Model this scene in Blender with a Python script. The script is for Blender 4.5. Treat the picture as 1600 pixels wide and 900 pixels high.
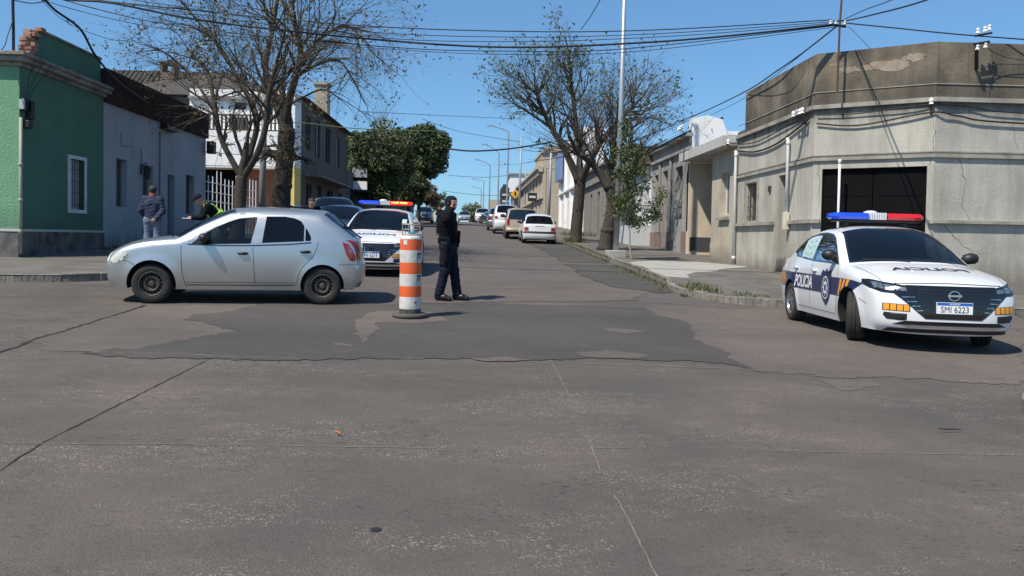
import bpy, bmesh, math, random
import numpy as np
from mathutils import Vector, Matrix
from mathutils.geometry import delaunay_2d_cdt
from mathutils.bvhtree import BVHTree

for _o in list(bpy.data.objects): bpy.data.objects.remove(_o)
scn = bpy.context.scene
COL = scn.collection
rad = math.radians

# ------------------------------------------------------------------ camera
FPX = 1155.0
_yaw = math.atan(48 / FPX); _p = rad(1.5); _roll = 0.018
_f = Vector((math.sin(_yaw) * math.cos(_p), math.cos(_yaw) * math.cos(_p), -math.sin(_p)))
_r0 = Vector((math.cos(_yaw), -math.sin(_yaw), 0)); _u0 = _r0.cross(_f)
_r = _r0 * math.cos(_roll) + _u0 * math.sin(_roll)
_u = _u0 * math.cos(_roll) - _r0 * math.sin(_roll)
cd = bpy.data.cameras.new('camera'); cam = bpy.data.objects.new('camera', cd); COL.objects.link(cam)
M = Matrix((( _r.x, _u.x, -_f.x, 0), (_r.y, _u.y, -_f.y, 0), (_r.z, _u.z, -_f.z, 1.54), (0, 0, 0, 1)))
cam.matrix_world = M
cd.sensor_width = 36; cd.lens = 36 * FPX / 1600; cd.shift_y = -47 / 1600
cd.clip_start = 0.05; cd.clip_end = 3000
scn.camera = cam

# ------------------------------------------------------------------ sky, sun, exposure
SUN_EL = rad(55); SUN_AZ = Vector((-0.75, -0.66)).normalized()
w = bpy.data.worlds.new('World'); scn.world = w; w.use_nodes = True
nt = w.node_tree; bg = nt.nodes['Background']
sky = nt.nodes.new('ShaderNodeTexSky'); sky.sky_type = 'NISHITA'; sky.sun_disc = False
sky.sun_elevation = SUN_EL; sky.sun_rotation = math.atan2(SUN_AZ.x, SUN_AZ.y)
sky.altitude = 0; sky.air_density = 1.0; sky.dust_density = 0.3; sky.ozone_density = 5.0
tn = nt.nodes.new('ShaderNodeMix'); tn.data_type = 'RGBA'; tn.blend_type = 'MULTIPLY'; tn.inputs[0].default_value = 1.0; tn.inputs[7].default_value = (0.73, 1.10, 1.38, 1)
gm = nt.nodes.new('ShaderNodeGamma'); gm.inputs[1].default_value = 0.7; nt.links.new(sky.outputs[0], gm.inputs[0])
nt.links.new(gm.outputs[0], tn.inputs[6]); nt.links.new(tn.outputs[2], bg.inputs[0]); bg.inputs[1].default_value = 0.147
sl = bpy.data.lights.new('sun', 'SUN'); sl.energy = 5.0; sl.angle = rad(0.5); sl.color = (1.0, 0.92, 0.80)
sun = bpy.data.objects.new('sun', sl); COL.objects.link(sun)
sdir = Vector((SUN_AZ.x * math.cos(SUN_EL), SUN_AZ.y * math.cos(SUN_EL), math.sin(SUN_EL)))
sun.rotation_euler = sdir.to_track_quat('Z', 'Y').to_euler(); sun.location = (-20, -20, 40)
scn.view_settings.view_transform = 'Standard'; scn.view_settings.look = 'None'
scn.view_settings.exposure = 0.22; scn.view_settings.gamma = 1.0
scn.render.engine = 'CYCLES'

# ------------------------------------------------------------------ pixel -> world helper (1600x900 photo pixels)
_cam = Vector((0, 0, 1.54))
def _ray(px, py): return _f + _r * ((px - 800) / FPX) + _u * ((450 - 47 - py) / FPX)
def on_x(px, py, X): v = _ray(px, py); return _cam + v * (X / v.x)
def on_y(px, py, Y): v = _ray(px, py); return _cam + v * (Y / v.y)

def sm(t, a, b):
    t = min(1.0, max(0.0, (t - a) / (b - a))); return t * t * (3 - 2 * t)
def bend(y): return -0.0005 * (y - 38) ** 2 if y > 38 else 0.0
def G(x, y):
    if y < 92: zy = 0.037 * y
    elif y < 112:
        t = y - 92; zy = 0.037 * 92 + 0.037 * t - 0.5 * (0.047 / 20) * t * t
    else: zy = 0.037 * 92 + 0.037 * 20 - 0.47 - 0.010 * (y - 112)
    z = zy - 0.015 * max(-30, min(30, x))
    z += sm(x, 2.6, 5.2) * (0.05 * sm(y, 6.5, 8.8) * (1 - sm(y, 9.2, 11.4)) - 0.08 * sm(y, 9.8, 12.0) * (1 - sm(y, 13.8, 18.5)))
    return z
def on_g(px, py, k=0.0):
    v = _ray(px, py); t = 5.0
    lo, hi = 0.5, 400.0
    for _ in range(60):
        m = (lo + hi) / 2; q = _cam + v * m
        if q.z - k > G(q.x, q.y): lo = m
        else: hi = m
    return _cam + v * lo

# ------------------------------------------------------------------ materials
def _n(t, k, **kw):
    n = t.nodes.new(k)
    for a, b in kw.items(): setattr(n, a, b)
    return n
MATS = {}
def mat(name, col, rough=0.6, metal=0.0, coat=0.0, emit=None, estr=0.0, spec=0.5,
        var=0.0, vscale=3.0, col2=None, bump=0.0, bscale=40.0, streak=0.0, streak_col=None, fine=0.0, fscale=80.0):
    if name in MATS: return MATS[name]
    m = bpy.data.materials.new(name); m.use_nodes = True; t = m.node_tree
    b = t.nodes['Principled BSDF']
    b.inputs['Roughness'].default_value = rough; b.inputs['Metallic'].default_value = metal
    b.inputs['Coat Weight'].default_value = coat; b.inputs['Coat Roughness'].default_value = 0.04
    b.inputs['Specular IOR Level'].default_value = spec
    tc = _n(t, 'ShaderNodeTexCoord'); out = None
    rgb = _n(t, 'ShaderNodeRGB'); rgb.outputs[0].default_value = (*col, 1); cur = rgb.outputs[0]
    def mix(fac, a, bcol, typ='MIX'):
        mx = _n(t, 'ShaderNodeMix', data_type='RGBA', blend_type=typ)
        if isinstance(fac, float): mx.inputs[0].default_value = fac
        else: t.links.new(fac, mx.inputs[0])
        t.links.new(a, mx.inputs[6])
        if isinstance(bcol, tuple): mx.inputs[7].default_value = (*bcol, 1)
        else: t.links.new(bcol, mx.inputs[7])
        return mx.outputs[2]
    def noise(scale, detail=5, vec=None, rough=0.6):
        n = _n(t, 'ShaderNodeTexNoise'); n.inputs['Scale'].default_value = scale; n.inputs['Detail'].default_value = detail
        n.inputs['Roughness'].default_value = rough
        t.links.new(vec or tc.outputs['Object'], n.inputs['Vector']); return n.outputs[0]
    def ramp(src, a, c):
        r = _n(t, 'ShaderNodeMapRange'); r.inputs[1].default_value = a; r.inputs[2].default_value = c
        t.links.new(src, r.inputs[0]); return r.outputs[0]
    def mul(src, k):
        q = _n(t, 'ShaderNodeMath', operation='MULTIPLY'); t.links.new(src, q.inputs[0]); q.inputs[1].default_value = k; return q.outputs[0]
    if var > 0:
        c2 = col2 or tuple(c * 0.55 for c in col)
        cur = mix(mul(ramp(noise(vscale), 0.38, 0.68), var), cur, c2)
    if streak > 0:
        mp = _n(t, 'ShaderNodeMapping'); mp.inputs['Scale'].default_value = (1.7, 1.7, 0.20)
        t.links.new(tc.outputs['Object'], mp.inputs[0])
        cur = mix(mul(ramp(noise(1.3, 9, mp.outputs[0], 0.72), 0.45, 0.75), streak), cur, streak_col or tuple(c * 0.4 for c in col))
    if fine > 0:
        cur = mix(mul(ramp(noise(fscale, 2), 0.35, 0.65), fine), cur, tuple(c * 0.5 for c in col))
    t.links.new(cur, b.inputs['Base Color'])
    if bump > 0:
        bp = _n(t, 'ShaderNodeBump'); bp.inputs['Strength'].default_value = bump; bp.inputs['Distance'].default_value = 0.02
        t.links.new(noise(bscale, 4), bp.inputs['Height']); t.links.new(bp.outputs[0], b.inputs['Normal'])
    if emit:
        b.inputs['Emission Color'].default_value = (*emit, 1); b.inputs['Emission Strength'].default_value = estr
    MATS[name] = m; return m

def glass(name, tint=(0.02, 0.025, 0.03), alpha=0.6, rough=0.02):
    """tinted glazing: see-through, with a clear reflection"""
    if name in MATS: return MATS[name]
    m = bpy.data.materials.new(name); m.use_nodes = True; t = m.node_tree; t.nodes.clear()
    o = _n(t, 'ShaderNodeOutputMaterial'); tr = _n(t, 'ShaderNodeBsdfTransparent'); gl = _n(t, 'ShaderNodeBsdfGlossy')
    df = _n(t, 'ShaderNodeBsdfDiffuse'); df.inputs[0].default_value = (*tint, 1)
    gl.inputs['Roughness'].default_value = rough
    a = 1 - alpha; tr.inputs[0].default_value = (a * 1.0, a * 1.02, a, 1)
    fr = _n(t, 'ShaderNodeFresnel'); fr.inputs[0].default_value = 1.5
    m1 = _n(t, 'ShaderNodeMixShader'); m1.inputs[0].default_value = alpha * 0.6
    t.links.new(tr.outputs[0], m1.inputs[1]); t.links.new(df.outputs[0], m1.inputs[2])
    m2 = _n(t, 'ShaderNodeMixShader'); t.links.new(fr.outputs[0], m2.inputs[0])
    t.links.new(m1.outputs[0], m2.inputs[1]); t.links.new(gl.outputs[0], m2.inputs[2]); t.links.new(m2.outputs[0], o.inputs[0])
    MATS[name] = m; return m

# ------------------------------------------------------------------ mesh builder
class MB:
    def __init__(s): s.v = []; s.f = []; s.m = []; s.mi = 0
    def mat(s, i): s.mi = i; return s
    def add(s, vs, fs):
        o = len(s.v); s.v += [tuple(a) for a in vs]
        for f in fs: s.f.append(tuple(i + o for i in f)); s.m.append(s.mi)
        return s
    def quad(s, a, b, c, d): return s.add([a, b, c, d], [(0, 1, 2, 3)])
    def box(s, x0, x1, y0, y1, z0, z1):
        v = [(x, y, z) for z in (z0, z1) for y in (y0, y1) for x in (x0, x1)]
        return s.add(v, [(0, 2, 3, 1), (4, 5, 7, 6), (0, 1, 5, 4), (2, 6, 7, 3), (0, 4, 6, 2), (1, 3, 7, 5)])
    def obox(s, fr, u0, u1, n0, n1, z0, z1):
        v = [fr(u, n, z) for z in (z0, z1) for n in (n0, n1) for u in (u0, u1)]
        return s.add(v, [(0, 2, 3, 1), (4, 5, 7, 6), (0, 1, 5, 4), (2, 6, 7, 3), (0, 4, 6, 2), (1, 3, 7, 5)])
    def tube(s, pts, rs, n=8, cap=True):
        pts = [Vector(p) for p in pts]
        if not hasattr(rs, '__len__'): rs = [rs] * len(pts)
        o = len(s.v); prev = None
        for i, p in enumerate(pts):
            d = (pts[min(i + 1, len(pts) - 1)] - pts[max(i - 1, 0)])
            if d.length < 1e-9: d = Vector((0, 0, 1))
            d.normalize()
            if prev is None:
                a = Vector((0, 0, 1)) if abs(d.z) < 0.9 else Vector((1, 0, 0))
                e = d.cross(a).normalized()
            else:
                e = (prev - d * prev.dot(d)); e = e.normalized() if e.length > 1e-6 else d.orthogonal().normalized()
            prev = e; g = d.cross(e)
            for k in range(n):
                th = 2 * math.pi * k / n
                s.v.append(tuple(p + (e * math.cos(th) + g * math.sin(th)) * rs[i]))
        for i in range(len(pts) - 1):
            for k in range(n):
                a = o + i * n + k; b = o + i * n + (k + 1) % n
                s.f.append((a, b, b + n, a + n)); s.m.append(s.mi)
        if cap:
            s.f.append(tuple(o + k for k in reversed(range(n)))); s.m.append(s.mi)
            q = o + (len(pts) - 1) * n
            s.f.append(tuple(q + k for k in range(n))); s.m.append(s.mi)
        return s
    def lathe(s, c, axis, prof, n=24, closed=False):
        """prof: list of (radius, distance along axis)"""
        c = Vector(c); ax = Vector(axis).normalized(); e = ax.orthogonal().normalized(); g = ax.cross(e); o = len(s.v)
        for (r, h) in prof:
            for k in range(n):
                th = 2 * math.pi * k / n
                s.v.append(tuple(c + ax * h + (e * math.cos(th) + g * math.sin(th)) * r))
        m = len(prof)
        for i in range(m if closed else m - 1):
            j = (i + 1) % m
            for k in range(n):
                k2 = (k + 1) % n
                s.f.append((o + i * n + k, o + i * n + k2, o + j * n + k2, o + j * n + k)); s.m.append(s.mi)
        return s
    def prism(s, poly, fr, n0, n1):
        """poly of (u,z) extruded between n0 and n1 in frame fr(u,n,z)"""
        k = len(poly); v = [fr(u, n0, z) for u, z in poly] + [fr(u, n1, z) for u, z in poly]
        return s.add(v, [tuple(range(k)), tuple(range(2 * k - 1, k - 1, -1))] + [(i, i + k, (i + 1) % k + k, (i + 1) % k) for i in range(k)])
    def build(s, name, mats, parent=None, smooth=False, world=True, bevel=0.0, fixn=True):
        me = bpy.data.meshes.new(name)
        off = Vector((0, 0, 0))
        if parent is not None and world:
            q = parent
            while q is not None: off += q.location; q = q.parent
        v = s.v
        if off.length > 0: v = [(a[0] - off.x, a[1] - off.y, a[2] - off.z) for a in v]
        me.from_pydata(v, [], s.f)
        if not isinstance(mats, (list, tuple)): mats = [mats]
        for m in mats: me.materials.append(m)
        if len(mats) > 1: me.polygons.foreach_set('material_index', s.m)
        if fixn:
            bm = bmesh.new(); bm.from_mesh(me); bmesh.ops.recalc_face_normals(bm, faces=bm.faces); bm.to_mesh(me); bm.free()
        if smooth: me.polygons.foreach_set('use_smooth', [True] * len(me.polygons))
        o = bpy.data.objects.new(name, me); COL.objects.link(o)
        if parent is not None: o.parent = parent
        if bevel > 0:
            b = o.modifiers.new('bevel', 'BEVEL'); b.width = bevel; b.segments = 2; b.limit_method = 'ANGLE'; b.harden_normals = False
        return o

def empty(name, loc=(0, 0, 0)):
    o = bpy.data.objects.new(name, None); o.location = loc; o.empty_display_size = 0.3; COL.objects.link(o); return o
def tag(o, label=None, cat=None, group=None, kind=None):
    if label: o['label'] = label
    if cat: o['category'] = cat
    if group: o['group'] = group
    if kind: o['kind'] = kind
    return o
def kids(o): return [c for c in bpy.data.objects if c.parent == o]
def copy_tree(o, parent=None):
    c = o.copy(); COL.objects.link(c)
    if parent is not None: c.parent = parent
    for ch in kids(o):
        if ch is not c: copy_tree(ch, c)
    return c
def frame(O, U, N):
    O = Vector((O[0], O[1], 0)); U = Vector((U[0], U[1], 0)).normalized(); N = Vector((N[0], N[1], 0)).normalized()
    return lambda u, n, z: (O.x + U.x * u + N.x * n, O.y + U.y * u + N.y * n, z)

# ------------------------------------------------------------------ constrained triangulation of outlines
def in_poly(P, poly):
    P = np.asarray(P); x, y = P[:, 0], P[:, 1]; c = np.zeros(len(P), bool)
    a = np.asarray(poly); n = len(a)
    for i in range(n):
        x0, y0 = a[i]; x1, y1 = a[(i + 1) % n]
        if y0 == y1: continue
        k = ((y0 > y) != (y1 > y)) & (x < (x1 - x0) * (y - y0) / (y1 - y0) + x0)
        c ^= k
    return c
def resample(poly, h, closed=True):
    out = []; n = len(poly)
    for i in range(n if closed else n - 1):
        a = np.array(poly[i], float); b = np.array(poly[(i + 1) % n], float)
        k = max(1, int(math.ceil(np.linalg.norm(b - a) / h)))
        for j in range(k): out.append(tuple(a + (b - a) * j / k))
    if not closed: out.append(tuple(poly[-1]))
    return out
def tri2d(outer, regions=(), h=0.05, holes=(), keep_outer=False):
    """returns verts, tris, region index per tri (-1 = outside all regions)"""
    loops = [outer if keep_outer else resample(outer, h)] + [resample(r, h) for r in regions] + [resample(r, h) for r in holes]
    pts = []; edges = []
    for L in loops:
        o = len(pts); pts += list(L); edges += [(o + i, o + (i + 1) % len(L)) for i in range(len(L))]
    a = np.array(outer); lo = a.min(0); hi = a.max(0)
    gx = np.arange(lo[0] + h * .5, hi[0], h); gy = np.arange(lo[1] + h * .5, hi[1], h * .87)
    if len(gx) and len(gy):
        X, Y = np.meshgrid(gx, gy); X = X + (np.arange(len(gy)) % 2)[:, None] * h * .5
        Q = np.stack([X.ravel(), Y.ravel()], 1); Q = Q[in_poly(Q, outer)]
        B = np.array(pts)
        if len(Q):
            keep = np.ones(len(Q), bool)
            for s0 in range(0, len(Q), 2000):
                D = ((Q[s0:s0 + 2000, None, :] - B[None]) ** 2).sum(2).min(1); keep[s0:s0 + 2000] = D > (h * .45) ** 2
            Q = Q[keep]; pts += [tuple(q) for q in Q]
    r = delaunay_2d_cdt([Vector((float(p[0]), float(p[1]))) for p in pts], edges, [], 0, 1e-5)
    V = np.array([(v.x, v.y) for v in r[0]]); T = np.array([tuple(f) for f in r[2]])
    C = V[T].mean(1); ok = in_poly(C, outer)
    for hl in holes: ok &= ~in_poly(C, hl)
    T = T[ok]; C = C[ok]; R = np.full(len(T), -1)
    for i, rg in enumerate(regions): R[in_poly(C, rg)] = i
    return V, T, R
def smooth_line(pts, n=6, closed=False):
    """Catmull-Rom through the points"""
    P = [np.array(p, float) for p in pts]; out = []; m = len(P)
    for i in range(m if closed else m - 1):
        if closed: p0, p1, p2, p3 = P[(i - 1) % m], P[i], P[(i + 1) % m], P[(i + 2) % m]
        else: p0, p1, p2, p3 = P[max(i - 1, 0)], P[i], P[i + 1], P[min(i + 2, m - 1)]
        for j in range(n):
            t = j / n
            out.append(tuple(0.5 * ((2 * p1) + (-p0 + p2) * t + (2 * p0 - 5 * p1 + 4 * p2 - p3) * t * t + (-p0 + 3 * p1 - 3 * p2 + p3) * t ** 3)))
    if not closed: out.append(tuple(P[-1]))
    return out
def sheet(name, poly, k, mats, h=0.6, zf=None, parent=None):
    V, T, R = tri2d(poly, h=h); zf = zf or G
    m = MB(); m.add([(x, y, zf(x, y) + k) for x, y in V], [tuple(t) for t in T])
    return m.build(name, mats, parent, smooth=True)

def text_tris(txt, size, bold=0.02, h=0.04, spacing=1.0, shear=0.0):
    """outline letters as small triangles in the plane, centred on (0,0)"""
    c = bpy.data.curves.new('t', 'FONT'); c.body = txt; c.size = size; c.offset = bold * size; c.align_x = 'CENTER'; c.align_y = 'CENTER'
    c.space_character = spacing; c.shear = shear; c.resolution_u = 3
    o = bpy.data.objects.new('t', c); COL.objects.link(o)
    me = bpy.data.meshes.new_from_object(o.evaluated_get(bpy.context.evaluated_depsgraph_get()))
    bm = bmesh.new(); bm.from_mesh(me); bmesh.ops.triangulate(bm, faces=bm.faces)
    for _ in range(3):
        e = [e for e in bm.edges if e.calc_length() > h]
        if not e: break
        bmesh.ops.subdivide_edges(bm, edges=e, cuts=1); bmesh.ops.triangulate(bm, faces=bm.faces)
    V = np.array([(v.co.x, v.co.y) for v in bm.verts]); bm.verts.index_update()
    T = [tuple(v.index for v in f.verts) for f in bm.faces]
    bm.free(); bpy.data.objects.remove(o); bpy.data.meshes.remove(me); bpy.data.curves.remove(c)
    V -= (V.max(0) + V.min(0)) / 2
    return V, T
# ================================================================== GROUND
def road_mat(name, base, warm, light, amount=0.5, dark=1.0):
    m = bpy.data.materials.new(name); m.use_nodes = True; t = m.node_tree; b = t.nodes['Principled BSDF']
    tc = _n(t, 'ShaderNodeTexCoord'); ob = tc.outputs['Object']
    def noise(s, d=4, r=.6, vec=None, dist=0.0):
        n = _n(t, 'ShaderNodeTexNoise'); n.inputs['Scale'].default_value = s; n.inputs['Detail'].default_value = d
        n.inputs['Roughness'].default_value = r; n.inputs['Distortion'].default_value = dist; t.links.new(vec or ob, n.inputs['Vector']); return n.outputs[0]
    def rng(s, a, c, lo=0., hi=1.):
        q = _n(t, 'ShaderNodeMapRange'); q.inputs[1].default_value = a; q.inputs[2].default_value = c
        q.inputs[3].default_value = lo; q.inputs[4].default_value = hi; t.links.new(s, q.inputs[0]); return q.outputs[0]
    def mth(op, a, c):
        q = _n(t, 'ShaderNodeMath', operation=op); t.links.new(a, q.inputs[0])
        if isinstance(c, float): q.inputs[1].default_value = c
        else: t.links.new(c, q.inputs[1])
        return q.outputs[0]
    def mix(f, a, c):
        q = _n(t, 'ShaderNodeMix', data_type='RGBA')
        if isinstance(f, float): q.inputs[0].default_value = f
        else: t.links.new(f, q.inputs[0])
        for s, k in ((a, 6), (c, 7)):
            if isinstance(s, tuple): q.inputs[k].default_value = (*s, 1)
            else: t.links.new(s, q.inputs[k])
        return q.outputs[2]
    st = _n(t, 'ShaderNodeMapping'); st.inputs['Scale'].default_value = (0.25, 0.75, 1); t.links.new(ob, st.inputs[0])
    cur = mix(rng(noise(0.6, 8, .68), .40, .60), base, warm)
    cur = mix(rng(noise(1.0, 6, .62, st.outputs[0]), .42, .66, 0., .55), cur, tuple(c * .72 for c in base))
    # aggregate worn through: light stones clustered in patches
    vo = _n(t, 'ShaderNodeTexVoronoi'); vo.inputs['Scale'].default_value = 90; vo.inputs['Randomness'].default_value = 1
    dn = noise(60, 3, .7)
    dmx = _n(t, 'ShaderNodeMix', data_type='RGBA', blend_type='LINEAR_LIGHT'); dmx.inputs[0].default_value = 0.012
    t.links.new(ob, dmx.inputs[6]); 
    nz = _n(t, 'ShaderNodeTexNoise'); nz.inputs['Scale'].default_value = 45; t.links.new(ob, nz.inputs['Vector']); t.links.new(nz.outputs['Color'], dmx.inputs[7])
    t.links.new(dmx.outputs[2], vo.inputs['Vector'])
    sepc = _n(t, 'ShaderNodeSeparateColor'); t.links.new(vo.outputs['Color'], sepc.inputs[0])
    stone = mth('MULTIPLY', rng(sepc.outputs[0], .52, .8), rng(vo.outputs['Distance'], .62, .35))
    st2 = _n(t, 'ShaderNodeMapping'); st2.inputs['Scale'].default_value = (0.7, 1.7, 1); t.links.new(ob, st2.inputs[0])
    patch = mth('MULTIPLY', rng(noise(0.8, 7, .72, st2.outputs[0], .4), .45, .60), rng(noise(6, 4, .65, st2.outputs[0]), .38, .60, .12, 1.))
    cur = mix(mth('MULTIPLY', stone, mth('MULTIPLY', patch, amount)), cur, light)
    dk = mth('MULTIPLY', rng(sepc.outputs[1], .7, .9), rng(vo.outputs['Distance'], .5, .3))
    cur = mix(mth('MULTIPLY', dk, .55), cur, tuple(c * .42 for c in base))
    cur = mix(rng(noise(190, 2, .7), .35, .7, 0., .40), cur, tuple(c * 1.55 for c in warm))
    cur = mix(rng(noise(26, 4, .75), .55, .72, 0., .35), cur, tuple(c * .55 for c in base))
    pit = mth('MULTIPLY', rng(noise(22, 3, .6, st2.outputs[0]), .60, .68), rng(noise(1.3, 5, .6), .45, .6)); cur = mix(mth('MULTIPLY', pit, .7), cur, tuple(c * .35 for c in base))
    t.links.new(cur, b.inputs['Base Color']); b.inputs['Roughness'].default_value = .88; b.inputs['Specular IOR Level'].default_value = .3
    bp = _n(t, 'ShaderNodeBump'); bp.inputs['Strength'].default_value = .55; bp.inputs['Distance'].default_value = .012
    t.links.new(mth('ADD', noise(75, 3, .7), mth('MULTIPLY', stone, .5)), bp.inputs['Height']); t.links.new(bp.outputs[0], b.inputs['Normal'])
    MATS[name] = m; return m

M_ROAD = road_mat('asphalt_old', (.071, .067, .062), (.114, .095, .081), (.38, .33, .27), 1.0)
M_ROAD2 = road_mat('asphalt_street', (.086, .078, .072), (.118, .102, .091), (.30, .26, .22), .5)
M_PATCH = road_mat('asphalt_patch', (.059, .055, .052), (.078, .070, .064), (.24, .21, .17), .6)
M_WARM = road_mat('concrete_slab_worn', (.092, .080, .072), (.128, .106, .092), (.34, .29, .24), .8)
M_COB = road_mat('cobble_mix', (.058, .056, .052), (.082, .076, .066), (.22, .2, .17), .7)
M_WALK = mat('pavement_tiles', (.17, .155, .135), .9, var=.8, vscale=1.1, col2=(.095, .088, .078), fine=.5, fscale=30, bump=.4, bscale=50)
def slab_joints(m, size, dark):
    t = m.node_tree; b = t.nodes['Principled BSDF']; src = b.inputs['Base Color'].links[0].from_socket; tc = _n(t, 'ShaderNodeTexCoord'); nz = _n(t, 'ShaderNodeTexNoise'); nz.inputs['Scale'].default_value = 1.1; t.links.new(tc.outputs['Object'], nz.inputs['Vector'])
    br = _n(t, 'ShaderNodeTexBrick'); br.offset = 0; br.inputs['Scale'].default_value = 1 / size; br.inputs['Color1'].default_value = (1, 1, 1, 1); br.inputs['Color2'].default_value = (.82, .81, .79, 1); br.inputs['Mortar'].default_value = (dark, dark, dark * .9, 1)
    br.inputs['Mortar Size'].default_value = .012; br.inputs['Brick Width'].default_value = .5; br.inputs['Row Height'].default_value = .5; t.links.new(tc.outputs['Object'], br.inputs['Vector'])
    f = _n(t, 'ShaderNodeMapRange'); f.inputs[1].default_value = .42; f.inputs[2].default_value = .58; f.inputs[3].default_value = .15; f.inputs[4].default_value = .9; t.links.new(nz.outputs[0], f.inputs[0])
    mx = _n(t, 'ShaderNodeMix', data_type='RGBA', blend_type='MULTIPLY'); t.links.new(f.outputs[0], mx.inputs[0]); t.links.new(src, mx.inputs[6]); t.links.new(br.outputs[0], mx.inputs[7]); t.links.new(mx.outputs[2], b.inputs['Base Color'])
slab_joints(M_WALK, .8, .35)
M_CONC = mat('fresh_concrete', (.37, .36, .33), .85, var=.4, vscale=2, fine=.2)
M_KERB = mat('kerb_stone', (.25, .225, .19), .9, var=.8, vscale=4, col2=(.10, .09, .08), fine=.4, fscale=40, bump=.8, bscale=20)
M_SOIL = mat('soil_dust', (.20, .165, .125), .95, var=.6, vscale=3, fine=.4, bump=.6)
M_CRACK = mat('crack_tar', (.022, .02, .018), .95)
M_JOINT = mat('joint_sand', (.22, .19, .155), .95, var=.7, vscale=9, col2=(.12, .11, .10))

# far terrain, one wide sheet
tm = MB(); xs = [-900, -400, -150, -80, -40, -30, -20, 0, 20, 30, 40, 80, 150, 400, 900]; ys = [-60, -20, 0, 20, 40, 60, 80, 92, 97, 102, 107, 112, 140, 200, 400, 900]
tm.add([(x, y, G(x, y) - .14) for y in ys for x in xs], [(j * len(xs) + i, j * len(xs) + i + 1, (j + 1) * len(xs) + i + 1, (j + 1) * len(xs) + i) for j in range(len(ys) - 1) for i in range(len(xs) - 1)])
tag(tm.build('terrain', M_SOIL), kind='structure')
# cross street and near street: the old paving
def grid_sheet(name, xf0, xf1, ys, nx, k, m):
    b = MB(); n = nx + 1
    b.add([(xf0(y) + (xf1(y) - xf0(y)) * i / nx, y, G(xf0(y) + (xf1(y) - xf0(y)) * i / nx, y) + k) for y in ys for i in range(n)],
          [(j * n + i, j * n + i + 1, (j + 1) * n + i + 1, (j + 1) * n + i) for j in range(len(ys) - 1) for i in range(nx)])
    return tag(b.build(name, m, smooth=True), kind='structure')
fr_ = lambda a, b, s: [a + (b - a) * i / int(round((b - a) / s)) for i in range(int(round((b - a) / s)) + 1)]
grid_sheet('road', lambda y: -60, lambda y: 60, fr_(-12, 16, .35), 340, 0, M_ROAD)
grid_sheet('street', lambda y: -7.2 + bend(y), lambda y: 4.7 + bend(y), fr_(13.2, 150, .9), 16, .003, M_ROAD2)

def wob(poly, a, h=.12, seed=1, closed=True):
    rnd = random.Random(seed); P = resample(poly, h, closed)
    f = lambda s: sum(math.sin(s * w_ + p_) / w_ for w_, p_ in ((2.1, seed), (4.7, seed * 2.3), (9.3, seed * 1.7), (17, seed * .9)))
    if closed and a > .012: P = [(x + .16 * f(i * h), y + .12 * f(i * h + 40)) for i, (x, y) in enumerate(P)]
    return [(x + rnd.uniform(-a, a), y + rnd.uniform(-a, a)) for x, y in P]
gp = lambda *pts: [tuple(on_g(*p))[:2] for p in pts]
# warm worn slabs around the dark resurfaced patch
tag(sheet('worn_slab', wob(gp((30, 520), (225, 478), (620, 476), (660, 500), (560, 545), (240, 553), (60, 548)), .04, .08, 3), .003, M_WARM, .35), kind='structure')
tag(sheet('worn_slab', wob(gp((990, 486), (1040, 478), (1600, 488), (1600, 560), (1590, 600), (1300, 590), (1170, 578), (1080, 540), (1050, 500)), .04, .08, 4), .005, M_WARM, .35), kind='structure')
tag(sheet('worn_slab', wob(gp((610, 444), (920, 440), (1010, 448), (1000, 470), (700, 474), (560, 470)), .03, .15, 5), .0065, M_WARM, .35), kind='structure')
dp = gp((400, 476), (364, 484), (311, 492), (300, 501), (322, 509), (372, 517), (311, 523), (278, 531), (239, 543), (183, 547), (136, 554), (194, 561),
        (328, 560), (500, 564), (800, 561), (967, 561), (1111, 569), (1172, 575), (1133, 561), (1128, 546), (1100, 531), (1078, 511), (1028, 489), (1011, 482), (939, 478), (800, 475), (560, 474))
tag(sheet('asphalt_patch', wob(dp, .045, .07, 7), .007, M_PATCH, .35), kind='structure')
for i, pp in enumerate([((545, 520), (560, 500), (600, 487), (670, 489), (700, 500), (650, 506), (600, 505), (585, 520), (560, 535)),
                        ((745, 560), (790, 556), (830, 565), (780, 568)), ((895, 551), (960, 549), (1015, 555), (1030, 560), (970, 562), (910, 558)),
                        ((940, 515), (985, 515), (1015, 520), (970, 523)), ((530, 541), (545, 538), (550, 543), (538, 546)), ((1285, 597), (1350, 595), (1365, 601), (1300, 608))]):
    tag(sheet('worn_slab', wob(gp(*pp), .025, .08, 20 + i), (.0035 if i == 5 else .010), M_WARM, .2), kind='structure')
def strip(name, px, wd, k, m, jit=.02, seed=1, step=.12):
    rnd = random.Random(seed); P = wob(gp(*px), jit, step, seed, closed=False); b = MB(); L = []; 
    for i, p in enumerate(P):
        a = Vector(P[max(0, i - 1)]); c = Vector(P[min(len(P) - 1, i + 1)]); d = (c - a).normalized(); nn = Vector((-d.y, d.x)); ww = wd * rnd.uniform(.35, 1.2) / 2
        for s in (-1, 1): x = p[0] + nn.x * ww * s; y = p[1] + nn.y * ww * s; L.append((x, y, G(x, y) + k))
    b.add(L, [(2 * i, 2 * i + 1, 2 * i + 3, 2 * i + 2) for i in range(len(P) - 1) if name == 'road_crack' or math.sin(i * step * 1.3 + seed) + math.sin(i * step * 3.7 + 2 * seed) * .7 > -.35])
    return tag(b.build(name, m), kind='structure')
strip('road_crack', [(-40, 560), (8, 549), (60, 528), (95, 519), (130, 508), (228, 477)], .05, .006, M_CRACK, .022, 3)
strip('road_crack', [(-30, 750), (0, 735), (70, 690), (195, 628), (330, 560)], .013, .004, M_CRACK, .006, 4, .07)
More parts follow.
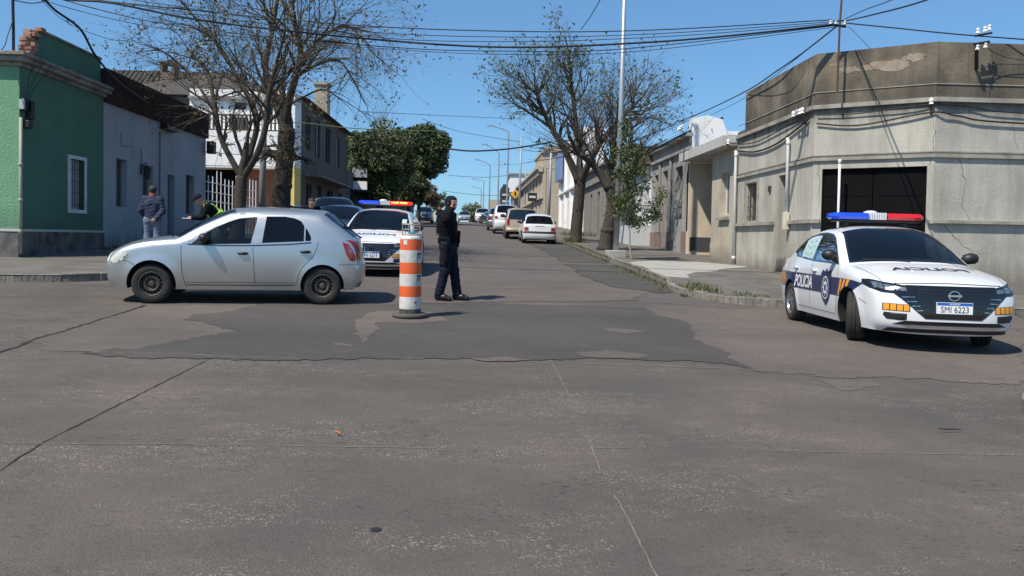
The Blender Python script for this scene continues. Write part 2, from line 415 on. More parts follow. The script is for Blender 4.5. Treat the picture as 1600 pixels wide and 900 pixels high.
strip('road_joint', [(-30, 545), (240, 553), (430, 560), (700, 562), (1180, 578)], .016, .0085, M_JOINT, .018, 5)
strip('road_joint', [(-20, 693), (300, 695), (640, 700), (1000, 701), (1640, 713)], .010, .004, M_JOINT, .006, 6, .06)
strip('road_joint', [(860, 562), (885, 610), (915, 675), (940, 740), (975, 800), (1005, 860), (1030, 910)], .009, .004, M_JOINT, .004, 8, .05)
strip('road_joint', [(1170, 578), (1300, 590), (1420, 592), (1640, 600)], .02, .006, M_JOINT, .03, 9)
strip('road_crack', [(600, 450), (760, 452), (1000, 447)], .05, .012, M_JOINT, .05, 12)
strip('road_joint', [(700, 362), (740, 363), (775, 365), (800, 367)], .4, .008, M_WARM, .05, 13, .4)
strip('road_joint', [(640, 404), (700, 403), (860, 401)], .12, .008, M_WARM, .05, 14, .3)

# pavements with kerbs
def walk(name, line, inner, km=.14, seed=1):
    poly = line + inner
    o = sheet(name, poly, km - .012, M_WALK, .6); tag(o, kind='structure')
    rnd = random.Random(seed); P = resample(line, .16, False); b = MB(); prevt = None
    for i in range(len(P) - 1):
        a = Vector(P[i]); c = Vector(P[i + 1]); d = (c - a).normalized(); nn = Vector((-d.y, d.x))
        if not in_poly(np.array([tuple((a + c) / 2 + nn * .1)]), poly)[0]: nn = -nn
        if i % 5 == 0: j0 = rnd.uniform(-.014, .014); h0 = rnd.uniform(-.010, .012)
        if i % 5 == 4: c = a + (c - a) * .97
        q = [a + nn * j0, c + nn * j0, c + nn * (.15 + j0), a + nn * (.15 + j0)]
        v = [(p.x, p.y, G(p.x, p.y) - .05) for p in q] + [(p.x - nn.x * 0, p.y, G(p.x, p.y) + km + h0) for p in q]
        b.add(v, [(0, 1, 2, 3), (4, 7, 6, 5), (0, 4, 5, 1), (1, 5, 6, 2), (2, 6, 7, 3), (3, 7, 4, 0)])
    tag(b.build('kerb', M_KERB, bevel=.012), kind='structure')
rline = [(4.25 + bend(y), y) for y in (150, 120, 100, 85, 70, 60, 50, 40, 30, 22, 17)] + smooth_line([(4.1, 16), (4.02, 15.1), (4.4, 14.3), (5.3, 13.72), (6.5, 13.45), (8, 13.4)], 4) + [(60, 13.4)]
walk('pavement', rline, [(60, 17), (30, 30), (8.6, 30), (8.6, 150)], seed=2)
lline = [(-6.6 + bend(y), y) for y in (150, 120, 100, 85, 70, 60, 50, 40, 30, 22, 17)] + smooth_line([(-6.6, 15.6), (-6.65, 14.6), (-7.2, 13.75), (-8.2, 13.35), (-10, 13.2)], 4) + [(-60, 13.2)]
walk('pavement', lline, [(-60, 17.6), (-12, 30), (-12, 150)], seed=5)
nline = [(60, 6.6), (6.4, 6.6)] + smooth_line([(5.4, 6.5), (4.75, 6.2), (4.45, 5.7), (4.42, 4.6)], 4) + [(4.42, -10)]
walk('pavement', nline, [(60, -10)], seed=7)
# overlays on the right pavement and the parking strip
tag(sheet('concrete_apron', wob(gp(*[(x, y + 3) for x, y in ((983, 413), (1026, 411), (1098, 413), (1165, 420), (1115, 428), (1088, 430), (1072, 440), (1036, 437))]), .02, .2, 3), .134, M_CONC, .4), kind='structure')
tag(sheet('cobble_strip', wob([(4.1, 16.2), (4.05, 15.2), (3.6, 15.0), (2.9, 15.6), (2.55, 17.5), (2.6, 22.3), (4.15, 22.3)], .04, .2, 4), .014, M_COB, .4), kind='structure')
tag(sheet('cobble_strip', wob([(4.15, 23.3), (2.6, 23.3), (2.5, 30), (2.3, 36), (4.15, 36)], .04, .2, 6), .014, M_COB, .4), kind='structure')
# grass and weeds along the kerb and tree pits
M_GRASS = mat('weeds', (.07, .095, .03), .9, var=.8, vscale=5, col2=(.13, .12, .05))
def weeds(spots, seed=1):
    rnd = random.Random(seed); b = MB()
    for (x, y, r, n, h) in spots:
        for _ in range(n):
            a = rnd.uniform(0, 6.28); q = r * math.sqrt(rnd.random()); px = x + q * math.cos(a); py = y + q * math.sin(a) * 1.4
            z = G(px, py) + (.13 if px > 4.15 or px < -6.6 else .01); t = rnd.uniform(0, 6.28); l = h * rnd.uniform(.4, 1.2); w_ = .008 + .01 * rnd.random()
            dx, dy = math.cos(t), math.sin(t); lean = rnd.uniform(.1, .7) * l
            b.add([(px - dy * w_, py + dx * w_, z), (px + dy * w_, py - dx * w_, z), (px + dx * lean, py + dy * lean, z + l)], [(0, 1, 2)])
    return tag(b.build('grass', M_GRASS), kind='stuff')
sp = [(4.1, y, .12, 26, .07) for y in np.arange(14.6, 22, .35)] + [(3.9, y, .35, 30, .05) for y in np.arange(15.4, 22, .8)] + [(4.15, y, .14, 30, .09) for y in np.arange(24, 37, .5)]
sp += [(4.7, 36.6, .55, 260, .28), (5.1, 30.2, .4, 60, .12), (4.5, 14.9, .4, 160, .10), (5.3, 14.3, .35, 90, .07), (4.9, 39, .6, 200, .2), (6.3, 48, 1.2, 400, .3), (4.7, 15.6, .4, 90, .08), (13.5, 14.2, .8, 150, .08)]
sp += [(-10.3, y, .08, 24, .08) for y in np.arange(20.8, 28, .5)]
weeds(sp, 3)
# little bits lying on the paving
M_LEAF = mat('dry_leaf', (.22, .12, .05), .9)
def litter(px, py, L, a, m, label, cat, nm):
    p = on_g(px, py, .02); b = MB(); c, s = math.cos(a), math.sin(a)
    pts = [(p.x + c * L * t, p.y + s * L * t + .01 * math.sin(7 * t), G(p.x + c * L * t, p.y + s * L * t) + .028) for t in (-.5, -.2, .2, .5)]
    b.tube(pts, [.004, .007, .006, .003], 5); tag(b.build(nm, m), label, cat)
litter(528, 677, .07, -.9, mat('orange_strip', (.5, .14, .04), .7), 'tiny orange scrap lying on the grey road in front of the barrel', 'litter', 'litter')
litter(1484, 672, .17, -.1, mat('twig_dark', (.04, .03, .022), .9), 'dark thin twig lying on the road at the right', 'twig', 'twig')
pm = on_g(587, 828); b = MB(); b.lathe((pm.x, pm.y, G(pm.x, pm.y) + .02), (0, 0, 1), [(.001, -.014), (.02, -.0145), (.028, -.017)], 12)
tag(b.build('gum_spot', mat('gum_black', (.012, .012, .013), .8)), 'small black round blot stuck on the road near the bottom', 'blot')
# ================================================================== BUILDINGS
def wall(fr, u0, u1, z0, z1, ops=(), name='wall', m=None, parent=None, th=.35, n=0.0, split=1.2):
    """a wall slab with real openings; ops: (u0,u1,z0,z1,depth)"""
    b = MB(); us = sorted({u0, u1, *[v for o in ops for v in o[:2]]}); zs = sorted({z0, z1, *[v for o in ops for v in o[2:4]]})
    us = [u for u in us if u0 <= u <= u1]; zs = [z for z in zs if z0 <= z <= z1]
    for i in range(len(us) - 1):
        for j in range(len(zs) - 1):
            cu = (us[i] + us[i + 1]) / 2; cz = (zs[j] + zs[j + 1]) / 2
            if any(o[0] < cu < o[1] and o[2] < cz < o[3] for o in ops): continue
            b.quad(fr(us[i], n, zs[j]), fr(us[i + 1], n, zs[j]), fr(us[i + 1], n, zs[j + 1]), fr(us[i], n, zs[j + 1]))
    for (a, c, e, f, *_) in ops:
        k = n - th
        b.quad(fr(a, n, e), fr(a, k, e), fr(a, k, f), fr(a, n, f)); b.quad(fr(c, n, e), fr(c, n, f), fr(c, k, f), fr(c, k, e))
        b.quad(fr(a, n, f), fr(a, k, f), fr(c, k, f), fr(c, n, f)); b.quad(fr(a, n, e), fr(c, n, e), fr(c, k, e), fr(a, k, e))
    b.quad(fr(u0, n, z1), fr(u1, n, z1), fr(u1, n - th, z1), fr(u0, n - th, z1))
    b.quad(fr(u0, n, z0), fr(u0, n, z1), fr(u0, n - th, z1), fr(u0, n - th, z0)); b.quad(fr(u1, n, z0), fr(u1, n - th, z0), fr(u1, n - th, z1), fr(u1, n, z1))
    return b.build(name, m, parent, fixn=False)
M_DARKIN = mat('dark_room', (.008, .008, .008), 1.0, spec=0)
def opening_window(fr, o, parent, mf, fw=.05, nrec=.18, grille=None, shutter=None, name='window', rail=True, gl=None):
    """frame + pane (+ grille) set back in the opening"""
    a, c, e, f = o[:4]; b = MB(); k0, k1 = -nrec - .05, -nrec
    b.obox(fr, a, a + fw, k0, k1, e, f); b.obox(fr, c - fw, c, k0, k1, e, f); b.obox(fr, a + fw, c - fw, k0, k1, f - fw, f); b.obox(fr, a + fw, c - fw, k0, k1, e, e + fw)
    if rail: b.obox(fr, (a + c) / 2 - .02, (a + c) / 2 + .02, k0, k1, e + fw, f - fw)
    w_ = b.build(name, mf, parent)
    p = MB(); p.obox(fr, a + fw, c - fw, k0 - .02, k0 + .01, e + fw, f - fw)
    if shutter:
        p.build('shutter', shutter, w_)
        s = MB(); z = e + fw + .02
        while z < f - fw: s.obox(fr, a + fw + .01, c - fw - .01, k0 + .012, k0 + .03, z, z + .028); z += .05
        s.build('slats', shutter, w_)
    else: p.build('pane', gl or glass('window_glass', (.02, .025, .03), .92, .05), w_)
    if grille:
        g = MB(); nn = -.03
        for t in np.arange(a + .06, c, .115): g.tube([fr(t, nn, e), fr(t, nn, f)], .008, 5)
        for z in np.arange(e + .12, f, .30): g.tube([fr(a, nn, z), fr(c, nn, z)], .008, 5)
        g.build('grille', grille, w_)
    return w_
def door(fr, o, parent, m, nrec=.2, handle=True, panels=True, name='door'):
    a, c, e, f = o[:4]; b = MB(); b.obox(fr, a, c, -nrec - .06, -nrec, e, f)
    if panels:
        mu = (a + c) / 2
        for (p, q) in ((a + .08, mu - .04), (mu + .04, c - .08)):
            for (r, s) in ((e + .12, e + .8), (e + .95, f - .15)): b.obox(fr, p, q, -nrec, -nrec + .018, r, s)
    d = b.build(name, m, parent)
    if handle:
        h = MB(); h.tube([fr(a + .09, -nrec + .05, e + 1.0), fr(a + .19, -nrec + .05, e + 1.0)], .012, 6); h.build('handle', mat('steel_dull', (.4, .4, .4), .4, 1.0), d)
    return d
def mass(fr, u0, u1, n0, n1, z0, z1, name, m, parent):
    b = MB(); b.obox(fr, u0, u1, n0, n1, z0, z1); return b.build(name, m, parent)

# ---------------------------------------------------------------- left side of the street
FL = frame((-10.4, 0), (0, 1), (1, 0)); FLF = frame((0, 17.1), (1, 0), (0, -1))   # street wall / wall facing the crossing
M_GREEN = mat('green_plaster_shaded', (.075, .175, .118), .85, var=.5, vscale=1.2, col2=(.055, .115, .098), bump=.25, bscale=30, streak=.12)  # house green darkened for the street side, its shade is in the colour
M_GREENR_LIT = mat('green_roughcast_lit', (.17, .36, .21), .9, var=.3, vscale=2, bump=1.0, bscale=22, streak=.1, fine=.25, fscale=30)  # same house green lightened for the sunlit front, sunlight is in the colour
M_STONE = mat('slate_cladding', (.17, .16, .15), .7, var=1.0, vscale=3.2, col2=(.035, .035, .038), fine=.3, bump=.4, bscale=8, streak=.8, streak_col=(.04, .04, .042))
M_CORN = mat('old_cornice', (.28, .26, .23), .9, var=.8, vscale=3, col2=(.06, .055, .05), bump=.6, bscale=18)
M_BRICKR = mat('broken_brick', (.33, .12, .07), .95, var=.8, vscale=9, col2=(.35, .29, .24), bump=1.0, bscale=15)
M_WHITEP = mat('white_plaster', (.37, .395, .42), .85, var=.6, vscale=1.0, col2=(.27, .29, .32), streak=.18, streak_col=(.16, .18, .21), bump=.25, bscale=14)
M_RUST = mat('rusty_sheet', (.050, .022, .016), .9, var=.8, vscale=2, col2=(.018, .010, .009), streak=.6, streak_col=(.07, .03, .02))
M_LINE = mat('pale_trim', (.45, .47, .42), .8)
M_BLACK = mat('black_metal', (.015, .015, .016), .5)
M_WTRIM = mat('white_trim', (.62, .63, .64), .7, var=.3)
L1 = tag(empty('corner_house', (-10.4, 17.1, G(-10.4, 17.1))), 'green corner house with a stone base and broken brick at its parapet end', 'house')
op = (19.12, 19.80, 2.08, 3.36)
wall(FL, 17.1, 20.78, 0.3, 5.25, [op], 'wall', M_GREEN, L1)
wall(FLF, -24, -10.41, 0.3, 5.25, [(-13.6, -12.6, 2.0, 3.4)], 'wall', M_GREENR_LIT, L1, n=.002)
mass(FL, 17.5, 20.78, -11, -.36, .3, 5.2, 'house_body', M_GREEN, L1)
b = MB(); b.obox(FL, 17.06, 20.78, .0, .035, .2, 1.50); b.obox(FLF, -24, -10.36, .0, .04, .2, 1.50); b.build('stone_base', M_STONE, L1)
b = MB(); b.obox(FL, 17.05, 20.78, .0, .05, 1.50, 1.56); b.obox(FLF, -24, -10.35, .0, .055, 1.50, 1.56); b.build('base_line', M_LINE, L1)
b = MB()
for (z0, z1, p) in ((5.20, 5.29, .08), (5.29, 5.40, .19), (5.40, 5.46, .25), (5.46, 5.50, .21)):
    b.obox(FL, 17.1 - p, 20.86, -.3, p, z0, z1); b.obox(FLF, -24, -10.4 + p - .004, -.3, p - .003, z0 + .001, z1 - .001)
b.build('cornice', M_CORN, L1, bevel=.015)
w_ = opening_window(FL, op, L1, M_WTRIM, grille=M_BLACK, nrec=.14, gl=mat('pale_curtain', (.40, .44, .50), .8, var=.3))
b = MB(); a_, c_, e_, f_ = op
for q in ((a_ - .09, a_, e_ - .09, f_ + .09), (c_, c_ + .09, e_ - .09, f_ + .09), (a_, c_, f_, f_ + .09), (a_, c_, e_ - .09, e_)): b.obox(FL, q[0], q[1], -.02, .03, q[2], q[3])
b.build('surround', M_WTRIM, w_)
# parapet, stepped broken brick at its end
b = MB(); b.prism([(17.75, 5.48), (20.78, 5.48), (20.78, 6.22), (18.05, 6.22), (17.95, 6.02), (17.85, 5.95), (17.80, 5.7)], FL, -.30, -.08); b.build('parapet', M_GREEN, L1)
b = MB(); b.obox(FL, 18.05, 20.78, -.34, -.04, 6.22, 6.27); b.build('coping', M_CORN, L1)
b = MB(); rnd = random.Random(4)
for k in range(26):
    t = k / 26; u = 17.52 + .5 * t + rnd.uniform(-.05, .05); z = 5.5 + .75 * t + rnd.uniform(-.05, .05); q = rnd.uniform(-.30, -.06)
    b.obox(FL, u - .09, u + .10, q - .10, q + .07, z - .05, z + .045)
b.build('broken_bricks', M_BRICKR, L1, bevel=.01)
b = MB(); b.tube([FL(17.03, .07, 1.0), FL(17.03, .07, 4.05)], .035, 8)
for z in (1.5, 2.2, 3.0): b.lathe(FL(17.03, .07, z), (0, 0, 1), [(.036, -.04), (.05, -.03), (.05, .03), (.036, .04)], 8)
b.build('downpipe', mat('pipe_paint', (.30, .34, .27), .6, var=.6, vscale=4, col2=(.35, .24, .16)), L1, smooth=True)
b = MB(); b.obox(FL, 17.12, 17.28, .0, .09, 4.22, 4.5); b.obox(FL, 17.3, 17.42, .0, .16, 4.05, 4.48); b.obox(FL, 17.18, 17.36, .02, .16, 3.84, 4.02); b.build('meter_box', M_BLACK, L1, bevel=.02)
b = MB(); b.obox(FL, 17.07, 17.13, .0, .11, 4.24, 4.46); b.build('meter_face', mat('grey_plastic', (.4, .42, .42), .5), L1, bevel=.01)
b = MB(); rnd = random.Random(2)
for k in range(3):
    p = [Vector(FL(17.10 + .03 * k, .08 + .03 * k, 4.3)), Vector(FL(17.2 + .1 * k, .10, 4.7)), Vector(FL(17.25 + .2 * k, .12, 5.0)), Vector(FL(17.12 + .3 * k, .34, 5.38))]; b.tube(smooth_line(p, 4), .009, 4)
b.build('service_cable', M_BLACK, L1)

L2 = tag(empty('row_house', (-10.4, 20.8, G(-10.4, 20.8))), 'low white plastered house with a rusty dark sheet parapet beside the green corner house', 'house')
o1 = (21.5, 22.15, 2.25, 3.62); o2 = (23.15, 23.85, 1.15, 3.60); o3 = (24.95, 25.5, 1.2, 3.45); o4 = (26.45, 27.2, 2.2, 3.58)
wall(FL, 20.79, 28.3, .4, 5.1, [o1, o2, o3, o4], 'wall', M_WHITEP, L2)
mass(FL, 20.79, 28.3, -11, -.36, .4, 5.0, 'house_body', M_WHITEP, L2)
M_LOUV = mat('grey_louvre', (.10, .105, .115), .6); M_GDOOR = mat('grey_door', (.085, .095, .11), .6, var=.3); M_WDOOR = mat('weathered_door', (.10, .085, .07), .75, var=.5, streak=.4)
opening_window(FL, o1, L2, M_LOUV, shutter=M_LOUV, rail=False); door(FL, o2, L2, M_WDOOR); door(FL, o3, L2, M_GDOOR); opening_window(FL, o4, L2, M_LOUV, shutter=M_LOUV, rail=False)
b = MB(); n = 60
for i in range(n):                                                     # corrugated parapet sheet
    u0 = 20.8 + 7.5 * i / n; u1 = u0 + 7.5 / n; um = (u0 + u1) / 2
    b.quad(FL(u0, .10, 5.08), FL(um, .13, 5.08), FL(um, .13, 5.98), FL(u0, .10, 5.98)); b.quad(FL(um, .13, 5.08), FL(u1, .10, 5.08), FL(u1, .10, 5.98), FL(um, .13, 5.98))
b.obox(FL, 20.8, 28.3, -.15, .10, 5.08, 6.0); b.build('parapet', M_RUST, L2, fixn=False)
b = MB(); b.obox(FL, 24.3, 25.2, 0, .30, 4.86, 4.93); b.obox(FL, 24.35, 24.42, 0, .24, 4.93, 5.06); b.build('bracket', M_BLACK, L2)
b = MB(); b.tube([FL(24.28, .03, 1.3), FL(24.28, .03, 4.9)], .018, 6); b.build('wall_cable', mat('cable_grey', (.12, .13, .15), .7), L2); b = MB(); b.tube([FL(21.72, .02, 4.35), FL(21.75, .02, 4.0), FL(22.3, .02, 4.05)], .008, 5); b.build('wall_cable', mat('cable_grey', (.12, .13, .15), .7), L2)
lp = MB(); lp.obox(FL, 22.98, 23.02, 0, .05, 3.3, 3.6); lp.tube([FL(23, .03, 3.55), FL(23, .16, 3.66), FL(23, .2, 3.5)], .012, 6)
lp.lathe(FL(23, .2, 3.14), (0, 0, 1), [(.03, 0), (.07, .05), (.10, .28), (.12, .30), (.02, .38)], 8); lp.tube([FL(23, .02, 3.6), FL(23, .02, 4.1)], .008, 5)
ln = lp.build('wall_lantern', M_BLACK, L2)
b = MB(); b.tube([FL(28.1, .1, 4.75), FL(28.1, .45, 4.75)], .03, 6); b.obox(FL, 27.95, 28.25, .15, .4, 4.5, 4.95); b.build('wall_spotlight', M_BLACK, L2)

# house with slate roof behind, two-storey white house, fence
M_SLATE = mat('slate_roof', (.085, .08, .078), .85, var=.4, vscale=3, bump=.7, bscale=9, fine=.6, fscale=14)
def roof_mat():
    m = M_SLATE; t = m.node_tree; return m
L5 = tag(empty('slate_house', (-19, 50, G(-19, 50))), 'house with a grey tiled roof and brick chimney showing over the dark parapet', 'house')
FH = frame((0, 48), (1, 0), (0, -1))
mass(FH, -30, -17, -9, 0, 1.0, 8.8, 'wall', M_WHITEP, L5)
b = MB()
b.add([(-31, 47.4, 8.6), (-16.4, 47.4, 8.6), (-16.4, 52.0, 12.6), (-31, 52.0, 12.6), (-31, 56.6, 8.6), (-16.4, 56.6, 8.6)], [(0, 1, 2, 3), (3, 2, 5, 4)])
for i in range(22):                                                    # tile courses
    t = i / 22; y = 47.4 + 4.6 * t; z = 8.6 + 4.0 * t
    b.box(-31, -16.4, y, y + .16, z + .01, z + .09)
for i in range(44): x = -30.9 + i * .33; b.add([(x, 47.4, 8.64), (x + .08, 47.4, 8.72), (x + .08, 52, 12.72), (x, 52, 12.64)], [(0, 1, 2, 3)])
b.build('roof', M_SLATE, L5)
b = MB(); cx = on_y(264, 150, 46.5).x; b.box(cx - .42, cx + .42, 46.2, 47.0, 7.4, 11.3)
for (a, c) in ((cx - .43, cx - .28), (cx + .28, cx + .43)): b.box(a, c, 46.2, 47.0, 11.3, 11.85)
b.box(cx - .48, cx + .48, 46.14, 47.06, 11.85, 11.97)
b.build('chimney', mat('chimney_brick', (.26, .19, .14), .95, var=.8, vscale=5, col2=(.14, .10, .08), fine=.6, fscale=25, bump=.7), L5)

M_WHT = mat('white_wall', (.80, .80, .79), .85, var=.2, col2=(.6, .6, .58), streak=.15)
def brick_mat(name, c1, c2, mortar, scale=1.0):
    m = bpy.data.materials.new(name); m.use_nodes = True; t = m.node_tree; b = t.nodes['Principled BSDF']; tc = _n(t, 'ShaderNodeTexCoord')
    sx = _n(t, 'ShaderNodeSeparateXYZ'); t.links.new(tc.outputs['Object'], sx.inputs[0]); ad = _n(t, 'ShaderNodeMath', operation='ADD'); t.links.new(sx.outputs[0], ad.inputs[0]); t.links.new(sx.outputs[1], ad.inputs[1])
    cb = _n(t, 'ShaderNodeCombineXYZ'); t.links.new(ad.outputs[0], cb.inputs[0]); t.links.new(sx.outputs[2], cb.inputs[1])
    br = _n(t, 'ShaderNodeTexBrick'); br.inputs['Scale'].default_value = 4 * scale; br.inputs['Color1'].default_value = (*c1, 1); br.inputs['Color2'].default_value = (*c2, 1); br.inputs['Mortar'].default_value = (*mortar, 1)
    br.inputs['Mortar Size'].default_value = .02; t.links.new(cb.outputs[0], br.inputs['Vector']); t.links.new(br.outputs[0], b.inputs['Base Color']); b.inputs['Roughness'].default_value = .9; return m
M_BRICK = brick_mat('red_brick', (.26, .085, .045), (.34, .13, .07), (.30, .24, .2))
M_YEL = mat('yellow_paint', (.75, .58, .17), .8, var=.3, streak=.2)
L3 = tag(empty('white_house', (-13, 42, G(-13, 42))), 'white two storey house with a balcony rail over a brick ground floor behind bare trees', 'house')
FW = frame((0, 42), (1, 0), (0, -1)); xw = lambda px: on_y(px, 200, 42).x
wz = lambda py: on_y(400, py, 42).z
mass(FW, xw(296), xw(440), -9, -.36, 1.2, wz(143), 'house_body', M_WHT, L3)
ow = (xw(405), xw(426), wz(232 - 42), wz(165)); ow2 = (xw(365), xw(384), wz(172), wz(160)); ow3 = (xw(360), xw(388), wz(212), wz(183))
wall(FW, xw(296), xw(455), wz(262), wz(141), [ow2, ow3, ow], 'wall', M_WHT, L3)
for o_ in (ow2, ow3, ow): opening_window(FW, o_, L3, M_LOUV)
wall(FW, xw(384), xw(455), 1.2, wz(262), [], 'brick_wall', M_BRICK, L3)
mass(FW, xw(296), xw(384), -.36, -.30, 1.2, wz(262), 'garage_shade_slab', M_DARKIN, L3)  # flat near-black slab, shade of the open garage put into its colour
b = MB(); b.obox(FW, xw(296), xw(455), -.3, 1.1, wz(262) - .12, wz(262) - .03); b.build('floor_slab', M_WHT, L3)
wall(FW, xw(455), xw(469), 1.2, wz(262), [], 'yellow_wall', M_YEL, L3, n=1.16, th=1.4); wall(FW, xw(455), xw(469), wz(262), wz(150), [], 'wall', M_WHT, L3, n=1.162, th=1.4)
b = MB(); b.obox(FW, xw(296), xw(470), -.3, .25, wz(157), wz(153)); b.build('eave_band', mat('grey_band', (.25, .25, .25), .8), L3)
b = MB(); z0, z1 = wz(209), wz(184)
b.obox(FW, xw(318), xw(455), 1.02, 1.10, z1 - .08, z1); b.obox(FW, xw(318), xw(455), 1.02, 1.10, z0, z0 + .08); u = xw(318)
while u < xw(455): b.obox(FW, u, u + .10, 1.03, 1.09, z0, z1); u += .22
b.build('balcony_rail', mat('dark_wood_rail', (.07, .05, .042), .8), L3)
b = MB(); b.obox(FW, xw(300), xw(455), -.3, 1.12, wz(262) - .02, z0 - .001); b.build('balcony', M_WHT, L3)
F1 = tag(empty('garden_fence', (-10.4, 28.4, G(-10.4, 28.4))), 'white tubular fence with stepped bars beside the white plastered house', 'fence')
b = MB(); rnd = random.Random(8); u = 28.4
while u < 34.9:
    zt = 3.75 + (.25 if int((u - 28.4) / 1.1) % 2 else 0); b.tube([FL(u, -.1, 1.1), FL(u, -.1, zt)], .022, 6); u += .46
b.build('posts', mat('white_tube', (.75, .76, .76), .5), F1)
b = MB()
for z in np.arange(1.7, 3.6, .36): b.tube([FL(28.4, -.1, z), FL(34.8, -.1, z)], .016, 5)
b.build('rails', mat('white_tube', (.75, .76, .76), .5), F1)
mass(FL, 28.31, 34.9, -.2, 0, .8, 1.55, 'base_wall', M_WHT, F1)
W1 = tag(empty('garden_wall', (-10.4, 35, G(-10.4, 35))), 'low red brick garden wall between the white fence and the grey two storey house', 'wall')
mass(FL, 35, 42, -.2, 0, .9, 2.6, 'wall_face', M_BRICK, W1)

M_GREYH = mat('grey_house_plaster', (.11, .105, .095), .9, var=.5, vscale=1.0, streak=.5, bump=.2)
L4 = tag(empty('grey_house', (-10.4, 42.6, G(-10.4, 42.6))), 'grey two storey house with a dark roof, pale chimney and ledge over its doors', 'house')
ops = [(44, 45.2, 6.6, 8.6), (46.4, 47.8, 6.4, 8.7), (49.5, 51, 6.4, 8.7), (53, 54.3, 6.4, 8.6), (44.2, 45.6, 2.6, 4.6), (47, 48.4, 1.7, 4.7), (50, 52, 2.4, 4.6), (54, 55.3, 1.9, 4.6)]
wall(FL, 42.6, 57.6, 1.0, 9.3, ops, 'wall', M_GREYH, L4); mass(FL, 42.62, 57.6, -11, -.36, 1, 9.2, 'house_body', M_GREYH, L4)
for i, o_ in enumerate(ops): (door(FL, o_, L4, M_WDOOR, handle=False) if i in (5, 7) else opening_window(FL, o_, L4, M_WTRIM if i % 2 else M_LOUV))
b = MB(); b.add([FL(42.2, .5, 9.25), FL(58, .5, 9.25), FL(57, -5.5, 11.1), FL(45, -5.5, 11.1), FL(42.2, -11.5, 9.25), FL(58, -11.5, 9.25)], [(0, 1, 2, 3), (3, 2, 5, 4), (0, 3, 4), (1, 5, 2), (0, 4, 5, 1)]); b.build('roof', mat('dark_tiles', (.07, .062, .058), .9, var=.5, bump=.6, bscale=12), L4)
b = MB(); b.obox(FL, 53.2, 54.2, -1.6, -.7, 9.2, 12.2); b.obox(FL, 53.1, 54.3, -1.7, -.6, 12.2, 12.4); b.build('chimney', mat('pale_chimney', (.42, .36, .29), .9, var=.4), L4)
b = MB(); b.prism([(0, 5.35), (0, 5.0), (1.0, 4.95), (1.0, 5.05)], lambda u, n, z: (-10.4 + u, n, z), 44, 54.5); b.build('ledge', M_CORN, L4)
L6 = tag(empty('low_shop', (-10.4, 57.7, G(-10.4, 57.7))), 'low dark grey shop building past the grey two storey house', 'shop')
ops = [(59, 61, 2.3, 4.9), (62.5, 65, 2.4, 4.9)]; wall(FL, 57.7, 68, 1.5, 6.6, ops, 'wall', mat('dark_grey_plaster', (.13, .13, .13), .9, var=.5), L6); mass(FL, 57.7, 68, -9, -.36, 1.5, 6.5, 'house_body', M_GREYH, L6)
for o_ in ops: opening_window(FL, o_, L6, M_LOUV)
b = MB(); b.obox(FL, 58.5, 66, 0, 1.4, 5.0, 5.15); b.build('awning', M_BLACK, L6)
q = on_y(559, 265, 60); S1 = tag(empty('shop_sign', (q.x, 60, G(q.x, 60))), 'grey and white boxed sign hanging out from the low shop past the grey house', 'sign')
z = lambda py: on_y(559, py, 60).z
b = MB(); b.box(q.x - .45, q.x + .75, 60, 60.2, z(277), z(262)); b.build('upper_panel', mat('grey_sign', (.33, .34, .36), .6), S1); b = MB(); b.box(q.x - .35, q.x + .75, 60, 60.2, z(296), z(283)); b.build('lower_panel', M_WHT, S1)
b = MB(); b.tube([(q.x + .1, 60.25, G(q.x, 60)), (q.x + .1, 60.25, z(262))], .05, 6); b.build('post', M_BLACK, S1)
q = on_y(571, 265, 66); S2 = tag(empty('sign_totem', (q.x, 66, G(q.x, 66))), 'tall narrow pale yellow totem panel in front of the round evergreens', 'sign')
z = lambda py: on_y(571, py, 66).z
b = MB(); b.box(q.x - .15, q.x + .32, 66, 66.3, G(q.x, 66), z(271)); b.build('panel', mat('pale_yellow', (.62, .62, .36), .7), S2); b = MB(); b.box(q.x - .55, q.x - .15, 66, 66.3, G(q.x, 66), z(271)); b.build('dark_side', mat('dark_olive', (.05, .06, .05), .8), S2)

# ---------------------------------------------------------------- right side of the street
FR = frame((8.05, 0), (0, 1), (-1, 0))
PA = Vector((8.05, 17.75)); PB = Vector((10.2, 16.38)); dch = (PB - PA); LCH = dch.length; nch = Vector((dch.y, -dch.x)).normalized()
if nch.y > 0: nch = -nch
FC = frame(PA, dch, nch); FF = frame((10.2, 16.38), (1, 0), (0, -1))
M_CEM = mat('bare_cement', (.50, .47, .405), .92, var=.9, vscale=.8, col2=(.34, .32, .275), streak=.6, streak_col=(.19, .175, .15), fine=.25, fscale=60, bump=.35, bscale=18)
M_MOULD = mat('mouldy_parapet', (.245, .205, .150), .95, var=1.0, vscale=1.0, col2=(.060, .050, .040), streak=.8, streak_col=(.040, .035, .030), fine=.4, fscale=40, bump=.5, bscale=16)
M_TRIMC = mat('cement_moulding', (.37, .345, .29), .92, var=.6, vscale=2, col2=(.10, .09, .08), streak=.4)
R1 = tag(empty('corner_building', (8.05, 17.75, G(8.05, 17.75))), 'bare grey cement corner building with a black stained parapet and wide dark garage door', 'building')
wo = (21.42, 22.25, 2.20, 3.32); do = (19.22, 19.85, .75, 3.38); go = (.20, 2.42, .62, 3.36)
wall(FR, 17.75, 23.2, 0, 4.80, [wo, do], 'wall', M_CEM, R1); wall(FC, 0, LCH, 0, 4.80, [go], 'wall', M_CEM, R1); wall(FF, 0, 30, 0, 4.80, [(5.5, 6.6, 2.2, 3.4)], 'wall', M_CEM, R1)
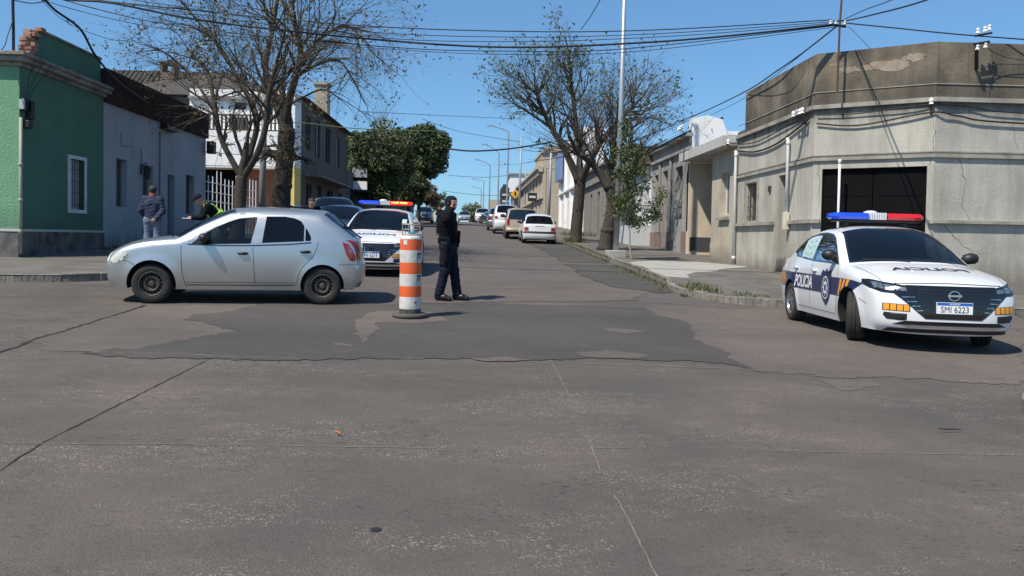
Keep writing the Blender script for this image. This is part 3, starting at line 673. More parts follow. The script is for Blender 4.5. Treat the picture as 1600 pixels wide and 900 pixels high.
b = MB(); b.add([(8.45, 17.99, 0), (10.33, 16.79, 0), (40, 16.79, 0), (40, 28, 0), (8.45, 23.15, 0)] + [(8.45, 17.99, 4.78), (10.33, 16.79, 4.78), (40, 16.79, 4.78), (40, 28, 4.78), (8.45, 23.15, 4.78)], [(4, 3, 2, 1, 0), (5, 6, 7, 8, 9)] + [(i, (i + 1) % 5, (i + 1) % 5 + 5, i + 5) for i in range(5)])
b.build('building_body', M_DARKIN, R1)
def stained(m, zs, ze, col, k):
    t = m.node_tree; b_ = t.nodes['Principled BSDF']; src = b_.inputs['Base Color'].links[0].from_socket; tc = _n(t, 'ShaderNodeTexCoord'); geo = _n(t, 'ShaderNodeNewGeometry')
    sp_ = _n(t, 'ShaderNodeSeparateXYZ'); t.links.new(geo.outputs['Position'], sp_.inputs[0]); mp = _n(t, 'ShaderNodeMapping'); mp.inputs['Scale'].default_value = (2.4, 2.4, .35); t.links.new(geo.outputs['Position'], mp.inputs[0])
    nz = _n(t, 'ShaderNodeTexNoise'); nz.inputs['Scale'].default_value = 1.5; nz.inputs['Detail'].default_value = 8; nz.inputs['Roughness'].default_value = .7; t.links.new(mp.outputs[0], nz.inputs['Vector'])
    a = _n(t, 'ShaderNodeMapRange'); a.inputs[1].default_value = ze; a.inputs[2].default_value = zs; t.links.new(sp_.outputs[2], a.inputs[0])
    q = _n(t, 'ShaderNodeMath', operation='ADD'); t.links.new(a.outputs[0], q.inputs[0]); t.links.new(nz.outputs[0], q.inputs[1]); r = _n(t, 'ShaderNodeMapRange'); r.inputs[1].default_value = .95; r.inputs[2].default_value = 1.45; r.inputs[4].default_value = k; t.links.new(q.outputs[0], r.inputs[0])
    mx = _n(t, 'ShaderNodeMix', data_type='RGBA'); t.links.new(r.outputs[0], mx.inputs[0]); t.links.new(src, mx.inputs[6]); mx.inputs[7].default_value = (*col, 1); t.links.new(mx.outputs[2], b_.inputs['Base Color'])
stained(M_CEM, 4.95, 3.9, (.075, .066, .055), .9); stained(M_CEM, .7, 1.7, (.16, .14, .11), .8);
stained(M_GREEN, 1.4, 2.4, (.05, .07, .055), .5); stained(M_GREENR_LIT, 1.5, 2.6, (.07, .13, .09), .6); stained(M_WHITEP, 1.0, 2.1, (.13, .13, .13), .8); stained(M_MOULD, 4.9, 6.3, (.035, .030, .026), .5)
wall(FR, 17.75, 22.55, 4.80, 6.15, [], 'parapet', M_MOULD, R1, th=.28); wall(FR, 22.55, 23.2, 4.80, 5.02, [], 'parapet', M_MOULD, R1, th=.28)
wall(FC, 0, LCH, 4.80, 6.15, [], 'parapet', M_MOULD, R1, th=.28); wall(FF, 0, 30, 4.80, 6.15, [], 'parapet', M_MOULD, R1, th=.28)
b = MB(); b.add([(8.3, 17.9, 4.79), (10.3, 16.6, 4.79), (40, 16.6, 4.79), (40, 28, 4.79), (8.3, 28, 4.79)], [(0, 1, 2, 3, 4)]); b.build('roof', M_CORN, R1)
def band(z0, z1, p, m, name, ua=17.75, ub=23.2, gap=None):
    b = MB(); b.obox(FR, ua - p * .35, ub, 0, p, z0, z1); b.obox(FC, -p * .30, LCH + p * .30, 0, p - .002, z0 + .001, z1 - .001); b.obox(FF, -p * .3, 30, 0, p + .001, z0 - .001, z1 + .001); b.build(name, m, R1)
band(4.80, 4.90, .09, M_TRIMC, 'moulding'); band(5.20, 5.22, .02, M_TRIMC, 'moulding'); band(3.55, 3.63, .06, M_TRIMC, 'moulding'); band(3.67, 3.70, .03, M_TRIMC, 'moulding')
b = MB(); b.obox(FR, 17.75, 19.1, 0, .10, 2.05, 2.14); b.obox(FR, 20.05, 23.1, 0, .10, 2.05, 2.14); b.obox(FC, -.03, .18, 0, .098, 2.05, 2.14); b.obox(FC, 2.46, LCH + .03, 0, .098, 2.05, 2.14); b.obox(FF, -.02, 30, 0, .10, 2.06, 2.13); b.build('sill_band', M_TRIMC, R1)
b = MB(); b.obox(FR, 21.25, 21.38, 0, .03, 2.14, 3.42); b.obox(FR, 22.29, 22.42, 0, .03, 2.14, 3.42); b.obox(FR, 21.38, 22.29, 0, .03, 3.34, 3.42); b.build('window_surround', M_TRIMC, R1)
M_BARS = mat('rusty_bars', (.05, .045, .04), .8)
opening_window(FR, wo, R1, M_LOUV, grille=M_BARS, nrec=.2); door(FR, do, R1, mat('black_door', (.02, .02, .022), .5), nrec=.28)
M_GAR = mat('black_garage', (.008, .008, .009), .9, spec=.05, var=.3)
g = MB(); a_, c_, e_, f_ = go
for k in range(2):
    u0 = a_ + (c_ - a_) * k / 2 + .01; u1 = a_ + (c_ - a_) * (k + 1) / 2 - .01; g.obox(FC, u0, u1, -.16, -.11, e_, f_)
    for z_ in np.arange(e_ + .1, f_ - .3, .66): g.obox(FC, u0 + .07, u1 - .07, -.11, -.10, z_, z_ + .58)
g = g.build('garage_door', M_GAR, R1); b = MB(); b.obox(FC, (a_ + c_) / 2 + .08, (a_ + c_) / 2 + .11, -.11, -.07, 1.5, 1.75); b.build('handle', M_BLACK, g)
b = MB(); b.obox(FR, 20.35, 20.48, 0, .05, 2.98, 3.14); b.build('wall_box', mat('brown_box', (.05, .035, .03), .7), R1)
# pale plaster loss on the parapet: thin raised islands of render
M_PATCHW = mat('bare_render', (.33, .265, .20), .95, var=.9, vscale=4, col2=(.17, .14, .11))
def blob(fr, u, z, ru, rz, seed, n=.004):
    rnd = random.Random(seed); P = [(u + ru * math.cos(t) * rnd.uniform(.55, 1.1), z + rz * math.sin(t) * rnd.uniform(.5, 1.1)) for t in np.arange(0, 6.28, .35)]
    P = smooth_line(P, 3, True); V, T, R = tri2d(P, h=.08); b = MB(); b.add([fr(x, n, y) for x, y in V], [tuple(t) for t in T]); return b.build('render_patch', M_PATCHW, R1)
blob(FC, 1.55, 5.72, .62, .15, 3, .006); blob(FC, .75, 5.70, .28, .10, 4, .006); blob(FC, 2.1, 5.85, .3, .12, 7, .006); blob(FC, .45, 5.85, .2, .06, 9, .006)
def wall_crack(fr, pts, seed, w=.010):
    rnd = random.Random(seed); P = resample(pts, .09, False); P = [(a + rnd.uniform(-.025, .025), z + rnd.uniform(-.025, .025)) for a, z in P]; b = MB(); L = []
    for i, (a, z) in enumerate(P): q = w * rnd.uniform(.3, 1) * (1 - .7 * i / len(P)); L += [fr(a - q / 2, .003, z), fr(a + q / 2, .003, z + q * .4)]
    b.add(L, [(2 * i, 2 * i + 1, 2 * i + 3, 2 * i + 2) for i in range(len(P) - 1)]); b.build('crack', mat('crack_dark', (.06, .052, .045), .95), R1, fixn=False)
wall_crack(FF, [(.6, 3.5), (.75, 3.0), (.68, 2.5), (.9, 2.15)], 1, .016); wall_crack(FF, [(1.9, 4.75), (1.8, 4.3), (1.95, 3.75)], 2, .014); wall_crack(FF, [(.3, 2.0), (.8, 1.5), (1.4, 1.35)], 3, .018); wall_crack(FC, [(2.48, 3.4), (2.55, 4.1), (2.45, 4.7)], 4, .014)
wall_crack(FC, [(.1, 3.5), (.16, 2.8), (.1, 2.2)], 5, .014); wall_crack(FR, [(20.9, 3.5), (20.7, 2.9), (20.95, 2.2)], 6, .016); wall_crack(FR, [(18.6, 2.0), (18.4, 1.4), (18.6, .9)], 7, .02); wall_crack(FR, [(22.6, 2.0), (22.3, 1.3)], 8, .02)
wall_crack(FC, [(1.2, 6.1), (1.1, 5.6), (1.3, 5.25)], 9, .018); wall_crack(FF, [(1.2, 6.1), (1.3, 5.7), (1.15, 5.3)], 10, .018)
# white drain / conduit pipes
def pipe(fr, u, z0, z1, r, label, nm='wall_pipe', n=.09, top=True, m=None):
    b = MB(); pts = [fr(u, n, z0), fr(u, n, z1)]
    if top: pts += [fr(u, n, z1 + .02), fr(u + .04, n, z1 + .06), fr(u + .10, n, z1 + .05)]
    b.tube(pts, r, 10); b.lathe(fr(u, n, z0 + .2), (0, 0, 1), [(r, -.05), (r + .012, -.04), (r + .012, .04), (r, .05)], 10); b.lathe(fr(u, n, z1 - .05), (0, 0, 1), [(r, -.05), (r + .012, -.04), (r + .012, .04), (r, .05)], 10)
    return tag(b.build(nm, m or mat('white_pvc', (.72, .71, .68), .5, var=.2), smooth=True), label, 'pipe')
pipe(FR, 23.05, .86, 4.35, .045, 'long white pipe running down the wall at the joint of the corner building', m=mat('white_pvc', (.72, .71, .68), .5, var=.2))
pipe(FR, 19.08, 1.9, 4.22, .04, 'short white pipe ending in a box beside the narrow door of the cement building')
pipe(FC, .62, .75, 3.55, .028, 'thin white post standing in front of the dark garage door', 'white_post', n=.30, top=False)
b = MB(); b.obox(FR, 19.0, 19.14, .03, .17, 1.9, 2.35); tag(b.build('conduit_box', mat('cream_box', (.6, .56, .45), .6), bevel=.01), 'cream meter box at the foot of the short white pipe', 'meter box')

# next house with a carport
M_BEIGE = mat('beige_cement', (.50, .44, .35), .92, var=.5, vscale=1.2, col2=(.25, .22, .175), streak=.3, bump=.25, bscale=20)
M_BEIGE2 = mat('cream_cement', (.62, .53, .40), .92, var=.4, vscale=1.5, col2=(.34, .28, .21), streak=.2, bump=.25)
stained(M_BEIGE, .9, 1.9, (.15, .13, .10), .7)
R2 = tag(empty('carport_house', (8.05, 23.2, G(8.05, 23.2))), 'low beige house with a flat white canopy over its open carport beside the corner building', 'house')
o_ = (23.85, 24.7, 2.45, 3.85)
wall(FR, 23.2, 25.7, .3, 4.62, [o_], 'wall', M_BEIGE, R2); opening_window(FR, o_, R2, M_WTRIM, shutter=mat('blue_grey_shutter', (.22, .24, .28), .6), rail=False)
b = MB(); b.obox(FR, 23.75, 24.8, 0, .12, 2.28, 2.38); b.build('window_sill', M_TRIMC, R2)
b = MB(); b.obox(FR, 23.2, 25.7, 0, .025, .3, 1.5); b.build('plinth', M_BEIGE, R2)
mass(FR, 23.2, 25.7, -10, -.36, .3, 4.6, 'house_body', M_BEIGE, R2); mass(FR, 25.7, 28.28, -10, -6, .3, 4.6, 'carport_back', M_BEIGE, R2)
b = MB(); b.obox(FR, 23.15, 28.35, -6, .45, 4.62, 4.70); b.obox(FR, 23.12, 28.38, .40, .48, 4.60, 4.92); b.obox(FR, 23.12, 23.2, -3, .4, 4.70, 4.92); b.build('canopy', mat('canopy_paint', (.50, .50, .48), .8, var=.4, streak=.4), R2)
FE = frame((0, 28.28), (1, 0), (0, -1))
wall(FE, 7.98, 12.5, .4, 4.6, [], 'carport_wall', M_BEIGE2, R2); b = MB(); b.obox(FE, 8.02, 9.0, 0, .03, 1.2, 1.72); b.build('dark_panel', mat('slate_panel', (.055, .06, .068), .7), R2)

R3 = tag(empty('pilaster_house', (8.05, 28.3, G(8.05, 28.3))), 'grey streaked house with tall openings, brick base and a white gable above the carport', 'house')
M_GSTR = mat('grey_streaked', (.36, .345, .325), .92, var=.5, vscale=1.2, streak=.75, streak_col=(.11, .105, .10), bump=.3)
oa = (29.55, 30.7, 2.45, 4.62); ob_ = (31.95, 32.85, 1.3, 4.65); oc = (33.6, 34.4, 2.4, 4.6)
wall(FR, 28.3, 35.0, .4, 5.75, [oa, ob_, oc], 'wall', M_GSTR, R3, th=.4); mass(FR, 28.32, 35, -9, -.45, .4, 5.7, 'house_body', M_GSTR, R3)
opening_window(FR, oa, R3, mat('brown_frame', (.06, .035, .025), .7), nrec=.3); opening_window(FR, oc, R3, M_LOUV, nrec=.3)
door(FR, (ob_[0], ob_[1], 1.3, 2.95), R3, mat('rust_door', (.36, .11, .04), .6, var=.3), nrec=.25)
mass(FR, ob_[0], ob_[1], -.35, -.3, 2.95, 4.65, 'door_transom', M_BEIGE2, R3)
M_BRB = brick_mat('brown_brick', (.17, .115, .095), (.23, .155, .125), (.2, .17, .15))
for ua_, ub_ in ((28.3, 29.5), (30.9, 31.9), (32.9, 35)): b = MB(); b.obox(FR, ua_, ub_, 0, .03, .4, 1.95); b.build('brick_base', M_BRB, R3)
b = MB()
for u in (28.45, 31.2, 33.1): b.obox(FR, u, u + .28, .03, .07, 1.95, 5.1)
b.obox(FR, 28.25, 35, 0, .14, 5.10, 5.22); b.obox(FR, 28.25, 35, 0, .2, 5.62, 5.76); b.build('moulding', M_GSTR, R3)
b = MB(); b.add([FR(28.35, .25, 5.78), FR(35, .25, 5.78), FR(35, -1.2, 6.4), FR(28.35, -1.2, 6.4), FR(28.35, -1.2, 5.7), FR(35, -1.2, 5.7)], [(0, 1, 2, 3), (0, 3, 4), (1, 5, 2)]); b.build('roof', mat('dark_sheet', (.02, .017, .016), 1.0, spec=.0), R3)
b = MB(); b.prism([(8.1, 4.55), (9.5, 4.55), (9.45, 5.6), (9.2, 6.28), (8.6, 6.42), (8.0, 6.30)], FE, -.4, .02); b.build('gable', M_WHT, R3)
b = MB(); b.obox(FE, 9.4, 14, -3, -.4, 4.6, 5.9); b.build('rear_block', M_WHT, R3)

R4 = tag(empty('white_porch_house', (8.05, 35, G(8.05, 35))), 'small white house with bright pilasters behind the young leafy tree', 'house')
oa = (35.6, 36.5, 1.9, 4.2); ob2 = (37.0, 37.9, 1.4, 4.2); wall(FR, 35, 38.6, .8, 5.2, [oa, ob2], 'wall', M_WHT, R4); mass(FR, 35, 38.6, -8, -.36, .8, 5.1, 'house_body', M_WHT, R4)
opening_window(FR, oa, R4, M_LOUV); door(FR, ob2, R4, M_GDOOR); b = MB(); b.obox(FR, 35, 38.6, 0, .9, 1.0, 2.3); b.build('porch_wall', mat('grey_white_wall', (.5, .52, .53), .85), R4)
b = MB(); b.obox(FR, 34.9, 38.7, -.3, .4, 5.2, 5.8); b.build('parapet', mat('brown_parapet', (.10, .075, .06), .9, var=.6, streak=.6), R4)
R5 = tag(empty('old_row_house', (8.05, 38.6, G(8.05, 38.6))), 'old dull grey row house with a red door behind the two street trees', 'house')
ops = [(40, 41.1, 2.4, 4.6), (43, 44, 1.6, 4.8), (47, 48.2, 2.6, 4.9), (50.5, 51.5, 1.9, 4.9), (54, 55, 2.6, 4.9)]
wall(FR, 38.6, 58.5, .9, 6.6, ops, 'wall', mat('dull_plaster', (.25, .235, .205), .92, var=.6, vscale=1, streak=.6, bump=.2), R5); mass(FR, 38.6, 58.5, -9, -.36, .9, 6.5, 'house_body', M_CEM, R5)
for i, o_ in enumerate(ops):
    if i == 1: door(FR, o_, R5, mat('red_door', (.38, .07, .05), .6))
    elif i == 3: door(FR, o_, R5, M_WDOOR)
    else: opening_window(FR, o_, R5, M_LOUV)
b = MB(); b.obox(FR, 38.6, 58.5, 0, .2, 5.5, 5.66); b.obox(FR, 38.6, 58.5, 0, .25, 6.5, 6.65); b.build('cornice', M_CORN, R5)
R6 = tag(empty('white_shop_building', (8.05, 58.5, G(8.05, 58.5))), 'tall white shop building with pilasters and a blue board, past the first street tree', 'shop')
ops = [(60, 61.2, 2.9, 5), (63, 64.6, 2.4, 5), (67, 69, 2.4, 5), (72, 74, 2.6, 5), (60, 61.2, 6.8, 8.8), (64, 65.2, 6.8, 8.8), (68, 69.2, 6.8, 8.8)]
wall(FR, 58.5, 76, 1.4, 10.5, ops, 'wall', M_WHT, R6, n=.01); mass(FR, 58.5, 76, -1.6, -.36, 1.4, 10.4, 'building_body', M_WHT, R6)
for i, o_ in enumerate(ops): opening_window(FR, o_, R6, M_LOUV)
b = MB()
for u in (58.6, 62, 66, 70.5, 75): b.obox(FR, u, u + .7, .01, .22, 1.4, 10.1)
b.obox(FR, 58.5, 76, .01, .35, 10.1, 10.4); b.obox(FR, 58.5, 76, .01, .3, 6, 6.2); b.build('pilasters', M_WHT, R6)
q0 = on_x(855, 260, 7.45); q1 = on_x(874, 260, 7.45)
b = MB(); zt = on_x(862, 252, 7.45).z; b.obox(FR, 71.5, 76.3, .3, .6, 7.4, 10.0); tag(b.build('shop_board', mat('blue_board', (.16, .24, .42), .6)), 'blue-grey advertising board fixed high on the white shop building', 'sign')
R7 = tag(empty('ornate_building', (8.05, 78, G(8.05, 78))), 'beige old building with a turret, heavy cornices and brackets along the right of the street', 'building')
M_ORN = mat('ornate_plaster', (.50, .43, .34), .9, var=.5, streak=.3)
FO = frame((8.05, 0), (-.022, 1), (-1, 0)); ops = [(80 + 4 * i, 81.4 + 4 * i, 6.6, 8.2) for i in range(8)] + [(80 + 4 * i, 81.6 + 4 * i, 3.2, 5.3) for i in range(8)]
wall(FO, 78, 112, 1.6, 9.0, ops, 'wall', M_ORN, R7); mass(FO, 78, 112, -3.5, -.4, 1.6, 8.95, 'building_body', M_ORN, R7)
for o_ in ops: opening_window(FO, o_, R7, M_LOUV, rail=False)
b = MB(); b.obox(FO, 77.9, 112, 0, .7, 8.9, 9.2); b.obox(FO, 77.9, 112, 0, .45, 8.65, 8.9)
for i in range(22): u = 78.3 + i * 1.5; b.obox(FO, u, u + .5, 0, .5, 8.3, 8.65)
b.obox(FO, 77.9, 112, 0, .3, 5.8, 6.0); b.build('cornice', M_ORN, R7)
t_ = MB(); t_.obox(FO, 78, 86, -3, -.02, 9.0, 10.6); t_.obox(FO, 77.8, 86.2, -3.2, .2, 10.6, 10.8); t_.obox(FO, 78.6, 85, -2.6, -.4, 10.8, 11.4)
for i in range(5): t_.obox(FO, 78.3 + 1.7 * i, 78.8 + 1.7 * i, -.02, .12, 9.2, 10.6)
t_.build('turret', M_ORN, R7)
q = on_y(812, 290, 118); R8 = tag(empty('modern_block', (q.x, 118, G(q.x, 118))), 'white modern block with a projecting upper floor at the far end of the street', 'building')
z = lambda py: on_y(812, py, 118).z; X = lambda px: on_y(px, 300, 118).x
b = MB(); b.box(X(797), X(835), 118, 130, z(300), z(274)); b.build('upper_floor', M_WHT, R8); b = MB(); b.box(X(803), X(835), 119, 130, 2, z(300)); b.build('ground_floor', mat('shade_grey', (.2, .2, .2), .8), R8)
b = MB(); b.box(X(797) - .2, X(835), 117.8, 130, z(274), z(271)); b.build('roof_edge', mat('grey_band', (.25, .25, .25), .8), R8)
b = MB(); b.box(X(812), X(822), 118.9, 119.1, z(318), z(306)); b.build('window', M_LOUV, R8)
q = on_y(790, 300, 104); R9 = tag(empty('green_shop', (q.x, 104, G(q.x, 104))), 'small dark green stepped shop front far up the street beside the yellow sign', 'shop')
z = lambda py: on_y(790, py, 104).z; X = lambda px: on_y(px, 300, 104).x
b = MB(); b.box(X(783), X(796), 104, 112, 2.5, z(293)); b.box(X(786), X(793), 104, 112, z(293), z(288)); b.build('wall', mat('dark_green_shop', (.03, .045, .04), .7), R9)
b = MB(); b.box(X(785), X(795), 103.9, 104, z(316), z(313)); b.box(X(785), X(795), 103.9, 104, z(306), z(303)); b.build('sign_band', M_WTRIM, R9); b = MB(); b.box(X(785), X(795), 103.88, 104, z(319.5), z(316.5)); b.build('blue_band', mat('blue_band', (.05, .11, .3), .6), R9)
q = on_y(776, 300, 112)
b = MB(); b.box(q.x - .8, q.x + 1.2, 124, 132, 2.5, on_y(776, 312, 124).z); tag(b.build('far_house', M_ORN), 'tiny cream house at the far end of the street behind the van', 'house')
# distant skyline on the left behind the trees, closing the view
b = MB(); b.box(-30, -11, 70, 120, 2, 8); tag(b.build('block_wall', M_GREYH), 'plain grey building behind the round evergreens', 'building')

# street signs
q = on_y(805, 303, 74); sg = tag(empty('diamond_sign', (q.x, 74, G(q.x, 74))), 'yellow diamond warning sign above the roof of the parked pickup', 'sign')
b = MB(); r_ = .48; b.prism([(q.x - r_, q.z), (q.x, q.z - r_), (q.x + r_, q.z), (q.x, q.z + r_)], lambda u, n, z: (u, n, z), 74, 74.05); b.build('plate', mat('sign_yellow', (.85, .45, .02), .5), sg)
b = MB(); b.prism([(q.x - .06, q.z - .2), (q.x + .06, q.z - .2), (q.x + .06, q.z + .05), (q.x + .15, q.z + .05), (q.x, q.z + .25), (q.x - .15, q.z + .05), (q.x - .06, q.z + .05)], lambda u, n, z: (u, n, z), 73.96, 73.99); b.build('symbol', M_BLACK, sg)
b = MB(); b.tube([(q.x, 74.08, G(q.x, 74)), (q.x, 74.08, q.z)], .05, 6); b.build('post', M_BLACK, sg)
q = on_y(832, 308, 70); sg = tag(empty('street_name_sign', (q.x, 70, G(q.x, 70))), 'small black framed sign on a post beside the beige ornate building', 'sign')
b = MB(); b.box(q.x - .42, q.x + .42, 70, 70.04, q.z - .4, q.z + .4); b.build('plate', M_BLACK, sg); b = MB(); b.box(q.x - .3, q.x + .3, 69.97, 69.99, q.z - .08, q.z + .12); b.build('inscription', M_WTRIM, sg)
b = MB(); b.tube([(q.x, 70.1, G(q.x, 70)), (q.x, 70.1, q.z + .4)], .05, 6); b.build('post', M_BLACK, sg)
# ================================================================== TREES
M_BARK = mat('bark_grey', (.062, .050, .039), .95, var=.8, vscale=5, col2=(.05, .042, .034), bump=1.0, bscale=14, streak=.4, fine=.4, fscale=30)
M_TWIG = mat('twig_bark', (.075, .058, .042), .95, var=.4)
M_TWIG2 = mat('twig_reddish', (.115, .080, .062), .95, var=.4)
M_LEAFG = mat('leaf_green', (.085, .125, .025), .7, var=.8, vscale=2.5, col2=(.05, .075, .02))
M_LEAFY = mat('leaf_olive', (.14, .12, .04), .8, var=.8, vscale=2.0, col2=(.09, .055, .025))
def leaf(b, p, s, rnd):
    d = Vector((rnd.gauss(0, 1), rnd.gauss(0, 1), rnd.gauss(0, .8))).normalized(); e = d.orthogonal().normalized(); e.rotate(Matrix.Rotation(rnd.uniform(0, 6.28), 3, d)); g = d.cross(e)
    b.add([p - e * s, p + g * s * .5, p + e * s, p - g * s * .5], [(0, 1, 2, 3)])
def bare_tree(base, r0, limbs, seed, nm, label, group, depth=5, clumps=(), dn=1, leaf_n=.25, leaf_s=.05, leaf_m=None, droop=.0, twig_m=None, lscale=1.0, zmin_leaf=0, knots=0, maxseg=9000, dec=.80):
    rnd = random.Random(seed); T = MB(); C = MB(); Lf = MB(); cnt = [0]
    def grow(p, d, L, r, lev, dmax, side):
        if cnt[0] > maxseg: return
        n = 4 if lev < 2 else 3; pts = [p.copy()]; q = p.copy(); dd = d.copy()
        for i in range(n):
            dd = (dd + Vector((rnd.gauss(0, .12), rnd.gauss(0, .12), rnd.gauss(0, .07) + (.05 if lev < 3 else -droop)))).normalized()
            q = q + dd * (L / n); pts.append(q.copy())
        cnt[0] += n
        rr = [r * (1 - .42 * i / n) for i in range(n + 1)]
        (T if lev <= 1 else C).tube(pts, rr, 7 if lev <= 1 else (4 if lev < 4 else 3), cap=False)
        if lev >= dmax:
            for i in range(n + 1):
                if rnd.random() < leaf_n and pts[i].z > zmin_leaf:
                    for _ in range(rnd.randint(1, 3)): leaf(Lf, pts[i] + Vector((rnd.gauss(0, .03), rnd.gauss(0, .03), rnd.gauss(0, .03))), leaf_s * rnd.uniform(.6, 1.3), rnd)
            return
        k = rnd.choice((2, 3, 3)) if lev < 2 else rnd.choice((2, 3, 3, 4))
        for j in range(k):
            t = rnd.uniform(.35, 1.0) if j else 1.0; idx = min(n, max(1, int(round(t * n)))); ax = Vector((rnd.gauss(0, 1), rnd.gauss(0, 1), rnd.gauss(0, .6))).normalized()
            nd = dd.copy(); nd.rotate(Matrix.Rotation(rnd.uniform(.25, .85) * (1 if j else .55), 3, (dd.cross(ax)).normalized()))
            grow(pts[idx], nd, L * rnd.uniform(.68, .92) * dec / .8, rr[idx] * (rnd.uniform(.52, .68) if j else .8), lev + 1, dmax, side)
    root = tag(empty(nm, base), label, 'tree', group); bz = Vector(base)
    for (pts, rs, sub) in limbs:
        P = [Vector(p) for p in smooth_line(pts, 4)]; m_ = len(P); R_ = [rs[0] + (rs[1] - rs[0]) * i / (m_ - 1) for i in range(m_)]
        if rs[0] > .15: R_ = [r * (1 + .35 * math.exp(-i * .9)) * rnd.uniform(.93, 1.07) for i, r in enumerate(R_)]
        T.tube(P, R_, 10)
        for (t, n_, L, ang) in sub:
            for j in range(int(n_ * dn + .5)):
                i = min(m_ - 1, int((t + rnd.uniform(-.08, .08)) * (m_ - 1))); i = max(1, i); d = (P[i] - P[i - 1]).normalized(); ax = Vector((rnd.gauss(0, 1), rnd.gauss(0, 1), rnd.gauss(0, .5))).normalized()
                nd = d.copy(); nd.rotate(Matrix.Rotation(ang * rnd.uniform(.6, 1.3), 3, d.cross(ax).normalized())); grow(P[i], nd, L * rnd.uniform(.8, 1.15) * lscale, R_[i] * .55, 1 if L > 1 else 3, depth, 0)
        d = (P[-1] - P[-2]).normalized(); grow(P[-1], d, 1.1 * lscale, R_[-1] * .9, 1, depth, 0)
    for (cc, cr, cn) in clumps:
        for _ in range(cn): leaf(Lf, Vector(cc) + Vector((rnd.gauss(0, cr), rnd.gauss(0, cr), rnd.gauss(0, cr * 1.2))), leaf_s * rnd.uniform(.6, 1.3), rnd)
    for _ in range(knots):
        c, rs, sub = limbs[0]; t = rnd.uniform(.25, 1); i = int(t * (len(c) - 1)); p = Vector(c[i]); a = rnd.uniform(0, 6.28)
        T.lathe(p + Vector((math.cos(a), math.sin(a), 0)) * rs[0] * .7, (math.cos(a), math.sin(a), .2), [(.14, -.06), (.13, .04), (.08, .09), (.01, .1)], 8)
    print('tree', label[:30], cnt[0]); T.build('trunk', M_BARK, root, smooth=True, fixn=False)
    c_ = C.build('crown', twig_m or M_TWIG, root, fixn=False)
    if Lf.v: Lf.build('leaves', leaf_m or M_LEAFG, c_, fixn=False)
    return root
def px_(x, y, Y): return tuple(on_y(x, y, Y))
# left: slim forked tree (base hidden by the silver car)
g0 = Vector((-6.9, 21.0, G(-6.9, 21) + .1))
Y = 21.0; fx = lambda x, y, dy=0: px_(x, y, Y + dy)
bare_tree(g0, .2, [
    ([tuple(g0), fx(374, 345), fx(376, 300), fx(378, 275)], (.19, .15), []),
    ([fx(378, 278), fx(362, 250), fx(345, 215), fx(336, 170), fx(328, 120, .4)], (.09, .055), [(.5, 2, .9, .9), (.8, 3, 1.0, .8)]),
    ([fx(378, 278), fx(392, 235, .3), fx(402, 190, .3), fx(388, 150, .5), fx(365, 110, .7)], (.095, .055), [(.45, 2, 1.2, .8), (.8, 3, 1.1, .8)]),
    ([fx(380, 278), fx(402, 240, -.3), fx(416, 195, -.4), fx(420, 150, -.6), fx(432, 100, -.8)], (.095, .055), [(.6, 2, 1.2, .8), (.85, 3, 1.2, .7)]),
    ([fx(336, 175), fx(300, 120, .5), fx(262, 85, .8), fx(240, 75, 1)], (.05, .02), [(.4, 3, .9, .8), (.8, 4, .8, .9)]),
    ([fx(388, 150, .5), fx(345, 75, .9), fx(315, 40, 1.2), fx(290, 10, 1.2)], (.055, .025), [(.5, 4, 1.0, .8), (.9, 3, .9, .9)]),
], 11, 'bare_street_tree', 'slim bare forked tree nearest the low white house, behind the silver hatchback', 'street trees losing their leaves', clumps=[(fx(325, 78, .5), .30, 420), (fx(318, 100, .5), .2, 200), (fx(395, 60, .5), .35, 160), (fx(290, 60, 1), .35, 120)], dn=1.8, depth=6, leaf_n=.09, leaf_s=.042, leaf_m=M_LEAFY, droop=.03, maxseg=50000, lscale=.85)
# left: thick dark trunk
Y = 24.5; g1 = Vector((-6.9, 24.5, G(-6.9, 24.5) + .1)); fx = lambda x, y, dy=0: px_(x, y, Y + dy)
bare_tree(g1, .4, [
    ([tuple(g1), fx(436, 335), fx(441, 290), fx(446, 240), fx(448, 200)], (.34, .26), [(.75, 3, .5, 1.1)]),
    ([fx(448, 205), fx(450, 165, -.2), fx(462, 120, -.4), fx(470, 85, -.4), fx(462, 40, -.6), fx(440, 0, -.6)], (.14, .065), [(.4, 3, 1.2, .9), (.7, 4, 1.4, .8)]),
    ([fx(446, 210), fx(430, 160, .4), fx(415, 110, .8), fx(425, 50, 1), fx(435, -10, 1)], (.13, .06), [(.4, 3, 1.3, .8), (.8, 4, 1.3, .8)]),
    ([fx(468, 95, -.4), fx(500, 60, -.5), fx(540, 40, -.5), fx(565, 60, -.5)], (.07, .03), [(.3, 3, 1.1, .8), (.6, 4, 1.1, .9), (.9, 4, .9, .9)]),
    ([fx(462, 120, -.4), fx(498, 100, .5), fx(530, 95, .8), fx(552, 125, .9)], (.06, .025), [(.4, 4, 1.0, .9), (.9, 4, .9, 1.0)]),
    ([fx(450, 165, -.2), fx(500, 140, -1.0), fx(525, 150, -1.2)], (.04, .02), [(.6, 4, .8, .9)]),
], 23, 'bare_street_tree', 'thick dark trunked bare tree with drooping twigs in front of the grey house', 'street trees losing their leaves', clumps=[(fx(447, 235, -.4), .22, 160), (fx(462, 215, -.4), .3, 160), (fx(452, 262, -.4), .2, 90)], dn=1.5, depth=6, leaf_n=.05, leaf_s=.045, leaf_m=M_LEAFY, droop=.08, knots=5, maxseg=60000, lscale=.9)
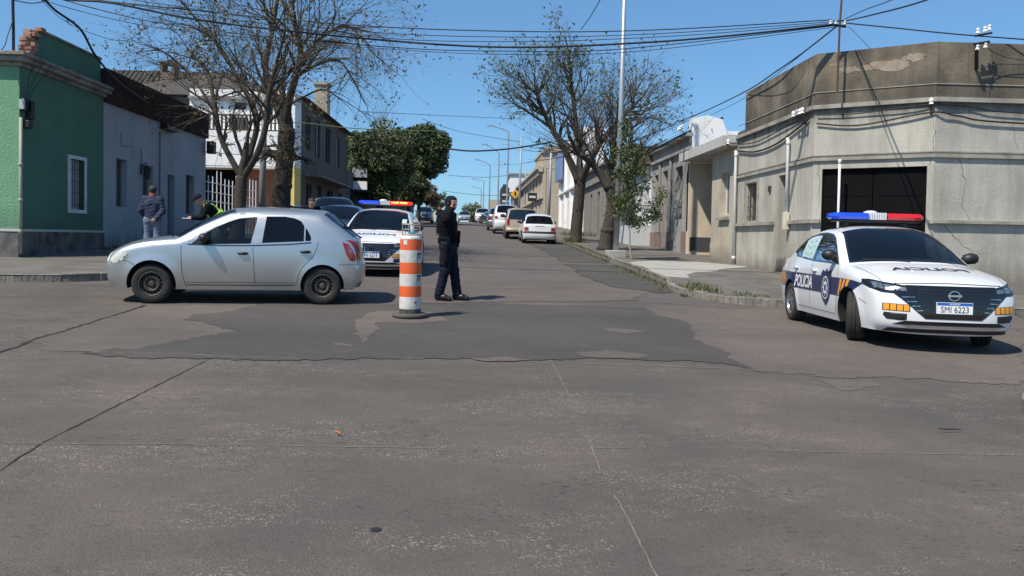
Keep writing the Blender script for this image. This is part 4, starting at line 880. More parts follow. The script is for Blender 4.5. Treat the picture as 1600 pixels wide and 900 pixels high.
# right: leaning tree
Y = 36.5; g2 = Vector((4.65, 36.5, G(4.65, 36.5) + .1)); fx = lambda x, y, dy=0: px_(x, y, Y + dy)
bare_tree(g2, .4, [
    ([tuple(g2), fx(902, 340), fx(905, 305), fx(907, 280)], (.28, .27), []),
    ([fx(905, 285), fx(885, 240), fx(862, 200), fx(845, 165), fx(838, 140)], (.19, .07), [(.4, 3, 1.5, .8), (.7, 5, 1.5, .8), (.9, 5, 1.3, .8)]),
    ([fx(905, 285), fx(905, 230, 1), fx(898, 175, 1), fx(893, 130, 1.2), fx(888, 80, 1.2)], (.17, .06), [(.3, 3, 1.4, .9), (.5, 4, 1.4, .9), (.7, 5, 1.3, .8), (.9, 4, .9, .6)]),
    ([fx(908, 285), fx(925, 245, -1), fx(948, 210, -1), fx(975, 180, -1), fx(995, 160, -1)], (.18, .07), [(.4, 4, 1.4, .9), (.7, 5, 1.4, .8), (.9, 5, 1.3, .8)]),
    ([fx(862, 200), fx(825, 175, -.8), fx(800, 160, -1)], (.07, .03), [(.5, 4, 1.0, .8), (.9, 4, .9, .8)]),
    ([fx(948, 210, -1), fx(985, 200, 0), fx(1020, 180, 0)], (.07, .03), [(.5, 5, 1.2, .8), (.9, 5, 1.1, .9)]),
], 37, 'bare_street_tree', 'broad leaning tree with sparse new leaves beside the parked white sedan', 'street trees losing their leaves', depth=6, leaf_n=.045, leaf_s=.07, leaf_m=M_LEAFG, droop=.0, maxseg=60000, zmin_leaf=6.0, lscale=.74, dn=1.3)
# right: knotty pollard with long thin shoots
Y = 29.5; g3 = Vector((4.95, 29.5, G(4.95, 29.5) + .1)); fx = lambda x, y, dy=0: px_(x, y, Y + dy); rnd = random.Random(5)
limbs = [([tuple(g3), fx(950, 360), fx(957, 320), fx(952, 290)], (.29, .19), []), ([fx(952, 295), fx(930, 262), fx(905, 240, -.4)], (.16, .10), []), ([fx(952, 295), fx(955, 262, .2), fx(958, 235, .3)], (.15, .10), []), ([fx(954, 295), fx(975, 270, -.3), fx(992, 252, -.3)], (.13, .09), [])]
for i in range(150):
    h = rnd.choice([(905, 240), (958, 235), (992, 252), (930, 262), (955, 262)]); ex = h[0] + rnd.gauss(0, 38) + (12 if h[0] > 950 else -10); ey = 130 + rnd.random() * 60 + abs(ex - 950) * .5
    limbs.append(([fx(*h), fx((h[0] * .65 + ex * .35), (h[1] * .6 + ey * .4), rnd.uniform(-.5, .5)), fx(ex, ey, rnd.uniform(-1.3, 1.3))], (.022, .008), [(.5, 1, .7, .4), (.8, 2, .6, .5)]))
bare_tree(g3, .3, limbs, 41, 'pollard_tree', 'knotty pollarded tree with long reddish shoots beside the tall lamp pole', 'street trees losing their leaves', depth=2, leaf_n=.03, leaf_s=.06, twig_m=M_TWIG2, knots=14, maxseg=8000, lscale=.8)
# young leafy tree
Y = 23.6; g4 = Vector((4.85, 23.6, G(4.85, 23.6) + .1)); fx = lambda x, y, dy=0: px_(x, y, Y + dy)
yt = tag(empty('young_tree', g4), 'young street tree with fresh green leaves on a thin pale stem beside the lamp pole', 'tree'); b = MB(); rnd = random.Random(9)
b.tube(smooth_line([tuple(g4), fx(984, 385), fx(984, 362), fx(981, 345), fx(980, 300), fx(983, 250), fx(980, 215)], 4), [.035 * (1 - i / 40) for i in range(25)], 7); b.build('trunk', mat('pale_stem', (.33, .28, .21), .9, var=.5), yt, smooth=True, fixn=False)
br = MB(); lv = MB()
ends = [((981, 345), (1012, 345)), ((1012, 345), (1036, 300)), ((981, 340), (1000, 352)), ((980, 320), (955, 310)), ((980, 305), (1008, 290)), ((982, 280), (957, 268)), ((982, 270), (1010, 262)), ((983, 250), (965, 235)), ((983, 250), (1005, 235)), ((980, 225), (975, 190)), ((981, 300), (965, 335)), ((982, 262), (1012, 278)), ((982, 290), (975, 262)), ((980, 330), (1003, 322)), ((1012, 345), (1028, 335))]
for (a, c) in ends:
    dz = rnd.uniform(-.4, .4); A_ = Vector(fx(*a)); B_ = Vector(fx(*c, dz)); br.tube([A_, (A_ + B_) / 2 + Vector((0, 0, .03)), B_], [.014, .01, .005], 5)
    n_ = int((B_ - A_).length * 300)
    for _ in range(n_):
        t = rnd.uniform(.15, 1.05); lv_p = A_ + (B_ - A_) * t + Vector((rnd.gauss(0, .11), rnd.gauss(0, .13), rnd.gauss(0, .10))); leaf(lv, lv_p, rnd.uniform(.03, .068), rnd)
for _ in range(1300):
    t = rnd.random(); p = Vector(fx(980 + rnd.gauss(0, 13), 225 + 120 * t, rnd.gauss(0, .25))); leaf(lv, p, rnd.uniform(.03, .065), rnd)
cr = br.build('crown', M_TWIG, yt, fixn=False); lv.build('leaves', mat('leaf_fresh', (.07, .095, .02), .6, var=.9, vscale=6, col2=(.032, .05, .014)), cr, fixn=False)

# evergreens
M_EVG = mat('evergreen_leaf', (.060, .085, .028), .7, var=.9, vscale=1.1, col2=(.024, .044, .016)); M_EVG2 = mat('evergreen_leaf_light', (.085, .115, .032), .7, var=.8, vscale=1.5, col2=(.04, .06, .02))
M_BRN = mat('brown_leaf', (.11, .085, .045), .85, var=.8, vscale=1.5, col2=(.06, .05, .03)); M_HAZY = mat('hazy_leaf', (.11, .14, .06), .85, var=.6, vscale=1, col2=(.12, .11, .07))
def clump_tree(x, y, zc0, zc1, rx, ry, m, label, n=34, per=170, ls=.16, seed=1, trunk_r=.22, group='round evergreens and bushes up the street', nm='evergreen_tree', m2=None, dens=1.0, droop=0):
    rnd = random.Random(seed); z0 = G(x, y); rt = tag(empty(nm, (x, y, z0)), label, 'tree', group); t = MB(); t.tube(smooth_line([(x, y, z0 - .1), (x + .1, y, z0 + (zc0 - z0) * .6), (x - .1, y + .1, zc0 + .6), (x, y, (zc0 + zc1) / 2)], 4), [trunk_r * (1 - i * .05) for i in range(13)], 8)
    b = MB(); cz = (zc0 + zc1) / 2; hz = (zc1 - zc0) / 2; cs = []
    for i in range(n):
        while True:
            p = Vector((rnd.uniform(-1, 1), rnd.uniform(-1, 1), rnd.uniform(-1, 1)))
            if .35 < p.length < 1: break
        p = p * (.62 + .2 * rnd.random()) if p.length > .5 else p
        c = Vector((x + p.x * rx, y + p.y * ry, cz + p.z * hz)); r = rnd.uniform(.24, .42) * min(rx, hz * 1.1); cs.append((c, r))
    for c, r in cs:
        b.mat(1 if (m2 and rnd.random() < .3) else 0)
        if len(t.v) < 900: t.tube([(x, y, zc0 + .8), tuple((Vector((x, y, zc0 + 1)) + c) / 2 + Vector((0, 0, .2))), tuple(c)], [trunk_r * .4, trunk_r * .25, trunk_r * .1], 4)
        for _ in range(int(per * dens)):
            d = Vector((rnd.gauss(0, 1), rnd.gauss(0, 1), rnd.gauss(0, 1))).normalized(); q = c + d * r * (rnd.random() ** .33) * Vector((1, 1, .8)).length / 1.6; q.z = c.z + (q.z - c.z) * .85
            leaf(b, q, ls * rnd.uniform(.5, 1.2), rnd)
    t.build('trunk', M_BARK, rt, smooth=True, fixn=False); b.build('crown', [m, m2] if m2 else m, rt, fixn=False); return rt
def ct(pxc, w, pt, pb, Y, m, label, **k):
    a = on_y(pxc, pt, Y); c = on_y(pxc, pb, Y); r = w / 2 / FPX * Y; return clump_tree(a.x, Y, c.z, a.z, r, r, m, label, **k)
ct(598, 112, 186, 322, 62, M_EVG, 'dark dense evergreen with brown tint above the parked police car', n=110, per=330, ls=.17, seed=3, m2=M_EVG2)
ct(655, 104, 183, 292, 74, M_EVG, 'tall round evergreen standing highest and furthest right of the dark green trees', n=110, per=330, ls=.20, seed=4, m2=M_EVG2)
ct(561, 52, 196, 262, 80, M_EVG2, 'light olive evergreen peeping out right beside the grey house roof', n=30, per=220, ls=.2, seed=5)
ct(640, 70, 262, 330, 70, M_EVG, 'low dark evergreen filling the shade under the tall round one', n=34, per=220, ls=.18, seed=6)
ct(668, 44, 283, 332, 92, M_BRN, 'brown thinly leaved small tree right of the evergreens', n=22, per=140, ls=.17, seed=7, nm='brown_tree', trunk_r=.12)
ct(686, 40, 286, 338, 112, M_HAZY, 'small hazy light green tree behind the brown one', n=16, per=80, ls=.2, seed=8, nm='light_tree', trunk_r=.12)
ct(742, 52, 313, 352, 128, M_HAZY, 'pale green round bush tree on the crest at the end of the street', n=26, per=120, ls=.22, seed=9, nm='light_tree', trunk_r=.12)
# thin bare treetops over the evergreens
for (pxc, pt, pb, Y_, s) in ((592, 178, 300, 66, 3),):
    a = on_y(pxc, pb, Y_); bare_tree(Vector((a.x, Y_, G(a.x, Y_))), .1, [([(a.x, Y_, G(a.x, Y_)), tuple(on_y(pxc - 2, 260, Y_)), tuple(on_y(pxc, 215, Y_))], (.16, .07), [(.8, 3, 1.4, .5)])], s, 'bare_treetop', 'thin leafless treetop poking out above the dark evergreens', 'street trees losing their leaves', depth=4, leaf_n=0, lscale=1.1, maxseg=900)

# ================================================================== POLES, MASTS, WIRES
M_GALV = mat('galvanised', (.42, .45, .48), .45, metal=.5, var=.3, vscale=4)
M_GALVF = mat('galvanised_far', (.30, .33, .36), .55, metal=.3)
M_WIRE = mat('wire_black', (.012, .012, .014), .6); M_IRON = mat('rusty_iron', (.10, .05, .035), .85, var=.6)
lp = tag(empty('lamp_post', (4.62, 25.2, G(4.62, 25.2) + .12)), 'tall near galvanised lamp post on a concrete foot rising out of the picture', 'lamp post')
b = MB(); b.tube([(4.60, 25.2, G(4.6, 25.2) + .1), (4.68, 25.2, 6), (4.74, 25.2, 12.6)], [.10, .085, .06], 14); b.build('pole', M_GALV, lp, smooth=True)
b = MB(); b.box(4.28, 4.92, 24.9, 25.5, G(4.6, 25.2) + .0, G(4.6, 25.2) + .34); b.build('foot', M_CONC, lp, bevel=.03)
b = MB(); b.tube([(4.74, 25.2, 12.5), (4.3, 25.2, 12.9), (3.0, 25.2, 13.1)], .04, 8); b.build('arm', M_GALV, lp, smooth=True); b = MB(); b.box(2.3, 3.0, 25.1, 25.3, 13.05, 13.15); b.build('lamp_head', M_GALV, lp)
lab = ['first distant lamp post with its arm reaching left above the pickup', 'second distant lamp post, next shorter to its left', 'third distant lamp post, shorter again against the sky', 'fourth distant lamp post, almost at the crest', 'fifth and shortest distant lamp post over the pale bush']
for i, (pxb, pyt, ax_, ay_, Y_) in enumerate([(795, 206, 770, 197, 81), (780, 240, 760, 226, 98), (766, 258, 748, 250, 112), (756, 283, 743, 280, 128), (752, 296, 741, 292, 145)]):
    p = on_y(pxb, pyt, Y_); e = on_y(ax_, ay_, Y_); rt = tag(empty('street_lamp', (p.x, Y_, G(p.x, Y_))), lab[i], 'lamp post', 'distant lamp posts along the right kerb')
    b = MB(); b.tube([(p.x - .1, Y_, G(p.x, Y_)), (p.x, Y_, p.z)], [.13, .07], 8); b.build('pole', M_GALVF, rt); b = MB(); b.tube([(p.x, Y_, p.z), (p.x * .6 + e.x * .4, Y_, p.z * .45 + e.z * .55), tuple(e)], .06, 6); b.build('arm', M_GALVF, rt)
    b = MB(); b.box(e.x - .6, e.x + .1, Y_ - .12, Y_ + .12, e.z - .03, e.z + .09); b.build('lamp_head', M_GALVF, rt)
for (pxb, pyt, Y_, l) in ((815, 212, 66, 'plain grey pole without an arm behind the parked pickup'), (862, 222, 52, 'grey pole in front of the blue board carrying the thick cable'), (822, 262, 100, 'short thin grey pole beside the white modern block')):
    p = on_y(pxb, pyt, Y_); b = MB(); b.tube([(p.x - .15, Y_, G(p.x, Y_)), (p.x, Y_, p.z)], [.12, .08], 8); tag(b.build('utility_pole', M_GALVF, smooth=True), l, 'pole')
p = on_y(410, 140, 29); b = MB(); b.tube([(p.x, 29, G(p.x, 29)), (p.x + .1, 29, p.z)], [.14, .10], 10); tag(b.build('utility_pole', mat('grey_concrete_pole', (.24, .23, .21), .9, var=.4), smooth=True), 'grey concrete pole standing behind the slim forked tree by the brick wall', 'pole')
ML = Vector(on_y(21, 50, 17.5)); mt = MB(); mt.tube([(ML.x, 17.5, 5.3), tuple(ML), (ML.x - .05, 17.5, 8.6)], .032, 8); tag(mt.build('roof_mast', M_WIRE), 'black iron mast above the broken brick corner of the green house', 'mast')
q0 = on_y(1308, 145, 17.15); q1 = on_y(1312, 40, 17.15); q2 = on_y(1318, -40, 17.15)
rt = tag(empty('wire_mast', q0), 'thin rusty mast on the chamfered corner of the cement building where the wires meet', 'mast'); b = MB(); b.tube([q0, q1, q2], .025, 8); b.build('pole', M_IRON, rt)
b = MB(); b.tube([q1 + Vector((-.25, 0, .02)), q1 + Vector((.15, 0, -.02))], .03, 6); b.tube([q1 + Vector((-.15, 0, .1)), q1 + Vector((.1, 0, .12))], .02, 6); b.build('cross_arm', M_WIRE, rt)
for dx in (-.22, -.1, .12): b = MB(); b.lathe(q1 + Vector((dx, 0, .03)), (0, 0, 1), [(.0, 0), (.04, 0), (.03, .04), (.04, .06), (.0, .1)], 8); b.build('porcelain', M_WTRIM, rt)
def wire(pts, r, label, group='overhead wires above the crossing', sag=0.0, nm='overhead_wire', m=None, n=16):
    P = [Vector(p) for p in pts]
    if len(P) == 2:
        a, c = P; P = [a + (c - a) * (i / n) - Vector((0, 0, sag * 4 * (i / n) * (1 - i / n))) for i in range(n + 1)]
    else: P = [Vector(p) for p in smooth_line(pts, 8)]
    b = MB(); b.tube(P, r, 5); o = b.build(nm, m or M_WIRE, smooth=True, fixn=False); return tag(o, label, 'wire', group)
def wpx(pl, r, label, **k): return wire([tuple(on_y(x, y, Y)) for (x, y, Y) in pl], r, label, **k)
YW = 17.3
wpx([(-60, -22, 17), (175, 3, 17.1), (535, 38, 17.2), (800, 49, YW), (1020, 47, YW), (1300, 31, YW)], .013, 'topmost thin wire from the left edge to the roof mast')
wpx([(-40, -38, 17), (90, -3, 17), (175, 5, 17.1), (330, 34, 17.2), (600, 63, YW), (800, 74, YW), (1000, 67, YW), (1150, 55, YW), (1306, 38, YW)], .024, 'thickest black cable of the bundle strung across the crossing')
wpx([(-60, -40, 17), (250, 6, 17.1), (540, 47, 17.2), (800, 58, YW), (1040, 52, YW), (1300, 34, YW)], .009, 'thin wire just under the topmost one')
wpx([(-60, -32, 17), (210, 8, 17.1), (560, 56, 17.2), (800, 65, YW), (1060, 56, YW), (1304, 36, YW)], .009, 'thin wire just above the thick cable')
wpx([(30, -20, 17), (260, 38, 17.2), (600, 73, YW), (800, 80, YW), (980, 76, YW), (1306, 40, YW)], .011, 'thin wire hanging just below the thick cable')
wpx([(30, -10, 17), (240, 42, 17.2), (600, 76, YW), (800, 85, YW), (1000, 80, YW), (1308, 42, YW)], .008, 'lowest thin wire of the bundle across the crossing')
wpx([(60, -12, 17), (85, 15, 17.3), (125, 45, 17.8), (150, 88, 18.6), (185, 128, 20.5), (230, 160, 23)], .028, 'twisted black cable running down along the green parapet', nm='service_drop')
wpx([(60, -5, 17), (100, 32, 17.6), (160, 58, 17.9), (200, 62, 18.2), (230, 40, 20)], .007, 'thin slack wire in the sky over the green house', nm='service_drop')
wpx([(21, 30, 17.5), (12, 55, 17.3), (5, 75, 17), (-20, 95, 16.6)], .010, 'short slack wire hanging left from the black mast', nm='service_drop')
wpx([(21, 0, 17.5), (50, 5, 17.5), (75, 0, 17.5), (90, -10, 17.4)], .014, 'short looped cable at the head of the black mast', nm='service_drop')
wpx([(1306, 42, YW), (1255, 82, 18.5), (1215, 110, 19.8), (1170, 140, 22), (1105, 172, 26), (1060, 190, 29)], .018, 'wire dropping left from the roof mast towards the white gable', nm='service_drop')
wpx([(1302, 45, YW), (1240, 95, 18.5), (1205, 122, 20), (1160, 155, 23), (1110, 180, 26.5)], .008, 'thin second wire dropping left beside the wire to the white gable', nm='service_drop')
wpx([(1320, 36, YW), (1400, 44, 17.0), (1500, 54, 16.6), (1660, 66, 16.0)], .016, 'wire running right from the roof mast above the cement parapet')
wpx([(1320, 33, YW), (1360, 24, 15.5), (1445, 1, 12.5), (1600, -60, 9.5)], .016, 'wire coming forward from the roof mast over the police sedan')
wpx([(1320, 30, YW), (1350, 16, 15.5), (1400, -3, 13), (1500, -55, 10)], .010, 'thin wire rising steeply forward from the roof mast')
wpx([(1326, 42, YW), (1340, 55, 17.0), (1360, 76, 16.85)], .006, 'short wire tied from the mast to the parapet', nm='service_drop')
wpx([(942, -8, 30), (925, 22, 33), (908, 46, 36)], .02, 'thin wire dropping into the top of the leaning tree', nm='service_drop')
wpx([(696, 232, 50), (740, 236, 50), (800, 232, 51), (862, 222, 52)], .055, 'thick dark cable ending at the grey pole in front of the blue board', nm='service_drop')
wpx([(862, 222, 52), (880, 222, 55), (900, 226, 58)], .02, 'short wire from the grey pole to the white shop building', nm='service_drop')
wpx([(396, 195, 29), (470, 192, 34), (560, 201, 40), (690, 205, 50)], .025, 'yellow-green cable in front of the evergreens', nm='service_drop', m=mat('yellowgreen_cable', (.22, .26, .10), .7))
wpx([(560, 174, 60), (700, 181, 75), (815, 186, 66)], .022, 'faint thin wire across the street above the evergreens', nm='service_drop')
wpx([(660, 186, 60), (720, 206, 75), (815, 222, 66)], .022, 'second faint wire crossing behind the evergreens', nm='service_drop')
wpx([(700, 274, 100), (760, 277, 100), (815, 271, 100)], .03, 'faint far wire over the middle of the street', nm='service_drop')
wpx([(690, 298, 110), (740, 304, 110), (795, 306, 110)], .03, 'lowest faint far wire over the crest of the street', nm='service_drop')
wpx([(340, 238, 29), (300, 236, 28.2), (396, 243, 29)], .012, 'thin wire low between the white house and the concrete pole', nm='service_drop')
# cables pinned along the corner building
def fpts(l): return [ (FR(a, .05, z) if f == 'r' else FC(a, .06, z) if f == 'c' else FF(a, .06, z)) for (f, a, z) in l]
wire(fpts([('r', 23.0, 4.62), ('r', 21.5, 4.50), ('r', 20, 4.58), ('r', 18.3, 4.72)]), .016, 'upper black cable sagging along the side of the corner building', 'cables pinned to the corner building', nm='facade_cable')
wire(fpts([('r', 23.0, 4.42), ('r', 21.5, 4.22), ('r', 20, 4.25), ('r', 18.5, 4.5), ('r', 18.0, 4.62)]), .026, 'lower twisted cable sagging along the side of the corner building', 'cables pinned to the corner building', nm='facade_cable')
wire(fpts([('c', .05, 4.66), ('c', 1.0, 4.64), ('c', 2.45, 4.74), ('f', .8, 4.70), ('f', 2, 4.58), ('f', 8, 4.5)]), .014, 'upper cable across the chamfered corner front', 'cables pinned to the corner building', nm='facade_cable')
wire(fpts([('c', .05, 4.46), ('c', 1.0, 4.36), ('c', 2.45, 4.56), ('f', .5, 4.48), ('f', 1.8, 4.36), ('f', 8, 4.3)]), .020, 'lower cable across the chamfered corner front', 'cables pinned to the corner building', nm='facade_cable')
def insul(fr, us, n, z, label, nm='wall_insulator'):
    rt = tag(empty(nm, fr(us[0], n, z)), label, 'insulator'); b = MB(); b.tube([fr(us[0] - .05, n, z - .03), fr(us[-1] + .05, n, z - .03)], .018, 5); b.tube([fr((us[0] + us[-1]) / 2, 0, z - .25), fr((us[0] + us[-1]) / 2, n, z - .03)], .018, 5); b.build('bracket', M_IRON, rt)
    for u in us: b = MB(); b.lathe(fr(u, n, z), (0, 0, 1), [(.0, -.02), (.05, -.02), (.035, .03), (.05, .05), (.045, .10), (.0, .13)], 8); b.build('porcelain', mat('porcelain', (.85, .85, .82), .3), rt)
insul(FR, [17.9, 18.05, 18.2, 18.42], .25, 4.76, 'row of white insulators at the corner edge of the cement building')
insul(FC, [2.46], .09, 4.76, 'single white insulator right of the garage door high on the corner front')
insul(FR, [23.05, 23.2, 23.35], .35, 4.66, 'row of white insulators where the carport canopy meets the corner building')
insul(FR, [28.5, 28.8, 29.1], .35, 5.95, 'white insulators on the top edge of the pilaster house')
rt = tag(empty('insulator_bracket', FF(.75, .1, 5.9)), 'black bracket with four white insulators on the stained parapet at the right', 'insulator'); b = MB(); b.tube([FF(.9, .02, 5.55), FF(.66, .35, 6.0)], .04, 6); b.tube([FF(.6, .35, 6.02), FF(.95, .35, 6.08)], .03, 6); b.tube([FF(.62, .35, 6.2), FF(1.0, .35, 6.28)], .025, 6); b.build('bracket', M_WIRE, rt)
for (u, z) in ((.68, 5.9), (.86, 5.95), (.68, 6.26), (.84, 6.30), (.94, 6.34)): b = MB(); b.lathe(FF(u, .35, z), (0, 0, 1), [(.0, 0), (.045, 0), (.03, .05), (.045, .08), (.0, .13)], 8); b.build('porcelain', mat('porcelain', (.85, .85, .82), .3), rt)
wire([FF(.95, .3, 5.95), FF(1.6, .15, 5.78), FF(3, .1, 5.7)], .008, 'thin loose wire from the black bracket along the stained parapet', 'cables pinned to the corner building', nm='facade_cable')
wire([FF(.9, .3, 5.55), FF(1.2, .1, 5.62), FF(1.6, .12, 5.66), FF(4, .1, 5.60)], .008, 'lower loose wire from the black bracket along the stained parapet', 'cables pinned to the corner building', nm='facade_cable')
# ================================================================== BARREL
bp_ = on_g(640, 497); bx, by = bp_.x, bp_.y + .05; bz = G(bx, by)
BR = tag(empty('traffic_barrel', (bx, by, bz)), 'orange and white striped marker drum with a wire crown standing in the crossing', 'traffic barrel')
M_OR = mat('orange_paint', (.82, .115, .02), .5, var=.6, vscale=9, col2=(.55, .12, .05), streak=.25, streak_col=(.35, .08, .03), fine=.12, fscale=45); M_WP = mat('white_drum_paint', (.70, .69, .66), .5, var=.7, vscale=11, col2=(.42, .39, .34), fine=.2, fscale=40, streak=.5, streak_col=(.3, .27, .23)); M_RUB = mat('dirty_rubber', (.085, .078, .068), .9, var=.7, vscale=8, bump=.5)
hs = [.13, .30, .45, .62, .78, .95, 1.10]; R_ = .152
for i in range(6):
    b = MB(); b.lathe((bx, by, bz), (0, 0, 1), [(R_, hs[i]), (R_ + .003, (hs[i] + hs[i + 1]) / 2), (R_, hs[i + 1])], 40); b.build('white_band' if i % 2 == 0 else 'orange_band', M_WP if i % 2 == 0 else M_OR, BR, smooth=True, fixn=False)
b = MB(); b.lathe((bx, by, bz), (0, 0, 1), [(R_, 1.10), (R_ + .004, 1.115), (R_ - .02, 1.15), (.08, 1.165), (0.001, 1.165)], 40); b.build('lid', M_WP, BR, smooth=True, fixn=False)
b = MB(); b.lathe((bx, by, bz), (0, 0, 1), [(.148, .03), (.150, .13)], 40); b.build('foot_ring', mat('black_base', (.03, .03, .03), .8, var=.6, col2=(.15, .13, .11), vscale=9), BR, smooth=True, fixn=False)
b = MB(); b.lathe((bx, by, bz), (0, 0, 1), [(.10, .012), (.24, .008), (.255, .03), (.25, .055), (.21, .07), (.14, .065)], 40); b.build('base', M_RUB, BR, smooth=True, fixn=False)
b = MB(); mb = mat('cage_wire', (.40, .37, .30), .6, metal=.4)
def ring(b, c, r, z, t, n=20): b.tube([(c[0] + r * math.cos(6.2832 * i / n), c[1] + r * math.sin(6.2832 * i / n), z) for i in range(n + 1)], t, 5, cap=False)
ring(b, (bx, by), .125, bz + 1.17, .008); ring(b, (bx, by), .125, bz + 1.24, .006); ring(b, (bx, by), .125, bz + 1.31, .009)
for i in range(6): a = i * math.pi / 3 + .3; b.tube([(bx + .125 * math.cos(a), by + .125 * math.sin(a), bz + z_) for z_ in (1.14, 1.31)], .006, 5)
b.build('wire_crown', mb, BR, fixn=False)
b = MB()
def on_drum(b, a0, a1, z0, z1, off=.004, n=4):
    for i in range(n):
        p, q = a0 + (a1 - a0) * i / n, a0 + (a1 - a0) * (i + 1) / n; r = R_ + off
        b.quad((bx + r * math.sin(p), by - r * math.cos(p), bz + z0), (bx + r * math.sin(q), by - r * math.cos(q), bz + z0), (bx + r * math.sin(q), by - r * math.cos(q), bz + z1), (bx + r * math.sin(p), by - r * math.cos(p), bz + z1))
on_drum(b, -.62, -.25, 1.03, 1.09); b.build('sticker', M_WTRIM, BR, fixn=False)
b = MB()
for (z0) in (.83, .52):
    on_drum(b, .75, 1.25, z0 + .06, z0 + .085); on_drum(b, .72, .80, z0, z0 + .085); on_drum(b, .9, .97, z0, z0 + .04); on_drum(b, 1.05, 1.12, z0, z0 + .06)
on_drum(b, .5, .62, .21, .24); on_drum(b, .62, .8, .22, .225); b.build('scrawl', M_BLACK, BR, fixn=False)
b = MB(); b.tube([(bx - .03, by - .03, bz + 1.165), (bx + .02, by - .01, bz + 1.2), (bx + .05, by + .02, bz + 1.18)], .03, 8); tag(b.build('crushed_bottle', mat('blue_plastic', (.10, .30, .42), .3)), 'crushed blue plastic bottle inside the wire crown of the drum', 'bottle')
# ================================================================== VEHICLES
M_TYRE = mat('tyre', (.018, .018, .018), .85, var=.5, vscale=6, col2=(.05, .045, .038), bump=.2); M_TRIMB = mat('black_plastic', (.014, .014, .015), .5)
M_GLOSSB = mat('gloss_black', (.008, .008, .009), .12, coat=.6); M_CHROME = mat('chrome', (.75, .76, .78), .12, metal=1.0); M_SEAM = mat('panel_gap', (.01, .01, .011), .9)
M_UNDER = mat('underbody', (.010, .010, .010), .95); M_SEAT = mat('seat_fabric', (.035, .035, .038), .9); M_AMBER = mat('amber_reflector', (.85, .33, .015), .35, coat=.3)
M_LENS = mat('lamp_lens', (.36, .38, .40), .15, metal=.7, coat=.9, var=.8, vscale=30, col2=(.08, .09, .10)); M_LENSD = mat('lamp_dark', (.06, .065, .075), .1, coat=1.0); M_LENSC = mat('lamp_cloudy', (.62, .63, .55), .2, coat=.8)
M_RED = mat('tail_red', (.28, .012, .012), .15, coat=.8); M_STEELW = mat('steel_wheel', (.055, .052, .048), .6, metal=.3, var=.5, vscale=9, col2=(.12, .10, .08)); M_ALLOY = mat('alloy', (.45, .46, .48), .28, metal=.9)
M_NAVY = mat('navy_film', (.012, .020, .085), .3, coat=.4); M_WFILM = mat('white_film', (.82, .83, .84), .35); M_PLATE = mat('plate_white', (.78, .79, .80), .45); M_PBLUE = mat('plate_blue', (.02, .12, .45), .4)
G_CLEAR = glass('car_glass', (.012, .014, .016), .45, .01); G_DARK = glass('car_glass_dark', (.006, .006, .008), .90, .02); G_WIND = glass('windscreen_glass', (.008, .012, .02), .80, .015)
def paint(name, col, metal=0.0, rough=.32): return mat(name, col, rough, metal=metal, coat=.9, var=.06, vscale=2)
M_SILVER = paint('silver_paint', (.57, .575, .57), .82, .36); M_PWHITE = paint('police_white', (.72, .73, .74))

def sub(V, F, name, m, parent, smooth=True):
    idx = {}; vs = []; fs = []
    for f in F:
        g = []
        for i in f:
            if i not in idx: idx[i] = len(vs); vs.append(V[i])
            g.append(idx[i])
        fs.append(tuple(g))
    me = bpy.data.meshes.new(name); me.from_pydata([tuple(v) for v in vs], [], fs)
    for q in (m if isinstance(m, (list, tuple)) else [m]): me.materials.append(q)
    if smooth: me.polygons.foreach_set('use_smooth', [True] * len(fs))
    o = bpy.data.objects.new(name, me); COL.objects.link(o); o.parent = parent; return o
def tab(pts):
    P = np.array(smooth_line(pts, 8)); return lambda x: np.interp(x, P[:, 0], P[:, 1])
def circ(c, r, n=28, a0=0, a1=2 * math.pi): return [(c[0] + r * math.cos(a0 + (a1 - a0) * i / n), c[1] + r * math.sin(a0 + (a1 - a0) * i / n)) for i in range(n + (0 if a1 - a0 > 6.2 else 1))]
